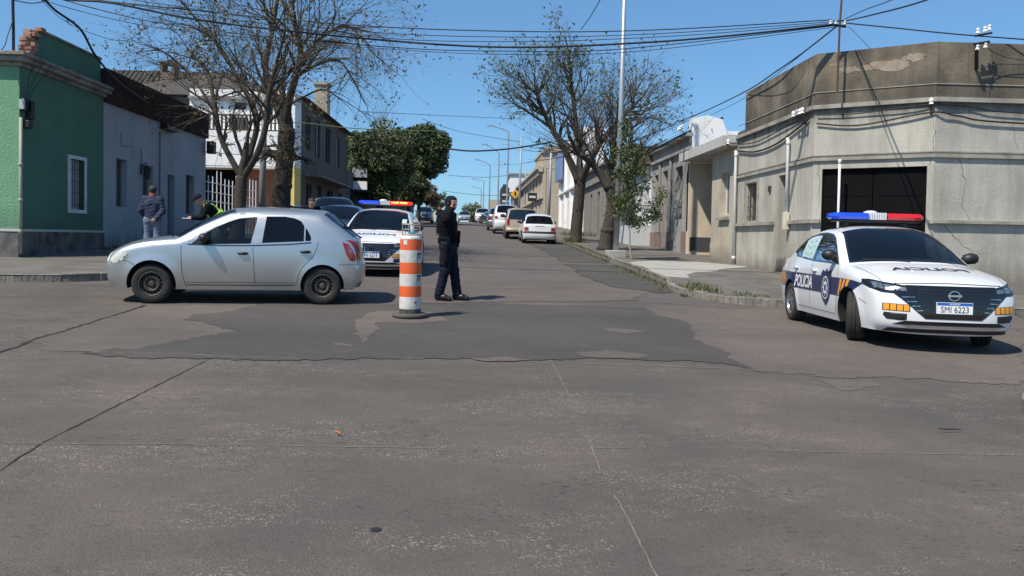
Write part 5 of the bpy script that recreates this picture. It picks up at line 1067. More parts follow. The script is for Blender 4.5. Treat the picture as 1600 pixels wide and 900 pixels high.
class Car:
    def __init__(s, sp, root):
        s.sp = sp; s.root = root; s.p = sp.get('p', 3.2); s.h = sp.get('h', .05); s.paint = sp['paint']; s.plan = tab(sp['plan']); s.vert = tab(sp['vert'])
        s.wr = sp['wr']; s.wc = [(sp['wx'][0], s.wr), (sp['wx'][1], s.wr)]; s.ar = sp['arch']; s.shell()
    def W(s, x, z):
        w = float(s.plan(x)) * float(s.vert(z))
        for (cx, cz), r in zip(s.wc, s.ar):
            d = math.hypot(x - cx, z - cz); w += s.sp.get('flare', .018) * math.exp(-((d - r) / .07) ** 2) * (1 if z < s.sp['belt'] else 0)
        if getattr(s, 'E', None) is not None:
            P = s.E; q = np.array([x, z]); a, b_ = P[:-1], P[1:]; d_ = b_ - a; t = np.clip(((q - a) * d_).sum(1) / np.maximum(1e-9, (d_ ** 2).sum(1)), 0, 1); dd = math.sqrt(float((((a + d_ * t[:, None]) - q) ** 2).sum(1).min()))
            rr = s.sp.get('edge', .085); w -= .036 * max(0, 1 - dd / rr) ** 2
        return w
    def shell(s):
        sp = s.sp; n = sp.get('n', 5); K = sp['keys']; S = smooth_line(K, n); s.S = S; ix = {k: v * n for k, v in sp['mark'].items()}; s.ix = ix
        E = [(q[2], q[3]) for q in S]; s.E = np.array(E); nt_ = sp.get('nt', 12); tt = sorted({round(v, 4) for v in list(np.linspace(0, .84, nt_)) + [.88, .915, .94, .95, .965, .98, .992, 1.0]}); tt = [-t for t in reversed(tt) if t > 0] + tt
        V = []; 
        for q in S:
            w = s.W(q[2], q[3])
            for t in tt: a = abs(t) ** s.p; V.append((q[0] + (q[2] - q[0]) * a, t * w, q[1] + (q[3] - q[1]) * a))
        m = len(tt); body = []; wsf = []; rgf = []; frit = []; frit2 = []
        for i in range(len(S) - 1):
            for j in range(m - 1):
                f = (i * m + j, (i + 1) * m + j, (i + 1) * m + j + 1, i * m + j + 1); tm = abs(tt[j] + tt[j + 1]) / 2
                if ix['ws0'] <= i < ix['ws1'] and tm < .95:
                    (frit if (tm > .915 or i < ix['ws0'] + 1 or i >= ix['ws1'] - 1) else wsf).append(f)
                elif 'rg0' in ix and ix['rg0'] <= i < ix['rg1'] and tm < sp.get('rgt', .9): (frit2 if (tm > sp.get('rgt', .9) - .05 or i < ix['rg0'] + 1) else rgf).append(f)
                else: body.append(f)
        # side panel
        bz = sp['sill']; bottom = []
        x1 = E[-1][0]; x0 = E[0][0]; a1 = s.wc[1]; a0 = s.wc[0]; r0, r1 = s.ar
        dx1 = math.sqrt(max(1e-4, r1 ** 2 - (a1[1] - bz) ** 2)); dx0 = math.sqrt(max(1e-4, r0 ** 2 - (a0[1] - bz) ** 2))
        th1 = math.atan2(bz - a1[1], dx1); th0 = math.atan2(bz - a0[1], dx0)
        arc = lambda c, r, th: [(c[0] + r * math.cos(a), c[1] + r * math.sin(a)) for a in np.linspace(th, math.pi - th, 26)]
        A1 = arc(a1, r1, th1); A0 = arc(a0, r0, th0)
        path = [E[-1]] + A1 + resample([A1[-1], A0[0]], s.h, False)[1:-1] + A0 + [E[0]]
        outline = list(E) + resample(path, s.h, False)[1:-1]
        s.outline = outline; regs = [(k, v) for k, v in sp['side'].items()]
        T2, T, R = tri2d(outline, [r[1] for r in regs], h=s.h, keep_outer=True); s.side_parts = []
        base = {}; nb = len(V)
        for sg in (-1, 1):
            o = len(V); V += [(x, sg * s.W(x, z), z) for x, z in T2]; base[sg] = o
            for k in range(-1, len(regs)):
                fs = [(t[0] + o, t[1] + o, t[2] + o) if sg > 0 else (t[2] + o, t[1] + o, t[0] + o) for t in T[R == k]]
                if not fs: continue
                if k < 0: body += fs
                else: s.side_parts.append((sg, regs[k][0], fs))
            L = [(A, B) for A, B in ((A1, a1), (A0, a0))]
        o = sub(V, body, 'body', s.paint, s.root); bm = bmesh.new(); bm.from_mesh(o.data); bmesh.ops.remove_doubles(bm, verts=bm.verts, dist=.002); bmesh.ops.recalc_face_normals(bm, faces=bm.faces); bm.to_mesh(o.data); bm.free(); s.body = o
        sub(V, frit, 'windshield_border', M_GLOSSB, s.root)
        if frit2: sub(V, frit2, 'rear_window_border', M_GLOSSB, s.root)
        s.ws = sub(V, wsf, 'windshield', sp.get('gw', G_WIND), s.root)
        if rgf: sub(V, rgf, 'rear_window', sp.get('gr', G_DARK), s.root)
        for sg, k, fs in s.side_parts:
            nm, m_ = sp['side_mat'][k]; sub(V, fs, nm, m_ if m_ else s.paint, s.root)
        # whole surface for draping
        allf = []; [allf.append(f) for f in body + wsf + rgf + frit + frit2]; [allf.extend(fs) for _, _, fs in s.side_parts]
        s.bvh = BVHTree.FromPolygons([Vector(v) for v in V], [tuple(f) for f in allf])
        # wheel wells, floor
        b = MB()
        for A, c, r in ((A1, a1, r1), (A0, a0, r0)):
            for sg in (-1, 1):
                for i in range(len(A) - 1):
                    (xa, za), (xb, zb) = A[i], A[i + 1]; ya, yb = s.W(xa, za) - .004, s.W(xb, zb) - .004; b.quad((xa, sg * ya, za), (xb, sg * yb, zb), (xb, sg * .50, zb), (xa, sg * .50, za))
                v = [(x, sg * .50, z) for x, z in A]; b.add(v, [tuple(range(len(v)))])
        def fl(xa, xb, w_): b.box(xa, xb, -w_, w_, bz + .01, bz + .06)
        fl(x0 + .05, a0[0] - r0, .62); fl(a0[0] - r0, a0[0] + r0, .49); fl(a0[0] + r0 - .02, a1[0] - r1 + .02, s.W(2, bz) - .02); fl(a1[0] - r1, a1[0] + r1, .49); fl(a1[0] + r1, x1 - .04, .62)
        b.build('floor', M_UNDER, s.root, world=False)
        for i, c in enumerate(s.wc):
            for sg in (-1, 1): s.wheel(c, sg, sp.get('steer', 0) if i == 0 else 0)
        if sp.get('cabin'):
            ca, cb_, cz = sp['cabin']; b = MB(); b.box(ca - .25, ca + .12, -.62, .62, cz - .25, cz + .02)
            for k, x in enumerate((ca + .75, ca + 1.65)):
                for y in ((-.36, .36) if k == 0 else (-.4, 0, .4)):
                    b.add([(x, y - .22, .45), (x + .12, y - .22, .45), (x + .30, y - .20, cz + .12), (x + .18, y - .20, cz + .14), (x, y + .22, .45), (x + .12, y + .22, .45), (x + .30, y + .20, cz + .12), (x + .18, y + .20, cz + .14)], [(0, 1, 2, 3), (7, 6, 5, 4), (0, 4, 5, 1), (1, 5, 6, 2), (2, 6, 7, 3), (3, 7, 4, 0)])
                    b.box(x + .20, x + .30, y - .12, y + .12, cz + .14, cz + .31)
            b.box(ca - .3, cb_, -.68, .68, .30, .42); b.build('seats', M_SEAT, s.root, world=False, bevel=.02)
            b = MB(); b.tube([(ca + .22 + .06 * math.sin(t) * 0 - .10 * math.sin(t), -.36 + .17 * math.cos(t), cz - .02 + .15 * math.sin(t)) for t in np.linspace(0, 6.2832, 21)], .014, 5, cap=False); b.build('steering_wheel', M_TRIMB, s.root, world=False)
    def wheel(s, c, sg, steer):
        r = s.wr; wd = s.sp.get('tw', .185); st = s.sp.get('rim', 'steel'); y = sg * (s.sp['track'] / 2)
        if ('w', st, r, wd, sg) in Car.cache: o, kid = Car.cache[('w', st, r, wd, sg)]; o2 = o.copy(); COL.objects.link(o2); k2 = kid.copy(); COL.objects.link(k2); k2.parent = o2
        else:
            b = MB(); h = wd / 2; rr = r * .64; ax = (0, sg, 0)
            b.lathe((0, 0, 0), ax, [(rr, -h), (rr + .012, -h - .004), (r * .86, -h - .006), (r - .02, -h + .006), (r - .004, -h + .03), (r, -h + .05), (r, -.02), (r - .008, -.018), (r - .008, -.008), (r, -.006), (r, .03), (r - .008, .032), (r - .008, .042), (r, .044), (r, h - .05), (r - .004, h - .03), (r - .02, h - .006), (r * .86, h + .006), (rr + .012, h + .004), (rr, h), (rr - .005, h - .03), (rr - .005, -h + .01)], 40, closed=True)
            o2 = b.build('wheel', M_TYRE, None, smooth=True); k = MB()
            k.lathe((0, 0, 0), ax, [(rr, h - .002), (rr - .012, h + .003), (rr - .022, h - .012), (rr - .03, h - .03)], 36)
            if st == 'steel':
                k.lathe((0, 0, 0), ax, [(rr - .03, h - .03), (rr - .035, h - .045), (rr * .80, h - .04)], 36)
                # ring with oval vents
                n = 16
                for i in range(n):
                    a = 2 * math.pi * i / n; da = math.pi / n * .52
                    def P(rad_, an, d): return (rad_ * math.cos(an), sg * (h - d), rad_ * math.sin(an))
                    k.quad(P(rr * .60, a - da, .024), P(rr * .82, a - da, .042), P(rr * .82, a + da, .042), P(rr * .60, a + da, .024))
                k.lathe((0, 0, 0), ax, [(rr * .62, h - .025), (rr * .52, h - .018), (rr * .42, h - .03), (rr * .34, h - .05), (rr * .26, h - .05), (rr * .22, h - .02), (rr * .18, h - .012), (.001, h - .01)], 36)
                for i in range(4): a = i * math.pi / 2 + .4; k.lathe((rr * .31 * math.cos(a), sg * (h - .05), rr * .31 * math.sin(a)), ax, [(.012, 0), (.012, .016), (.001, .016)], 6)
            else:
                k.lathe((0, 0, 0), ax, [(.001, h - .006), (.03, h - .006), (.05, h - .02), (.055, h - .05)], 24)
                for i in range(5):
                    for dd in (-.13, .13):
                        a = 2 * math.pi * i / 5 + dd; a2 = 2 * math.pi * i / 5 + dd * 1.5; w0, w1 = .011, .016
                        for (q, p_) in ((a, a2),):
                            ct_, st_ = math.cos(q), math.sin(q); c2, s2 = math.cos(p_), math.sin(p_)
                            v = []
                            for d in (.014, .05):
                                v += [(.04 * ct_ - w0 * st_, sg * (h - d), .04 * st_ + w0 * ct_), (.04 * ct_ + w0 * st_, sg * (h - d), .04 * st_ - w0 * ct_), ((rr - .02) * c2 + w1 * s2, sg * (h - d - .002), (rr - .02) * s2 - w1 * c2), ((rr - .02) * c2 - w1 * s2, sg * (h - d - .002), (rr - .02) * s2 + w1 * c2)]
                            k.add(v, [(0, 1, 2, 3), (7, 6, 5, 4), (0, 4, 5, 1), (1, 5, 6, 2), (2, 6, 7, 3), (3, 7, 4, 0)])
            k.mat(1); k.lathe((0, 0, 0), ax, [(rr - .004, h - .07), (.001, h - .07)], 24)
            k2 = k.build('rim', [M_STEELW if st == 'steel' else M_ALLOY, M_UNDER], None, smooth=False, fixn=False); k2.parent = o2; Car.cache[('w', st, r, wd, sg)] = (o2, k2)
        o2.parent = s.root; o2.location = (c[0], y, c[1]); o2.rotation_euler = (0, .3 * c[0], steer)
        return o2
    cache = {}
    # ---- surface patches
    def side(s, sg, off=.004): return lambda u, v: Vector((u, sg * (s.W(u, v) + off), v))
    def ray(s, ax, off=.004):
        D = {'f': (Vector((1, 0, 0)), lambda u, v: Vector((-3, u, v))), 'b': (Vector((-1, 0, 0)), lambda u, v: Vector((9, u, v))), 't': (Vector((0, 0, -1)), lambda u, v: Vector((u, v, 4)))}[ax]
        def f(u, v):
            h = s.bvh.ray_cast(D[1](u, v), D[0])
            if h[0] is None: return None
            n = h[1] if h[1].dot(D[0]) < 0 else -h[1]
            return h[0] + n * off
        return f
    def patch(s, poly, pr, m, name='panel', h=.03, holes=(), parent=None, tris=None, link=True):
        if tris is None: V, T, R = tri2d(poly, h=h, holes=holes)
        else: V, T = tris
        P = [pr(float(x), float(y)) for x, y in V]; F = [tuple(t) for t in T if all(P[i] is not None for i in t)]
        P = [p if p is not None else Vector((0, 0, 0)) for p in P]
        return (P, F) if not link else sub(P, F, name, m, parent or s.root)
    def ribbon(s, pts, w, pr, m, name='panel_gap', h=.05):
        P = resample(pts, h, False); L = []; R = []
        for i, p in enumerate(P):
            a = Vector(P[max(0, i - 1)]); c = Vector(P[min(len(P) - 1, i + 1)]); d = (c - a).normalized(); n = Vector((-d.y, d.x)) * w / 2; L.append((p[0] + n.x, p[1] + n.y)); R.append((p[0] - n.x, p[1] - n.y))
        V = L + R; k = len(P); return s.patch(None, pr, m, name, tris=(V, [(i, i + 1, k + i + 1, k + i) for i in range(k - 1)]))
    def multi(s, items, m, name, parent=None):
        """several (poly, projection) pieces as one mesh"""
        VV = []; FF_ = []
        for it in items:
            P, F = it; o = len(VV); VV += P; FF_ += [tuple(i + o for i in f) for f in F]
        return sub(VV, FF_, name, m, parent or s.root)
    def text(s, txt, size, pr, m, name, cu, cv, ang=0, mirror=False, h=.03, sx=1.0, bold=.02, shear=0, parent=None):
        V, T = text_tris(txt, size, bold, h, shear=shear); V = V * np.array([sx * (-1 if mirror else 1), 1]); c, n = math.cos(ang), math.sin(ang)
        V = np.stack([V[:, 0] * c - V[:, 1] * n + cu, V[:, 0] * n + V[:, 1] * c + cv], 1); return s.patch(None, pr, m, name, tris=(V, T), parent=parent)
    def seams(s, lines, w=.008):
        for sg in (-1, 1):
            for ln in lines: s.ribbon(ln, w, s.side(sg, .003), M_SEAM)
    def mirror(s, x, z, m=None, L=.20, H=.13):
        for sg in (-1, 1):
            w = s.W(x, z); b = MB(); y0 = w + .005; 
            pts = [(x + .03, sg * (y0), z + .05), (x + .02, sg * (y0 + .03), z + .07), (x + .01, sg * (y0 + L * .5), z + .085), (x + .03, sg * (y0 + L - .03), z + .08), (x + .05, sg * (y0 + L), z + .07)]
            b.tube(pts, [H * .25, H * .46, H * .52, H * .46, H * .2], 10); b.tube([(x - .02, sg * (w - .02), z - .01), (x + .02, sg * (y0 + .05), z + .03)], [.03, .03], 6)
            b.build('mirror', m or M_TRIMB, s.root, smooth=True, world=False)
    def handle(s, x, z, m, L=.17):
        for sg in (-1, 1):
            b = MB(); y = sg * (s.W(x, z) + .012); b.tube([(x - L / 2, y, z), (x - L / 4, y + sg * .012, z), (x + L / 4, y + sg * .012, z), (x + L / 2, y, z)], [.012, .022, .022, .012], 8); b.build('handle', m, s.root, smooth=True, world=False)
    def plate(s, end, z, txt=None, w=.40, hh=.13, x=None):
        """number plate board with blue strip and characters"""
        sg = -1 if end == 'f' else 1; h = s.bvh.ray_cast(Vector((-3 if end == 'f' else 9, 0, z)), Vector((-sg, 0, 0)))[0]; x = x if x is not None else h.x + sg * .025
        b = MB(); b.box(min(x, x - sg * .015), max(x, x - sg * .015), -w / 2, w / 2, z - hh / 2, z + hh / 2); p = b.build('number_plate', M_PLATE, s.root, world=False)
        f = lambda k: (lambda u, v: Vector((x + sg * k, (u if end == 'b' else -u), v)))
        b = MB(); q = [f(.002)(-w / 2 + .004, z + hh / 2 - .034), f(.002)(w / 2 - .004, z + hh / 2 - .034), f(.002)(w / 2 - .004, z + hh / 2 - .004), f(.002)(-w / 2 + .004, z + hh / 2 - .004)]
        b.add(q, [(0, 1, 2, 3)]); e = b.build('blue_strip', M_PBLUE, p, world=False)
        if txt:
            s.text(txt, .098, f(.003), mat('plate_ink', (.03, .035, .05), .6), 'characters', 0, z - .016, sx=.86, bold=.0, parent=p); s.text('URUGUAY', .026, f(.0035), M_WFILM, 'country_name', 0, z + hh / 2 - .019, bold=.01, parent=p)
        return p
def place(root, x, y, rz, G_=None, dz=0, wb=2.5, x0=None):
    """put the middle of the wheelbase (local x0) at world (x,y) and lay the car on the sloping road"""
    x0 = x0; c, n = math.cos(rz), math.sin(rz); e = .8
    gx = (G(x + c * wb / 2, y + n * wb / 2) - G(x - c * wb / 2, y - n * wb / 2)) / wb; gy = (G(x - n * e, y + c * e) - G(x + n * e, y - c * e)) / (2 * e)
    X = Vector((c, n, gx)).normalized(); Yv = Vector((-n, c, gy)).normalized(); Z = X.cross(Yv).normalized(); Yv = Z.cross(X)
    zc = (G(x + c * wb / 2, y + n * wb / 2) + G(x - c * wb / 2, y - n * wb / 2)) / 2 + dz; R = Matrix((X, Yv, Z)).transposed(); o = Vector((x, y, zc)) - R @ Vector((x0, 0, 0))
    root.location = o; root.rotation_euler = R.to_euler()

# ---------------------------------------------------------------- silver hatchback
zx = lambda X: (X - 293) / 411 + .72
zz = lambda Y: (742 - Y) / 411
zp = lambda L: [(zx(a), zz(b)) for a, b in L]
HKEYS = [(.06, .20, .17, .215), (-.0, .31, .10, .33), (-.01, .46, .085, .47), (.0, .58, .09, .59), (.05, .70, .165, .70), (.19, .80, .31, .785), (.40, .885, .50, .855), (.66, .935, .75, .905), (.86, .965, 1.0, .93), (.95, .985, 1.11, .955),
         (1.25, 1.16, 1.37, 1.11), (1.60, 1.335, 1.71, 1.28), (1.80, 1.40, 1.88, 1.335), (2.15, 1.43, 2.2, 1.365), (2.55, 1.435, 2.56, 1.37), (2.95, 1.42, 2.93, 1.355), (3.20, 1.395, 3.14, 1.33), (3.36, 1.28, 3.27, 1.24), (3.68, 1.03, 3.58, 1.02),
         (3.74, .92, 3.65, .92), (3.77, .80, 3.68, .80), (3.775, .66, 3.69, .64), (3.81, .60, 3.73, .58), (3.81, .40, 3.73, .38), (3.74, .25, 3.66, .26)]
HATCH = dict(keys=HKEYS, mark=dict(ws0=9, ws1=12, rg0=16, rg1=18), plan=[(-.1, .60), (.1, .70), (.35, .765), (.8, .805), (1.4, .815), (2.3, .815), (2.9, .805), (3.3, .78), (3.6, .74), (3.9, .68)],
    vert=[(.1, .90), (.22, .935), (.38, .98), (.58, 1.0), (.78, .992), (.92, .965), (.97, .945), (1.15, .87), (1.33, .775), (1.45, .72)], wr=.285, wx=(.72, 3.163), arch=(.345, .325), belt=.95, sill=.215, track=1.40, tw=.165, h=.045, paint=M_SILVER, cabin=(1.25, 3.1, .93), gr=G_DARK,
    side=dict(door_front=zp([(462, 395), (700, 240), (880, 200), (880, 400), (890, 608), (490, 615), (466, 540)]), door_rear=zp([(882, 400), (880, 200), (1150, 195), (1270, 330), (1262, 375), (1240, 440), (1175, 510), (1145, 605), (892, 608)]),
        tri=zp([(514, 388), (560, 345), (597, 318), (597, 384)]), glass_f=zp([(597, 318), (650, 285), (720, 250), (790, 225), (888, 213), (893, 218), (892, 245), (864, 374), (700, 380), (597, 384)]),
        glass_r=zp([(930, 368), (950, 209), (1060, 206), (1120, 215), (1160, 232), (1180, 262), (1180, 352)]), quarter=zp([(1188, 350), (1188, 270), (1205, 292), (1222, 325), (1224, 345), (1215, 350)])),
    side_mat=dict(door_front=('door', None), door_rear=('door', None), tri=('mirror_base', M_TRIMB), glass_f=('front_side_window', G_CLEAR), glass_r=('rear_side_window', G_DARK), quarter=('quarter_window', G_DARK)))
def hatch_details(c, full=True):
    c.seams([zp([(462, 395), (464, 470), (470, 560), (492, 645)]), zp([(878, 398), (884, 500), (892, 610)]), zp([(1268, 350), (1262, 385), (1240, 440), (1175, 510), (1150, 560), (1140, 612)]), zp([(490, 612), (700, 610), (1140, 607)]), zp([(130, 488), (160, 492), (196, 512)]), zp([(1398, 492), (1460, 490), (1522, 486)])], .0065)
    for sg in (-1, 1):
        c.ribbon(zp([(500, 385), (700, 388), (880, 384), (1100, 372), (1226, 358)]), .016, c.side(sg, .004), M_TRIMB, 'belt_strip')
        c.ribbon(zp([(492, 628), (800, 626), (1130, 622)]), .012, c.side(sg, .003), M_SEAM)
    for sg in (-1, 1):
        P = []; pol = zp([(56, 505), (60, 478), (85, 455), (120, 442), (160, 446), (152, 468), (122, 494), (85, 508)])
        P.append(c.patch(pol, c.side(sg, .006), None, link=False)); fy = sorted([sg * v for v in (.34, .70)])
        P.append(c.patch([(sg * .36, .585), (sg * .40, .68), (sg * .55, .715), (sg * .68, .73), (sg * .695, .60), (sg * .55, .56)], c.ray('f', .006), None, link=False))
        c.multi(P, M_LENSC, 'headlight')
        P = [c.patch(zp([(1415, 352), (1452, 362), (1478, 396), (1500, 440), (1498, 470), (1462, 462), (1440, 425)]), c.side(sg, .006), None, link=False), c.patch([(sg * .71, .98), (sg * .60, .95), (sg * .58, .68), (sg * .70, .68)], c.ray('b', .006), None, link=False)]
        t = c.multi(P, M_RED, 'taillight'); c.patch(zp([(1452, 374), (1470, 398), (1482, 422), (1458, 412)]), c.side(sg, .009), M_LENS, 'reverse_lamp', parent=t)
    c.handle(zx(820), zz(432), M_TRIMB, .15); c.handle(zx(1192), zz(415), M_TRIMB, .15); c.mirror(zx(590), zz(378), L=.17, H=.13)
    c.patch([(-.42, .60), (.42, .60), (.44, .66), (-.44, .66)], c.ray('f', .005), M_TRIMB, 'grille'); c.patch([(-.50, .30), (.50, .30), (.46, .42), (-.46, .42)], c.ray('f', .005), M_TRIMB, 'lower_grille'); c.plate('f', .50)
    c.plate('b', .78); b = MB(); b.tube([(3.45, -.5, 1.20), (3.72, 0, 1.0), (3.74, .25, .985)], .012, 5); b.build('rear_wiper', M_TRIMB, c.root, world=False); b = MB(); b.tube([(1.75, .0, 1.405), (1.62, 0, 1.44)], .01, 5)
    b = MB(); b.tube([(.95, -.55, .975), (1.02, -.1, 1.015)], .010, 5); b.tube([(.95, -.05, .985), (1.02, .5, 1.0)], .010, 5); b.build('wipers', M_TRIMB, c.root, world=False)
    b = MB(); b.box(1.0, 3.0, -.70, -.66, .20, .235); b.build('sill_lip', M_TRIMB, c.root, world=False)
sil = tag(empty('silver_hatchback'), 'silver five door hatchback with black steel wheels crossing the junction in side view', 'car'); c = Car(HATCH, sil); hatch_details(c)
b = MB(); b.lathe((1.55, -.36, .98), (0, 0, 1), [(.001, -.12), (.07, -.1), (.085, 0), (.07, .09), (.001, .12)], 12); b.build('headrest', mat('pale_headrest', (.5, .47, .36), .8), sil, smooth=True, world=False)
place(sil, -3.77, 12.05, rad(9), x0=1.94, wb=2.443); sil.scale = (1, 1, 1.03)

# ---------------------------------------------------------------- police sedans
SKEYS = [(.10, .175, .30, .195), (.015, .26, .19, .28), (.0, .40, .165, .42), (.01, .55, .175, .56), (.04, .685, .22, .675), (.10, .765, .32, .745), (.34, .855, .52, .825), (.66, .925, .80, .885), (.95, .985, 1.10, .93), (1.08, 1.01, 1.26, .965),
         (1.40, 1.195, 1.55, 1.125), (1.72, 1.35, 1.85, 1.275), (1.93, 1.425, 2.05, 1.345), (2.25, 1.46, 2.35, 1.385), (2.65, 1.468, 2.7, 1.39), (3.05, 1.44, 3.05, 1.36), (3.38, 1.365, 3.35, 1.29), (3.72, 1.225, 3.65, 1.165), (4.05, 1.085, 3.95, 1.04),
         (4.28, 1.055, 4.2, 1.01), (4.45, 1.03, 4.36, .985), (4.46, .88, 4.37, .86), (4.48, .68, 4.39, .67), (4.50, .50, 4.41, .50), (4.46, .32, 4.37, .33), (4.40, .22, 4.31, .24)]
DLO = [(1.38, .945), (1.52, 1.045), (1.75, 1.175), (1.95, 1.272), (2.14, 1.33), (2.45, 1.360), (2.8, 1.360), (3.12, 1.322), (3.40, 1.245), (3.70, 1.125), (3.66, 1.10), (3.55, 1.085), (3.42, 1.035), (2.5, .975)]
_zr = lambda z: z + .045 * sm(z, .97, 1.32)
SKEYS = [(a, _zr(b), c_, _zr(d)) for a, b, c_, d in SKEYS]; DLO = [(a, _zr(b)) for a, b in DLO]
SEDAN = dict(keys=SKEYS, mark=dict(ws0=9, ws1=12, rg0=16, rg1=18), plan=[(-.1, .62), (.1, .735), (.25, .80), (.45, .842), (.8, .865), (1.4, .872), (3.2, .872), (3.8, .852), (4.2, .815), (4.6, .74)],
    vert=[(.1, .92), (.2, .945), (.36, .985), (.55, 1.0), (.78, .995), (.92, .968), (.98, .945), (1.15, .868), (1.30, .785), (1.45, .71)], wr=.315, wx=(.90, 3.52), arch=(.362, .362), belt=.95, sill=.20, track=1.53, tw=.20, h=.045, paint=M_PWHITE, cabin=(1.45, 3.5, .96), rim='alloy', gr=G_DARK,
    side=dict(door_front=[(1.36, .96), (2.0, 1.35), (2.47, 1.38), (2.49, .30), (1.44, .29), (1.34, .60)], door_rear=[(2.49, .30), (2.47, 1.38), (3.10, 1.36), (3.50, 1.20), (3.44, .90), (3.36, .72), (3.16, .55), (3.08, .30)],
        dlo=DLO, glass_q=[(1.50, .985), (1.56, 1.035), (1.78, 1.16), (1.80, .985)], glass_f=[(1.84, .985), (1.82, 1.185), (1.98, 1.262), (2.16, 1.310), (2.40, 1.333), (2.44, .995)], glass_r=[(2.54, 1.0), (2.53, 1.336), (2.82, 1.334), (3.06, 1.305), (3.20, 1.268), (3.20, 1.035)], glass_t=[(3.25, 1.04), (3.25, 1.25), (3.40, 1.20), (3.55, 1.125), (3.42, 1.065)]),
    side_mat=dict(door_front=('door', None), door_rear=('door', None), dlo=('window_surround', M_GLOSSB), glass_q=('quarter_window', G_DARK), glass_f=('front_side_window', glass('open_dark', (.01, .01, .01), .35)), glass_r=('rear_side_window', G_DARK), glass_t=('quarter_window', G_DARK)))
SEDAN['side'] = {k: (v if k == 'dlo' else [(a, _zr(b)) for a, b in v]) for k, v in SEDAN['side'].items()}; SEDAN['vert'] = [(_zr(a), b) for a, b in SEDAN['vert']]
def stripes(c, sg, x0, x1, z0, z1, n, slant, name, pr, holes=()):
    it = []; w = (x1 - x0) / n
    for i in range(n): a = x0 + i * w; it.append(c.patch([(a, z0), (a + w * .62, z0), (a + w * .62 + slant, z1), (a + slant, z1)], pr, None, h=.03, holes=holes, link=False))
    return c.multi(it, M_AMBER, name)
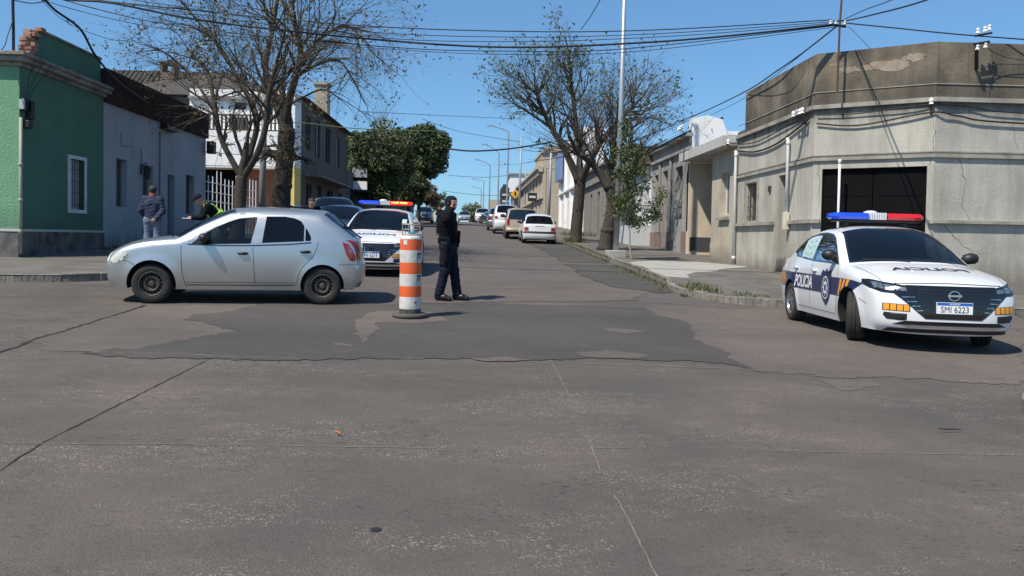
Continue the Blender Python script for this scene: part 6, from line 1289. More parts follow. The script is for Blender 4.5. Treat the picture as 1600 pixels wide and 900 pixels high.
def sedan_details(c, plate, lit=False):
    R = c.root; fr = c.ray('f', .004); circs = [circ(cc, r + .004) for cc, r in zip(c.wc, c.ar)]
    c.seams([[(1.36, .955), (1.33, .62), (1.36, .42), (1.44, .29)], [(2.485, .98), (2.49, .29)], [(3.48, 1.06), (3.44, .90), (3.36, .73)], [(1.44, .29), (2.4, .285), (3.08, .29)], [(.40, .50), (.56, .55)], [(4.02, .62), (4.3, .64)]], .006)
    # livery
    for sg in (-1, 1):
        s4 = c.side(sg, .0035)
        c.patch([(.50, .735), (.62, .69), (.80, .60), (1.2, .54), (4.12, .56), (4.34, .60), (4.34, .80), (4.0, .80), (1.25, .775), (.80, .765)], s4, M_NAVY, 'navy_band', h=.05, holes=circs)
        stripes(c, sg, .92, 1.32, .55, .765, 3, -.05, 'amber_blocks', c.side(sg, .006), circs); stripes(c, sg, 3.86, 4.22, .58, .79, 3, .05, 'amber_blocks', c.side(sg, .006), circs)
        c.text('POLICIA', .25, c.side(sg, .007), M_WFILM, 'lettering', 2.80, .672, mirror=(sg > 0), sx=.94, bold=.028, shear=.18)
        sh = [(1.56, .80), (1.60, .87), (1.70, .84), (1.77, .89), (1.84, .84), (1.94, .87), (1.98, .80), (1.965, .56), (1.90, .46), (1.77, .37), (1.64, .46), (1.575, .56)]
        e = c.patch(sh, c.side(sg, .008), M_NAVY, 'shield_emblem'); it = []
        def rng(cx, cz, r1, r2, n=22): V = [(cx + r * math.cos(6.2832 * i / n), cz + r * 1.15 * math.sin(6.2832 * i / n)) for r in (r1, r2) for i in range(n)]; return c.patch(None, c.side(sg, .011), None, tris=(V, [(i, (i + 1) % n, n + (i + 1) % n, n + i) for i in range(n)]), link=False)
        it += [rng(1.77, .62, .125, .138), rng(1.77, .62, .045, .07)]
        for k in range(8): a = k * math.pi / 4; it.append(c.patch(None, c.side(sg, .011), None, tris=([(1.77 + .075 * math.cos(a - .2), .62 + .085 * math.sin(a - .2)), (1.77 + .075 * math.cos(a + .2), .62 + .085 * math.sin(a + .2)), (1.77 + .115 * math.cos(a), .62 + .13 * math.sin(a))], [(0, 1, 2)]), link=False))
        c.multi(it, M_WFILM, 'crest_drawing', e)
        c.patch([(4.12, .86), (4.10, .96), (4.34, .965), (4.36, .86)], c.side(sg, .005), M_RED, 'taillight')
        # front corner amber blocks, fog pod, headlight
        it = []
        for i in range(4): a = .48 + i * .064; it.append(c.patch([(sg * a, .445 + i * .002), (sg * (a + .054), .445 + i * .002), (sg * (a + .054), .515 + i * .002), (sg * a, .515 + i * .002)], fr, None, h=.03, link=False))
        bk = c.patch([(sg * .47, .437), (sg * .735, .445), (sg * .735, .528), (sg * .47, .520)], c.ray('f', .003), M_TRIMB, 'reflector_base'); c.multi(it, M_AMBER, 'amber_blocks', bk)
        c.patch([(sg * .50, .345), (sg * .56, .335), (sg * .69, .345), (sg * .725, .39), (sg * .72, .425), (sg * .50, .415)], fr, M_TRIMB, 'fog_pod')
        hb = c.patch([(sg * .40, .735), (sg * .40, .655), (sg * .60, .640), (sg * .74, .650), (sg * .82, .69), (sg * .85, .735), (sg * .838, .790), (sg * .80, .795), (sg * .68, .765), (sg * .52, .738)], c.ray('f', .004), M_GLOSSB, 'headlight', h=.025)
        it = []
        for (q0, q1, z0, z1) in ((.50, .60, .670, .722), (.615, .70, .675, .742), (.715, .79, .69, .765)): it.append(c.patch([(sg * q0, z0), (sg * q1, z0 + .006), (sg * (q1 + .008), z1), (sg * q0, z1 - .012)], c.ray('f', .008), None, h=.02, link=False))
        c.multi(it, M_LENS, 'lamp_lens', hb)
        it = [c.patch([(sg * a, z), (sg * b_, z - .004), (sg * b_, z + .003), (sg * a, z + .008)], c.ray('f', .009), None, h=.02, link=False) for (a, b_, z) in ((.42, .55, .605), (.40, .50, .555), (.37, .45, .505), (.34, .40, .455))]
        c.multi(it, M_CHROME, 'grille_bars')
        if lit: c.patch([(sg * .64, .66), (sg * .74, .68), (sg * .74, .73), (sg * .64, .72)], c.ray('f', .011), mat('lit_amber', (.9, .4, .05), .4, emit=(1, .38, .05), estr=1.2), 'lit_lamp', parent=hb)
        c.ribbon([(.30, .82 * 0 + sg * .70), (.62, sg * .735), (1.0, sg * .76)], .007, c.ray('t', .003), M_SEAM)
    c.patch([(-.50, .742), (.50, .742), (.52, .70), (.63, .645), (.54, .57), (.40, .44), (.31, .365), (-.31, .365), (-.40, .44), (-.54, .57), (-.63, .645), (-.52, .70)], c.ray('f', .0055), M_GLOSSB, 'grille', h=.03)
    it = [c.patch([(-w, z), (w, z), (w, z + .008), (-w, z + .008)], c.ray('f', .008), None, h=.03, link=False) for (w, z) in ((.38, .69), (.40, .655), (.39, .60), (.36, .55), (.33, .50), (.30, .455), (.27, .41))]; c.multi(it, M_TRIMB, 'mesh_bars')
    c.patch([(-.64, .290), (.64, .290), (.52, .335), (-.52, .335)], c.ray('f', .006), M_GLOSSB, 'lower_grille', h=.03); c.patch([(-.50, .262), (.50, .262), (.58, .285), (-.58, .285)], c.ray('f', .008), M_CHROME, 'lip_trim', h=.03)
    c.patch([(-.70, .20), (.70, .20), (.66, .245), (-.66, .245)], c.ray('f', .005), M_TRIMB, 'skirt', h=.03)
    c.ribbon([(-.60, .757), (0, .772), (.60, .757)], .008, c.ray('f', .003), M_SEAM)
    n = 26; xf = c.bvh.ray_cast(Vector((-3, 0, .635)), Vector((1, 0, 0)))[0].x
    b = MB(); b.tube([(xf - .022, .060 * math.cos(6.2832 * i / n), .637 + .052 * math.sin(6.2832 * i / n)) for i in range(n + 1)], .0075, 6, cap=False); b.box(xf - .030, xf - .018, -.078, .078, .626, .648); b.build('front_emblem', M_CHROME, R, world=False)
    c.plate('f', .497, plate, x=xf - .035); c.plate('b', .80)
    c.text('POLICIA', .19, lambda u, v: c.ray('t', .005)(v, u), M_NAVY, 'hood_lettering', 0, .66, sx=1.32, bold=.03, mirror=False, h=.04)
    c.handle(2.30, .845, M_PWHITE, .17); c.handle(3.22, .87, M_PWHITE, .17); c.mirror(1.50, .99, L=.18, H=.15)
    b = MB(); b.tube([(1.08, -.60, 1.005), (1.16, .0, 1.055)], .010, 5); b.tube([(1.06, .05, 1.02), (1.16, .62, 1.03)], .010, 5); b.build('wipers', M_TRIMB, R, world=False)
    # light bar
    zb = 1.60; bb = MB()
    def bar(y0, y1, tip=0):
        q = MB(); h0, h1 = zb, zb + .095; ys = np.linspace(y0, y1, 9)
        prof = lambda k: [(2.42 - .15 * k, h0), (2.42 - .17 * k, h0 + .04), (2.42 - .12 * k, h1), (2.42 + .12 * k, h1), (2.42 + .17 * k, h0 + .04), (2.42 + .15 * k, h0)]
        V = []
        for i, y in enumerate(ys):
            e = (1 if tip == 0 else min(1, (.35 + 4 * (1 - abs((y - (y0 if tip > 0 else y1)) / (y1 - y0))) if tip else 1))); V += [(x, y, z if e == 1 else zb + .048 + (z - zb - .048) * min(1, e + .2)) for x, z in prof(e)]
        F = [(i * 6 + k, i * 6 + (k + 1) % 6, (i + 1) * 6 + (k + 1) % 6, (i + 1) * 6 + k) for i in range(8) for k in range(6)] + [tuple(range(6)), tuple(48 + k for k in range(6))]
        q.add(V, F); return q
    LB = bb; bb.box(2.30, 2.54, -.60, .60, zb - .03, zb); bb.box(2.36, 2.48, -.45, -.38, 1.48, zb - .03); bb.box(2.36, 2.48, .38, .45, 1.48, zb - .03); lbo = bb.build('light_bar', M_TRIMB, R, world=False, bevel=.01)
    bar(.13, .67, 1).build('blue_lamp', mat('blue_lamp', (.01, .06, .55), .15, coat=.8, emit=(.01, .08, .8), estr=.12), lbo, world=False)
    bar(-.67, -.13, -1).build('red_lamp', mat('red_lamp', (.55, .01, .012), .15, coat=.8) if not lit else mat('red_lamp_lit', (.6, .02, .012), .2, emit=(1, .05, .02), estr=.7), lbo, world=False)
    q = MB()
    for i in range(7): y = -.115 + i * .034; q.box(2.27, 2.57, y, y + .024, zb, zb + .10)
    q.box(2.29, 2.55, -.12, .12, zb, zb + .085); q.lathe((2.42, .06, zb + .09), (0, 0, 1), [(.10, 0), (.09, .03), (.05, .045), (.001, .05)], 14); q.build('siren', mat('siren_grey', (.55, .57, .58), .5), lbo, world=False, bevel=.004)
    if lit:
        q = MB(); q.box(2.255, 2.27, -.55, -.37, zb + .03, zb + .075); q.box(2.255, 2.27, -.34, -.16, zb + .03, zb + .075); q.build('flash', mat('flash', (1, .3, .1), .4, emit=(1, .33, .08), estr=3.0), lbo, world=False)
pol = tag(empty('police_sedan'), 'white police sedan with navy stripe turning at the right corner, wheels steered', 'police car'); SP = dict(SEDAN); SP['steer'] = rad(-22); c1 = Car(SP, pol); sedan_details(c1, 'SMI 6223')
# perforated sun film on the rear windows, papers on the windscreen
for sg in (1,):
    f = c1.patch([(2.57, 1.015), (2.56, 1.36), (2.82, 1.36), (3.05, 1.332), (3.16, 1.295), (3.16, 1.045)], c1.side(sg, .004), mat('pale_film', (.42, .55, .56), .5), 'window_film')
    it = [c1.patch(circ((x, z), .016, 8), c1.side(sg, .007), None, link=False, h=.03) for x, z in ((2.72, 1.09), (2.86, 1.07), (3.0, 1.10), (2.72, 1.20), (2.86, 1.18), (3.0, 1.2), (2.75, 1.28), (2.92, 1.27))]; c1.multi(it, M_NAVY, 'film_dots', f)
c1.patch([(1.86, 1.33), (1.80, 1.33), (1.80, 1.36), (1.86, 1.36)], c1.side(1, .004), M_WFILM, 'sticker') if False else None
place(pol, 5.76, 10.5, rad(90 - 7.5), x0=2.21, wb=2.62); pol.scale = (1, 1, 1.015)
pol2 = tag(empty('police_sedan'), 'white police sedan with flashing red lamp waiting head-on behind the silver hatchback', 'police car'); c2 = Car(SEDAN, pol2); sedan_details(c2, 'SMI 6214', lit=True)
V_ = [(.52, 1.30), (.62, 1.30), (.62, 1.22), (.52, 1.22)]; c2.patch([(-.62, 1.17), (-.52, 1.17), (-.52, 1.26), (-.62, 1.26)], c2.ray('f', .006), mat('paper_sticker', (.55, .68, .62), .6), 'sticker')
place(pol2, -2.43, 18.45, rad(90), x0=2.21, wb=2.62)

# ---------------------------------------------------------------- parked cars
def scaled(base, sx, sz, sw, paint_, **k):
    d = dict(base); fz = lambda z: z * sz; d['keys'] = [(a * sx, b * sz, c_ * sx, e * sz) for a, b, c_, e in base['keys']]; d['plan'] = [(a * sx, b * sw) for a, b in base['plan']]; d['vert'] = [(a * sz, b) for a, b in base['vert']]
    d['wx'] = tuple(v * sx for v in base['wx']); d['side'] = {q: [(a * sx, b * sz) for a, b in v] for q, v in base['side'].items()}; d['paint'] = paint_; d['belt'] = base['belt'] * sz; d['sill'] = base['sill'] * sz; d['track'] = base['track'] * sw
    a, b, cz = base['cabin']; d['cabin'] = (a * sx, b * sx, cz * sz); d['h'] = .09; d['n'] = 4; d['nt'] = 8; d['side_mat'] = dict(base['side_mat']); d.update(k); return d
def simple_lights(c, zf, zb_, yw, rear=True, front=True, plates=True, bump=None, zrl=None):
    for sg in (-1, 1):
        if front: c.patch([(sg * (yw - .30), zf - .05), (sg * (yw - .04), zf - .06), (sg * (yw - .03), zf + .07), (sg * (yw - .30), zf + .05)], c.ray('f', .008), M_LENS, 'headlight', h=.06)
        if rear: c.patch([(sg * (yw - .22), zb_ - .09), (sg * (yw - .02), zb_ - .09), (sg * (yw - .02), zb_ + .09), (sg * (yw - .22), zb_ + .09)], c.ray('b', .008), M_RED, 'taillight', h=.06)
    if front: c.patch([(-.45, zf - .07), (.45, zf - .07), (.48, zf + .04), (-.48, zf + .04)], c.ray('f', .006), M_TRIMB, 'grille', h=.06); c.patch([(-.55, zf - .34), (.55, zf - .34), (.5, zf - .2), (-.5, zf - .2)], c.ray('f', .006), M_TRIMB, 'lower_grille', h=.06)
def rz_to(Yaway): return rad(-90) if Yaway else rad(90)
GD = G_DARK
def simple_car(nm, label, base, sx, sz, sw, pt, x, y, away, cat='car', grp='cars parked along the kerb', lights=None, plate=True, ang=0, **k):
    r = tag(empty(nm), label, cat, grp); d = scaled(base, sx, sz, sw, pt, **k); c = Car(d, r); L_ = dict(zf=.64 * sz, zb_=.80 * sz, yw=.72 * sw); L_.update(lights or {}); simple_lights(c, **L_); c.mirror(d['side']['glass_f'][0][0] - .05 * sx, .97 * sz, m=k.get('mm'))
    if plate: c.plate('b' if away else 'f', (.55 if not away else k.get('pz', .80)) * sz)
    place(r, x, y, rz_to(away) + ang, x0=sum(d['wx']) / 2, wb=d['wx'][1] - d['wx'][0]); return c
M_WHITEC = paint('white_paint', (.70, .71, .70)); M_BEIGEC = paint('champagne_paint', (.50, .41, .29), .3); M_DARKC = paint('dark_paint', (.018, .02, .026)); M_BLUED = paint('dark_blue_paint', (.02, .035, .07), .2); M_GREYC = paint('grey_paint', (.16, .18, .20), .4); M_TEAL = paint('teal_paint', (.05, .09, .095), .3); M_REDC = paint('red_paint', (.35, .02, .03)); M_SILV2 = paint('silver_paint_far', (.45, .47, .5), .4)
# white saloon seen from behind
SEDAN['side'] = dict(SEDAN['side'])
OLD = dict(SEDAN); OLD['side_mat'] = {**SEDAN['side_mat'], 'glass_f': ('front_side_window', G_CLEAR)}
ok = [list(k) for k in SKEYS]
for i, (xc, zc, xe, ze) in {17: (3.62, 1.20, 3.56, 1.15), 18: (3.86, 1.00, 3.80, .985), 19: (4.02, .985, 3.98, .955), 20: (4.10, .965, 4.04, .93), 21: (4.13, .85, 4.06, .84), 22: (4.15, .70, 4.08, .68), 23: (4.22, .50, 4.13, .50), 24: (4.20, .32, 4.10, .33), 25: (4.14, .24, 4.05, .25)}.items(): ok[i] = [xc, zc, xe, ze]
OLD['keys'] = [tuple(k) for k in ok]; OLD['rim'] = 'steel'; OLD['rgt'] = .95; OLD['plan'] = SEDAN['plan'][:6] + [(3.3, .868), (3.8, .845), (4.1, .80), (4.3, .76)]; OLD['side'] = {**SEDAN['side'], 'dlo': [(a - (.08 if a > 3.3 else 0), b) for a, b in DLO], 'glass_t': [(3.25, 1.04), (3.25, 1.23), (3.36, 1.19), (3.42, 1.10), (3.36, 1.06)]}
cw = simple_car('white_saloon', 'small white saloon with a black rear strip parked by the leaning tree, seen from behind', OLD, .97, .98, .965, M_WHITEC, 2.82, 37.9, True, h=.06, gr=G_CLEAR, lights=dict(front=False, rear=False), plate=False)
for sg in (-1, 1): cw.patch([(sg * .54, .64), (sg * .745, .64), (sg * .755, .80), (sg * .56, .82)], cw.ray('b', .01), M_RED, 'taillight', h=.05)
cw.patch([(-.54, .655), (.54, .655), (.54, .72), (-.54, .72)], cw.ray('b', .008), M_WHITEC, 'lamp_panel', h=.06); cw.patch([(-.80, .515), (.80, .515), (.80, .62), (-.80, .62)], cw.ray('b', .008), M_TRIMB, 'bumper_strip', h=.05)
cw.patch([(-.22, .845), (.22, .845), (.22, .875), (-.22, .875)], cw.ray('b', .009), M_TRIMB, 'plate_lamp_strip', h=.05); cw.patch([(-.20, .755), (.20, .755), (.20, .84), (-.20, .84)], cw.ray('b', .010), M_PLATE, 'number_plate', h=.05)
# pickup
PK = [(.10, .34, .22, .36), (.01, .45, .13, .47), (.0, .65, .11, .66), (.02, .85, .12, .85), (.08, .98, .20, .96), (.30, 1.05, .40, 1.01), (.7, 1.10, .78, 1.06), (1.15, 1.14, 1.25, 1.10), (1.30, 1.17, 1.45, 1.13), (1.65, 1.42, 1.75, 1.37), (2.0, 1.66, 2.08, 1.60), (2.2, 1.72, 2.28, 1.66), (2.7, 1.76, 2.75, 1.69), (3.3, 1.76, 3.3, 1.69), (4.2, 1.74, 4.15, 1.67), (4.95, 1.72, 4.85, 1.64), (5.02, 1.66, 4.93, 1.60), (5.12, 1.22, 5.04, 1.20), (5.15, 1.10, 5.06, 1.10), (5.17, .85, 5.08, .85), (5.18, .62, 5.10, .62), (5.26, .60, 5.14, .58), (5.26, .46, 5.14, .46), (5.18, .42, 5.06, .42)]
PICK = dict(keys=PK, mark=dict(ws0=8, ws1=11, rg0=16, rg1=18), rgt=.95, plan=[(-.1, .7), (.1, .8), (.3, .88), (.7, .92), (2, .93), (4.5, .93), (5.0, .90), (5.3, .87)], vert=[(.3, .95), (.5, .985), (.8, 1), (1.08, .99), (1.15, .97), (1.4, .90), (1.65, .82), (1.8, .78)], wr=.37, wx=(.95, 4.05), arch=(.44, .44), belt=1.12, sill=.42, track=1.56, tw=.25, h=.08, n=4, nt=8, paint=M_BEIGEC, cabin=(1.7, 3.2, 1.1), gr=mat('black_canopy_glass', (.006, .006, .008), .08, coat=1), rim='alloy',
    side=dict(door_front=[(1.5, 1.16), (2.1, 1.62), (2.6, 1.66), (2.6, .5), (1.5, .5)], door_rear=[(2.6, 1.66), (3.4, 1.66), (3.4, .9), (3.3, .5), (2.6, .5)], glass_f=[(1.75, 1.17), (2.15, 1.52), (2.55, 1.58), (2.55, 1.17)], glass_r=[(2.65, 1.17), (2.65, 1.58), (3.25, 1.58), (3.3, 1.17)], glass_t=[(3.5, 1.2), (3.5, 1.58), (4.8, 1.55), (4.9, 1.2)]), side_mat=dict(door_front=('door', None), door_rear=('door', None), glass_f=('front_side_window', GD), glass_r=('rear_side_window', GD), glass_t=('canopy_window', GD)))
def pickup(nm, label, pt, x, y, grp='cars parked along the kerb', cat='pickup', gr=None):
    r = tag(empty(nm), label, cat, grp); d = dict(PICK); d['paint'] = pt; c = Car(d, r)
    for sg in (-1, 1): c.patch([(sg * .70, .78), (sg * .84, .78), (sg * .84, 1.12), (sg * .70, 1.12)], c.ray('b', .01), M_RED, 'taillight', h=.06)
    c.patch([(-.86, .44), (.86, .44), (.86, .60), (-.86, .60)], c.ray('b', .012), M_CHROME if pt is not M_BEIGEC else mat('bumper_tan', (.32, .26, .18), .5), 'rear_bumper', h=.06); c.patch([(.08 - .1, .93), (.08 + .1, .93), (.08 + .1, .98), (-.02, .98)], c.ray('b', .01), M_TRIMB, 'tailgate_handle', h=.05); c.plate('b', .52); c.mirror(1.72, 1.2, L=.22, H=.22)
    place(r, x, y, rz_to(True), x0=2.5, wb=3.1); return c
pickup('beige_pickup', 'beige pickup with a black glazed canopy parked ahead of the white saloon', M_BEIGEC, 2.22, 43.6)
VAN = dict(HATCH); VAN['rim'] = 'steel'
simple_car('white_van', 'white and red high van half hidden in front of the beige pickup', HATCH, 1.2, 1.40, 1.10, M_WHITEC, 1.62, 52.0, True, cat='van', lights=dict(front=False))
simple_car('blue_van', 'dark blue-grey high car furthest along the right hand row of parked cars', HATCH, 1.15, 1.25, 1.08, M_GREYC, 1.25, 59.5, True, lights=dict(front=False))
simple_car('red_van', 'red roofed van behind the white and red one on the right', HATCH, 1.2, 1.50, 1.10, M_REDC, 1.9, 67, True, cat='van', lights=dict(front=False))
# far cars at the crest
simple_car('grey_suv', 'dark silver off-roader parked on the left below the evergreens, facing the camera', HATCH, 1.12, 1.22, 1.10, M_GREYC, -6.15, 80, False, lights=dict(rear=False))
simple_car('pale_hatchback', 'tiny pale silver hatchback alone in the middle of the far street', HATCH, 1.0, 1.0, 1.05, M_SILV2, -2.4, 101, False, lights=dict(rear=False))
simple_car('white_suv', 'tiny white off-roader behind the teal car near the crest', HATCH, 1.15, 1.28, 1.15, M_WHITEC, .05, 92, False, lights=dict(rear=False))
simple_car('teal_car', 'tiny dark teal car in front of the white one near the crest', HATCH, 1.15, 1.05, 1.1, M_TEAL, .98, 86, True, lights=dict(front=False), ang=rad(15))
# dark cars behind the silver hatchback on the left
simple_car('black_car', 'black car with its roof just showing above the silver hatchback roof', HATCH, 1.1, 1.06, 1.08, M_DARKC, -5.55, 22.6, False, lights=dict(rear=False), ang=rad(8))
simple_car('dark_minivan', 'big dark van with a long curved window line in front of the grey house', HATCH, 1.22, 1.32, 1.12, M_DARKC, -5.9, 29.6, False, cat='van', lights=dict(rear=False), ang=rad(14), gw=G_DARK)
simple_car('dark_blue_car', 'dark blue car between the van and the waiting police sedan', HATCH, 1.15, 1.10, 1.08, M_BLUED, -4.75, 25.0, False, lights=dict(rear=False), ang=rad(2))
# ================================================================== PEOPLE
def surface_nets(F, org, h):
    """smooth closed surface of the zero level of a sampled field"""
    S = F < 0; nx, ny, nz = F.shape; acc = np.zeros((nx - 1, ny - 1, nz - 1, 3)); cnt = np.zeros((nx - 1, ny - 1, nz - 1))
    gi = np.stack(np.meshgrid(np.arange(nx - 1), np.arange(ny - 1), np.arange(nz - 1), indexing='ij'), -1).astype(float)
    C = [(i, j, k) for i in (0, 1) for j in (0, 1) for k in (0, 1)]
    sl_ = lambda c: (slice(c[0], nx - 1 + c[0]), slice(c[1], ny - 1 + c[1]), slice(c[2], nz - 1 + c[2]))
    for a in C:
        for ax in range(3):
            if a[ax]: continue
            b = list(a); b[ax] = 1; fa, fb = F[sl_(a)], F[sl_(b)]; m = (fa < 0) != (fb < 0); t = np.where(m, fa / np.where(m, fa - fb, 1), 0)
            p = np.array(a, float) + np.zeros(fa.shape + (3,)); p[..., ax] += t; acc += p * m[..., None]; cnt += m
    act = cnt > 0; ids = -np.ones(cnt.shape, int); ids[act] = np.arange(act.sum()); V = (gi[act] + acc[act] / cnt[act][:, None]) * h + org; Q = []
    for ax in range(3):
        b, c = (ax + 1) % 3, (ax + 2) % 3; s0 = [slice(0, None)] * 3; s1 = [slice(0, None)] * 3; s0[ax] = slice(0, -1); s1[ax] = slice(1, None); A, B = S[tuple(s0)], S[tuple(s1)]
        for sign in (True, False):
            m = (A & ~B) if sign else (~A & B); I = np.argwhere(m); I = I[(I[:, b] > 0) & (I[:, c] > 0) & (I[:, b] < F.shape[b] - 1) & (I[:, c] < F.shape[c] - 1)]
            if not len(I): continue
            q = []
            for db, dc in ((1, 1), (0, 1), (0, 0), (1, 0)): J = I.copy(); J[:, b] -= db; J[:, c] -= dc; q.append(ids[J[:, 0], J[:, 1], J[:, 2]])
            q = np.stack(q, 1); Q.append(q if sign else q[:, ::-1])
    return V, np.concatenate(Q)
class Blob:
    def __init__(s): s.P = []
    def cap(s, a, b, ra, rb=None, k=.03, flat=None): s.P.append(('c', np.array(a, float), np.array(b, float), ra, ra if rb is None else rb, k)); return s
    def chain(s, pts, rs, k=.03):
        for i in range(len(pts) - 1): s.cap(pts[i], pts[i + 1], rs[i], rs[i + 1], k)
        return s
    def ell(s, c, r, k=.03, ang=0.0): s.P.append(('e', np.array(c, float), np.array(r, float), ang, 0, k)); return s
    def build(s, name, m, parent, h=.014, inflate=0.0, noise=0.0, cut=None, seed=0):
        pts = []
        for p in s.P:
            if p[0] == 'c': pts += [p[1] - max(p[3], p[4]), p[1] + max(p[3], p[4]), p[2] - max(p[3], p[4]), p[2] + max(p[3], p[4])]
            else: r = max(p[2]); pts += [p[1] - r, p[1] + r]
        pad = .04 + inflate + noise; lo = np.min(pts, 0) - pad; hi = np.max(pts, 0) + pad; n = np.ceil((hi - lo) / h).astype(int) + 1
        X, Y, Z = np.meshgrid(*[lo[i] + np.arange(n[i]) * h for i in range(3)], indexing='ij'); F = np.full(X.shape, 1.0)
        for p in s.P:
            if p[0] == 'c':
                a, b, ra, rb, k = p[1:]; R = max(ra, rb) + k + .05; l_ = np.minimum(a, b) - R; u_ = np.maximum(a, b) + R
            else: c, r, ang, _, k = p[1:]; R = max(r) + k + .05; l_ = c - R; u_ = c + R
            i0 = np.maximum(0, ((l_ - lo) / h).astype(int)); i1 = np.minimum(n, ((u_ - lo) / h).astype(int) + 2); sl_ = tuple(slice(i0[q], i1[q]) for q in range(3)); x, y, z = X[sl_], Y[sl_], Z[sl_]
            if p[0] == 'c':
                d = b - a; L = max(1e-9, d @ d); t = np.clip(((x - a[0]) * d[0] + (y - a[1]) * d[1] + (z - a[2]) * d[2]) / L, 0, 1)
                f = np.sqrt((x - a[0] - t * d[0]) ** 2 + (y - a[1] - t * d[1]) ** 2 + (z - a[2] - t * d[2]) ** 2) - (ra + (rb - ra) * t)
            else:
                cs, sn = math.cos(ang), math.sin(ang); dx, dy, dz = x - c[0], y - c[1], z - c[2]; ux = dx * cs + dz * sn; uz = -dx * sn + dz * cs
                q = np.sqrt((ux / r[0]) ** 2 + (dy / r[1]) ** 2 + (uz / r[2]) ** 2); g = np.sqrt((ux / r[0] ** 2) ** 2 + (dy / r[1] ** 2) ** 2 + (uz / r[2] ** 2) ** 2); f = q * (q - 1) / np.maximum(g, 1e-6)
            G0 = F[sl_]; hh = np.clip(.5 + .5 * (G0 - f) / k, 0, 1); F[sl_] = G0 * (1 - hh) + f * hh - k * hh * (1 - hh)
        F = F - inflate
        if noise: rr = seed; F = F + noise * (np.sin(X * 31 + Z * 47 + rr) * np.sin(Y * 37 + Z * 23 + 1 + rr) + .6 * np.sin(Z * 71 + X * 19 + Y * 13 + rr))
        if cut: F = np.maximum(F, cut(X, Y, Z))
        V, Q = surface_nets(F, lo, h); me = bpy.data.meshes.new(name); me.from_pydata([tuple(v) for v in V], [], [tuple(q) for q in Q]); me.materials.append(m)
        me.polygons.foreach_set('use_smooth', [True] * len(me.polygons)); o = bpy.data.objects.new(name, me); COL.objects.link(o); o.parent = parent; return o
M_SKIN = mat('skin', (.40, .22, .15), .55, var=.2, vscale=8); M_NAVYU = mat('navy_uniform', (.009, .010, .024), .9, spec=.25, var=.4, vscale=9, bump=.3, bscale=60); M_BLKU = mat('black_vest', (.0045, .0045, .007), .9, spec=.2, var=.4, vscale=9, bump=.3, bscale=50)
M_BOOT = mat('boot_leather', (.008, .008, .009), .35); M_NJACK = mat('navy_jacket', (.018, .028, .065), .85, var=.4, vscale=7, bump=.3); M_JEAN = mat('denim', (.10, .14, .21), .9, var=.7, vscale=9, col2=(.17, .21, .28)); M_REDC_ = mat('red_collar', (.28, .06, .05), .9); M_HAIR = mat('grey_hair', (.035, .032, .03), .8)
M_HIVIS = mat('hivis_yellow', (.40, .75, .05), .7); M_TAN = mat('tan_sleeve', (.50, .38, .27), .85); M_WHSH = mat('white_patch', (.7, .7, .7), .6)
V3 = lambda *a: np.array(a, float)
def hand(b, w, d, up, s=1.0, curl=.5, side=1):
    """palm, four unequal bent fingers and a thumb, from wrist w along d"""
    d = np.array(d, float); d /= np.linalg.norm(d); up = np.array(up, float); up -= d * (up @ d); up /= np.linalg.norm(up); a = np.cross(d, up) * side; p = w + d * .085 * s
    b.cap(w, w + d * .03 * s, .027 * s, .03 * s, .02); 
    for t in (-.03, -.01, .012, .03): b.cap(w + d * .02 * s + a * t * .5 * s, p + a * t * s, .015 * s, .0135 * s, .012)
    for t, L in zip((-.032, -.011, .011, .031), (.062, .078, .084, .074)):
        q0 = p + a * t * s; d1 = d * math.cos(curl) - up * math.sin(curl); q1 = q0 + d1 * L * .48 * s; d2 = d * math.cos(curl * 2.2) - up * math.sin(curl * 2.2); q2 = q1 + d2 * L * .5 * s
        b.cap(q0, q1, .0095 * s, .0088 * s, .006); b.cap(q1, q2, .0088 * s, .0075 * s, .006)
    t0 = w + d * .03 * s + a * .025 * s; t1 = t0 + (d * .6 + a * .75) * .036 * s; b.chain([t0, t1, t1 + (d * .9 + a * .2 - up * .3) * .034 * s], [.014 * s, .011 * s, .009 * s], .008)
def head(b, c, f, s=1.0, tilt=0.0):
    """skull, face, nose, brow, chin, ears; f = facing unit vector (horizontal)"""
    f = np.array([f[0], f[1], -tilt]); f /= np.linalg.norm(f); r = np.cross(f, [0, 0, 1.]); r /= np.linalg.norm(r); u = np.cross(r, f); q = lambda a, l, v: c + (f * a + r * l + u * v) * s
    b.cap(q(-.025, 0, .035), q(.015, 0, .035), .083 * s, .080 * s, .03); b.cap(q(.03, 0, .0), q(.045, 0, -.075), .062 * s, .034 * s, .035); b.cap(q(.0, .035, -.05), q(.045, .015, -.085), .028 * s, .024 * s, .03); b.cap(q(.0, -.035, -.05), q(.045, -.015, -.085), .028 * s, .024 * s, .03)
    b.chain([q(.090, 0, .015), q(.108, 0, -.018), q(.106, 0, -.026)], [.009 * s, .012 * s, .013 * s], .012)
    for l in (-1, 1): b.cap(q(.078, l * .018, .03), q(.072, l * .045, .026), .012 * s, .010 * s, .012); b.cap(q(-.01, l * .078, .01), q(-.012, l * .080, -.03), .014 * s, .009 * s, .006); b.cap(q(.07, l * .032, .0), q(.062, l * .036, -.02), .012 * s, .016 * s, .02)
    b.cap(q(.094, -.016, -.052), q(.094, .016, -.052), .008 * s, .008 * s, .008); b.cap(q(.090, -.014, -.064), q(.090, .014, -.064), .009 * s, .009 * s, .008)
    return q
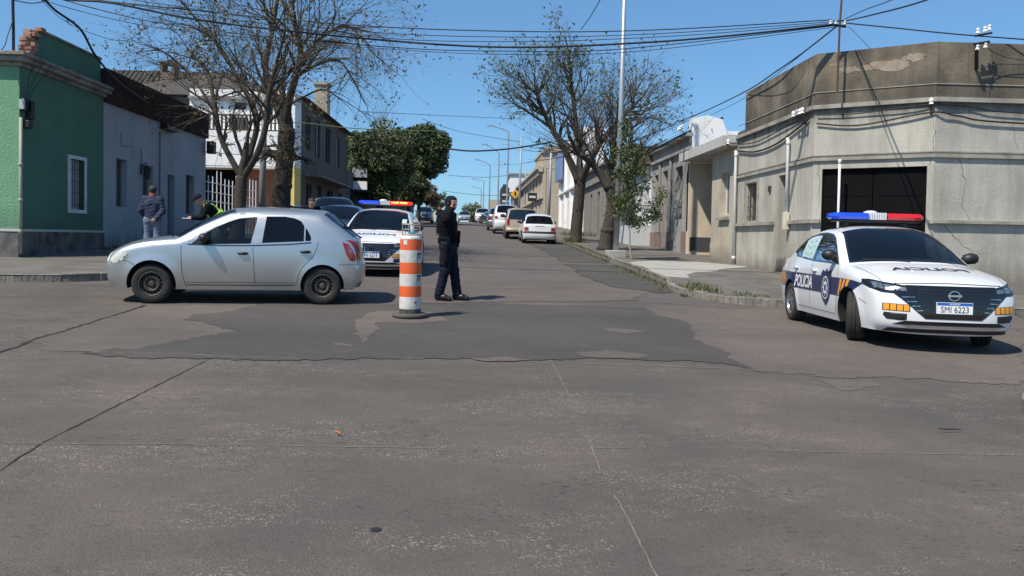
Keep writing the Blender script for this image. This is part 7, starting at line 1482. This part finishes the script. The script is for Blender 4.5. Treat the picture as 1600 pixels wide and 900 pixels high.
def person(label, loc, rz, J, wear, group=None, hfac=(1, 0, 0), tilt=0.0, h=.014):
    """J: joints in local metres (x forward, y left, z up)"""
    r = tag(empty('person', loc), label, 'person', group); r.rotation_euler = (0, 0, rz); B = Blob()
    j = {k: np.array(v, float) for k, v in J.items()}
    pel, ch, nk, hd = j['pelvis'], j['chest'], j['neck'], j['head']
    B.cap(pel + [0, .075, -.02], pel - [0, .075, .02], .105, .105, .05); B.cap(pel, (pel + ch) / 2, .115, .118, .06); B.cap((pel + ch) / 2 + V3(0, .05, 0), ch + V3(0, .075, .02), .10, .115, .05); B.cap((pel + ch) / 2 - V3(0, .05, 0), ch - V3(0, .075, -.02), .10, .115, .05)
    B.cap(j['shl'], j['shr'], .062, .062, .05); B.cap(nk, hd - (hd - nk) * .35, .062, .056, .04); B.cap(nk, (ch + nk) / 2, .07, .11, .05)
    q = head(B, hd, np.array(hfac, float), 1.0, tilt)
    for s_ in 'lr':
        B.chain([j['sh' + s_], j['el' + s_], j['wr' + s_]], [.058, .043, .029], .03); wv = j['wr' + s_] - j['el' + s_]; hand(B, j['wr' + s_], j.get('hd' + s_, wv), j.get('hu' + s_, V3(0, 0, 1) if abs(wv[2]) < .2 else V3(1, 0, 0)), 1.0, J.get('curl', .5), 1 if s_ == 'l' else -1)
        B.chain([j['hip' + s_], j['kn' + s_], j['an' + s_]], [.088, .058, .042], .04); B.chain([j['an' + s_] + V3(-.03, 0, -.03), j['an' + s_] + j.get('ft' + s_, V3(.17, 0, -.055))], [.04, .032], .03)
    B.build('body', M_SKIN, r, h); w_ = wear
    if 'trousers' in w_:
        T = Blob(); T.cap(pel + [0, .075, -.02], pel - [0, .075, .02], .120, .120, .05); T.cap(pel, pel + (ch - pel) * .25, .128, .125, .05)
        for s_ in 'lr': T.chain([j['hip' + s_], j['kn' + s_], j['an' + s_] + V3(0, 0, w_.get('tr_end', .03))], [.105, .078, .074], .05)
        tr = T.build('trousers', w_['trousers'], r, h, .004, .0035, seed=1)
        if 'pockets' in w_:
            for s_, sg in (('l', 1), ('r', -1)):
                Pk = MB(); c_ = j['hip' + s_] * .45 + j['kn' + s_] * .55; Pk.box(c_[0] - .075, c_[0] + .075, c_[1] + sg * .06, c_[1] + sg * .105, c_[2] - .09, c_[2] + .09)
                Pk.build('pocket', w_['trousers'], tr, world=False, bevel=.012)
    if 'shirt' in w_:
        T = Blob(); T.cap(pel + V3(0, .05, .03), pel + V3(0, -.05, .03), .118, .118, .05); T.cap(pel + V3(0, 0, .05), (pel + ch) / 2, .128, .130, .06); T.cap((pel + ch) / 2 + V3(0, .05, 0), ch + V3(0, .08, .02), .115, .128, .05); T.cap((pel + ch) / 2 - V3(0, .05, 0), ch - V3(0, .08, -.02), .115, .128, .05)
        T.cap(j['shl'], j['shr'], .074, .074, .05); T.cap(nk, (ch + nk) / 2, .078, .12, .05)
        T2 = Blob() if 'sleeve' in w_ else T
        for s_ in 'lr': T2.chain([j['sh' + s_], j['el' + s_], j['el' + s_] + (j['wr' + s_] - j['el' + s_]) * .96], [.075, .060, .046], .04)
        T.build('jacket', w_['shirt'], r, h, .004, .004, seed=3)
        if 'sleeve' in w_: T2.build('sleeves', w_['sleeve'], r, h, .0, .004)
    if 'vest' in w_:
        T = Blob(); T.cap(pel + V3(0, 0, .17), ch, .145, .150, .06); T.cap((pel + ch) / 2 + V3(0, .05, .02), ch + V3(0, .085, .02), .125, .135, .05); T.cap((pel + ch) / 2 - V3(0, .05, -.02), ch - V3(0, .085, -.02), .125, .135, .05); T.cap(ch + V3(0, .10, .05), j['shl'] * .6 + nk * .4, .07, .06, .04); T.cap(ch + V3(0, -.10, .05), j['shr'] * .6 + nk * .4, .07, .06, .04)
        v_ = T.build('vest', w_['vest'], r, h, .006, .002); pz = MB()
        for y in (-.09, .0, .09): c_ = (pel + ch) / 2; pz.box(c_[0] + .12, c_[0] + .185, c_[1] + y - .035, c_[1] + y + .035, c_[2] - .05, c_[2] + .07)
        pz.build('pouch', w_['vest'], v_, world=False, bevel=.012)
    if 'straps' in w_:
        T = Blob(); T.cap(pel + V3(0, 0, .17), ch, .143, .148, .06); T.cap((pel + ch) / 2 + V3(0, .05, .02), ch + V3(0, .085, .02), .122, .132, .05); T.cap((pel + ch) / 2 - V3(0, .05, -.02), ch - V3(0, .085, -.02), .122, .132, .05); T.cap(j['shl'], j['shr'], .082, .082, .05)
        T.build('reflective_straps', w_['straps'], r, h, .010, 0, cut=lambda X, Y, Z: np.minimum(np.abs(np.abs(Y - ch[1]) - .10) - .016, np.abs(((X - pel[0]) * (ch - pel)[0] + (Z - pel[2]) * (ch - pel)[2]) / np.linalg.norm(ch - pel) - .22) - .014))
    if 'boots' in w_:
        for s_ in 'lr':
            a = j['an' + s_]; f_ = j.get('ft' + s_, V3(.17, 0, -.055)); T = Blob(); T.cap(a + V3(0, 0, .14), a + V3(-.01, 0, -.02), .054, .052, .03); T.chain([a + V3(-.035, 0, -.035), a + f_ * .55 + V3(0, 0, -.005), a + f_ * 1.08], [.052, .050, .042], .03)
            bo = T.build('boot', w_['boots'], r, h, 0, 0, cut=lambda X, Y, Z, zz_=a[2] - .092: zz_ - Z)
    if 'belt' in w_:
        T = Blob(); T.cap(pel + V3(0, .06, .10), pel + V3(0, -.06, .10), .128, .128, .05); b_ = T.build('belt', M_BLKU, r, h, .008, 0, cut=lambda X, Y, Z: np.abs(Z - pel[2] - .10) - .03)
        pz = MB(); p = pel + V3(0, 0, .06)
        for (dx, dy, l) in ((.06, -.17, .13), (-.10, -.14, .09), (.14, -.06, .08), (.04, .17, .13), (.15, .07, .08)): pz.box(p[0] + dx - .03, p[0] + dx + .03, p[1] + dy - .025, p[1] + dy + .025, p[2] - l * .5, p[2] + .06)
        pz.build('belt_pouch', M_BLKU, b_, world=False, bevel=.012)
        if w_['belt'] == 'holster': pz = MB(); k_ = j['hipr'] * .7 + j['knr'] * .3; pz.box(k_[0] + .0, k_[0] + .075, k_[1] - .15, k_[1] - .095, k_[2] - .14, k_[2] + .16); pz.build('holster', M_BLKU, r, world=False, bevel=.015)
    fv = np.array(hfac, float); fv = fv / np.linalg.norm(fv); fv3 = np.array([fv[0], fv[1], -tilt]); fv3 /= np.linalg.norm(fv3); rt_ = np.cross(fv3, [0, 0, 1.]); rt_ /= np.linalg.norm(rt_); up_ = np.cross(rt_, fv3)
    loc_ = lambda X, Y, Z, v: (X - hd[0]) * v[0] + (Y - hd[1]) * v[1] + (Z - hd[2]) * v[2]
    if 'hood' in w_:                                                    # balaclava open over the face
        T = Blob(); T.cap(q(-.028, 0, .036), q(.012, 0, .036), .090, .087, .03); T.cap(q(.02, 0, 0), q(.036, 0, -.075), .070, .046, .035); T.cap(nk + V3(0, 0, .0), hd - (hd - nk) * .35, .080, .070, .04)
        T.build('balaclava', w_['hood'], r, h, .003, 0, cut=lambda X, Y, Z: -np.maximum(np.maximum(.035 - loc_(X, Y, Z, fv3), np.abs(loc_(X, Y, Z, up_) + .005) - .058), np.abs(loc_(X, Y, Z, rt_)) - .075))
    if 'cap' in w_:
        T = Blob(); T.cap(q(-.03, 0, .050), q(.012, 0, .052), .092, .089, .02); T.cap(q(.08, -.035, .050), q(.135, -.02, .040), .018, .012, .02); T.cap(q(.08, .035, .050), q(.135, .02, .040), .018, .012, .02); T.cap(q(.08, 0, .053), q(.15, 0, .040), .018, .010, .02)
        T.build('cap', w_['cap'], r, h, .002, 0, cut=lambda X, Y, Z: -(loc_(X, Y, Z, up_) - .022))
    if 'hair' in w_:
        T = Blob(); T.cap(q(-.032, 0, .042), q(.010, 0, .046), .088, .084, .02); T.cap(q(-.05, 0, .02), q(-.055, 0, -.04), .07, .05, .03); T.build('hair', w_['hair'], r, h, .002, .002, cut=lambda X, Y, Z: np.minimum(np.maximum(.05 - loc_(X, Y, Z, up_), loc_(X, Y, Z, fv3) - .09), loc_(X, Y, Z, fv3) - .012))
    if 'collar' in w_: T = Blob(); T.cap(nk + V3(0, 0, .0), nk + V3(.0, 0, .055), .088, .082, .03); T.build('collar', w_['collar'], r, h, 0, .003)
    return r
def ground_at(x, y, k=0): return (x, y, G(x, y) + k)
# officer in the road: faces right of picture (and a little towards the camera), near arm raised bent
J = dict(pelvis=(0, 0, .95), chest=(-.02, 0, 1.28), neck=(-.01, 0, 1.49), head=(.045, 0, 1.645), shl=(-.02, .20, 1.43), shr=(.0, -.20, 1.44), ell=(-.02, .27, 1.15), wrl=(.06, .24, .93), elr=(.06, -.31, 1.36), wrr=(.10, -.17, 1.54), hdr=(.1, .5, .6), hur=(-1, 0, 0),
         hipl=(0, .09, .92), hipr=(0, -.09, .92), knl=(.07, .10, .52), anl=(.13, .11, .10), knr=(-.02, -.09, .51), anr=(-.11, -.10, .10), curl=.6)
person('officer in navy uniform and black vest standing in the road with one arm raised', ground_at(-.56, 12.5), rad(-18), J, dict(trousers=M_NAVYU, shirt=M_BLKU, vest=M_BLKU, boots=M_BOOT, belt='holster', hood=M_NAVYU, pockets=1), hfac=(.96, -.28, 0), h=.0125)
# second officer further up the street
J = dict(pelvis=(0, 0, .95), chest=(-.02, 0, 1.28), neck=(-.01, 0, 1.49), head=(.03, 0, 1.645), shl=(0, .19, 1.43), shr=(0, -.19, 1.43), ell=(.0, .30, 1.17), wrl=(.13, .30, .98), elr=(-.02, -.33, 1.20), wrr=(.12, -.25, 1.02),
         hipl=(0, .09, .92), hipr=(0, -.09, .92), knl=(.05, .12, .50), anl=(-.02, .13, .10), knr=(.10, -.12, .51), anr=(.12, -.13, .12))
person('far officer in dark vest and tan sleeves walking up behind the standing officer', ground_at(-2.45, 43.0), rad(-80), J, dict(trousers=M_NAVYU, shirt=M_BLKU, sleeve=M_TAN, vest=M_NAVYU, boots=mat('brown_boot', (.09, .045, .025), .6), cap=M_NAVYU), h=.022)
# man in navy jacket seen from behind, hands at his back
J = dict(pelvis=(0, 0, .93), chest=(-.01, 0, 1.26), neck=(.0, 0, 1.46), head=(.03, 0, 1.61), shl=(0, .17, 1.41), shr=(0, -.17, 1.41), ell=(-.03, .25, 1.13), wrl=(.12, .18, .98), elr=(-.06, -.24, 1.12), wrr=(-.17, -.12, .93), hdr=(-.02, .6, -.2), hur=(-1, 0, 0),
         hipl=(0, .09, .90), hipr=(0, -.09, .90), knl=(.03, .11, .50), anl=(.0, .12, .10), knr=(.02, -.11, .50), anr=(-.02, -.12, .10), curl=.7)
person('man in navy jacket with red collar and jeans, seen from behind by the white wall', ground_at(-7.9, 18.1, .13), rad(100), J, dict(trousers=M_JEAN, shirt=M_NJACK, boots=mat('brown_boot', (.09, .045, .025), .6), hair=M_HAIR, collar=M_REDC_), h=.016)
# bending officer with cap and reflective straps, writing
J = dict(pelvis=(-.12, 0, .90), chest=(.10, 0, 1.18), neck=(.24, 0, 1.33), head=(.37, 0, 1.43), shl=(.18, .19, 1.28), shr=(.18, -.19, 1.28), ell=(.30, .24, 1.02), wrl=(.50, .10, 1.00), elr=(.30, -.24, 1.02), wrr=(.50, -.08, 1.02),
         hipl=(-.12, .09, .88), hipr=(-.12, -.09, .88), knl=(.02, .11, .48), anl=(-.06, .12, .10), knr=(.0, -.11, .48), anr=(-.10, -.12, .10), curl=.8)
person('officer in cap and yellow reflective straps bending over papers by the white wall', ground_at(-6.35, 17.9, .13), rad(205), J, dict(trousers=M_NAVYU, shirt=M_BLKU, straps=M_HIVIS, boots=M_BOOT, cap=M_NAVYU), tilt=.75, h=.016)
b = MB(); p = Vector((-6.35, 17.9, G(-6.35, 17.9) + .13)); q = Matrix.Rotation(rad(205), 3, 'Z') @ Vector((.60, .02, 0)); b.box(p.x + q.x - .10, p.x + q.x + .10, p.y + q.y - .07, p.y + q.y + .07, p.z + .985, p.z + .997)
tag(b.build('paper', M_WFILM), 'small white paper held by the bending officer', 'paper')
# head of someone behind the hatchback roof
J = dict(pelvis=(0, 0, .95), chest=(0, 0, 1.26), neck=(.06, 0, 1.46), head=(.12, 0, 1.58), shl=(.03, .19, 1.42), shr=(.03, -.19, 1.42), ell=(.15, .26, 1.17), wrl=(.33, .16, 1.12), elr=(.15, -.26, 1.17), wrr=(.33, -.16, 1.12),
         hipl=(0, .09, .92), hipr=(0, -.09, .92), knl=(.02, .11, .50), anl=(-.02, .12, .10), knr=(.02, -.11, .50), anr=(-.02, -.12, .10), curl=.8)
person('dark haired person in black standing behind the silver hatchback roof', ground_at(-4.5, 19.6), rad(-60), J, dict(trousers=M_NAVYU, shirt=M_BLKU, boots=M_BOOT, hair=mat('dark_hair', (.02, .014, .01), .7)), tilt=.3, hfac=(1, .2, 0), h=.018)
# driver inside the police sedan
J = dict(pelvis=(0, 0, .40), chest=(-.10, 0, .70), neck=(-.12, 0, .90), head=(-.09, 0, 1.04), shl=(-.11, .19, .86), shr=(-.11, -.19, .86), ell=(.10, .26, .66), wrl=(.33, .14, .70), elr=(.10, -.26, .66), wrr=(.33, -.14, .70),
         hipl=(0, .09, .38), hipr=(0, -.09, .38), knl=(.42, .12, .50), anl=(.72, .12, .30), knr=(.42, -.11, .50), anr=(.72, -.12, .30), curl=.9)
dr = person('officer in dark clothes sitting inside the police sedan with the open window', (0, 0, 0), 0, J, dict(trousers=M_NAVYU, shirt=M_BLKU, cap=M_NAVYU), h=.018)
Rm = Matrix(pol.rotation_euler.to_matrix()); o_ = Vector(pol.location) + Rm @ Vector((2.25, .36, .10)); dr.location = o_; dr.rotation_euler = (0, 0, pol.rotation_euler.z + math.pi)
# camera helper faces: eyes for the nearest people
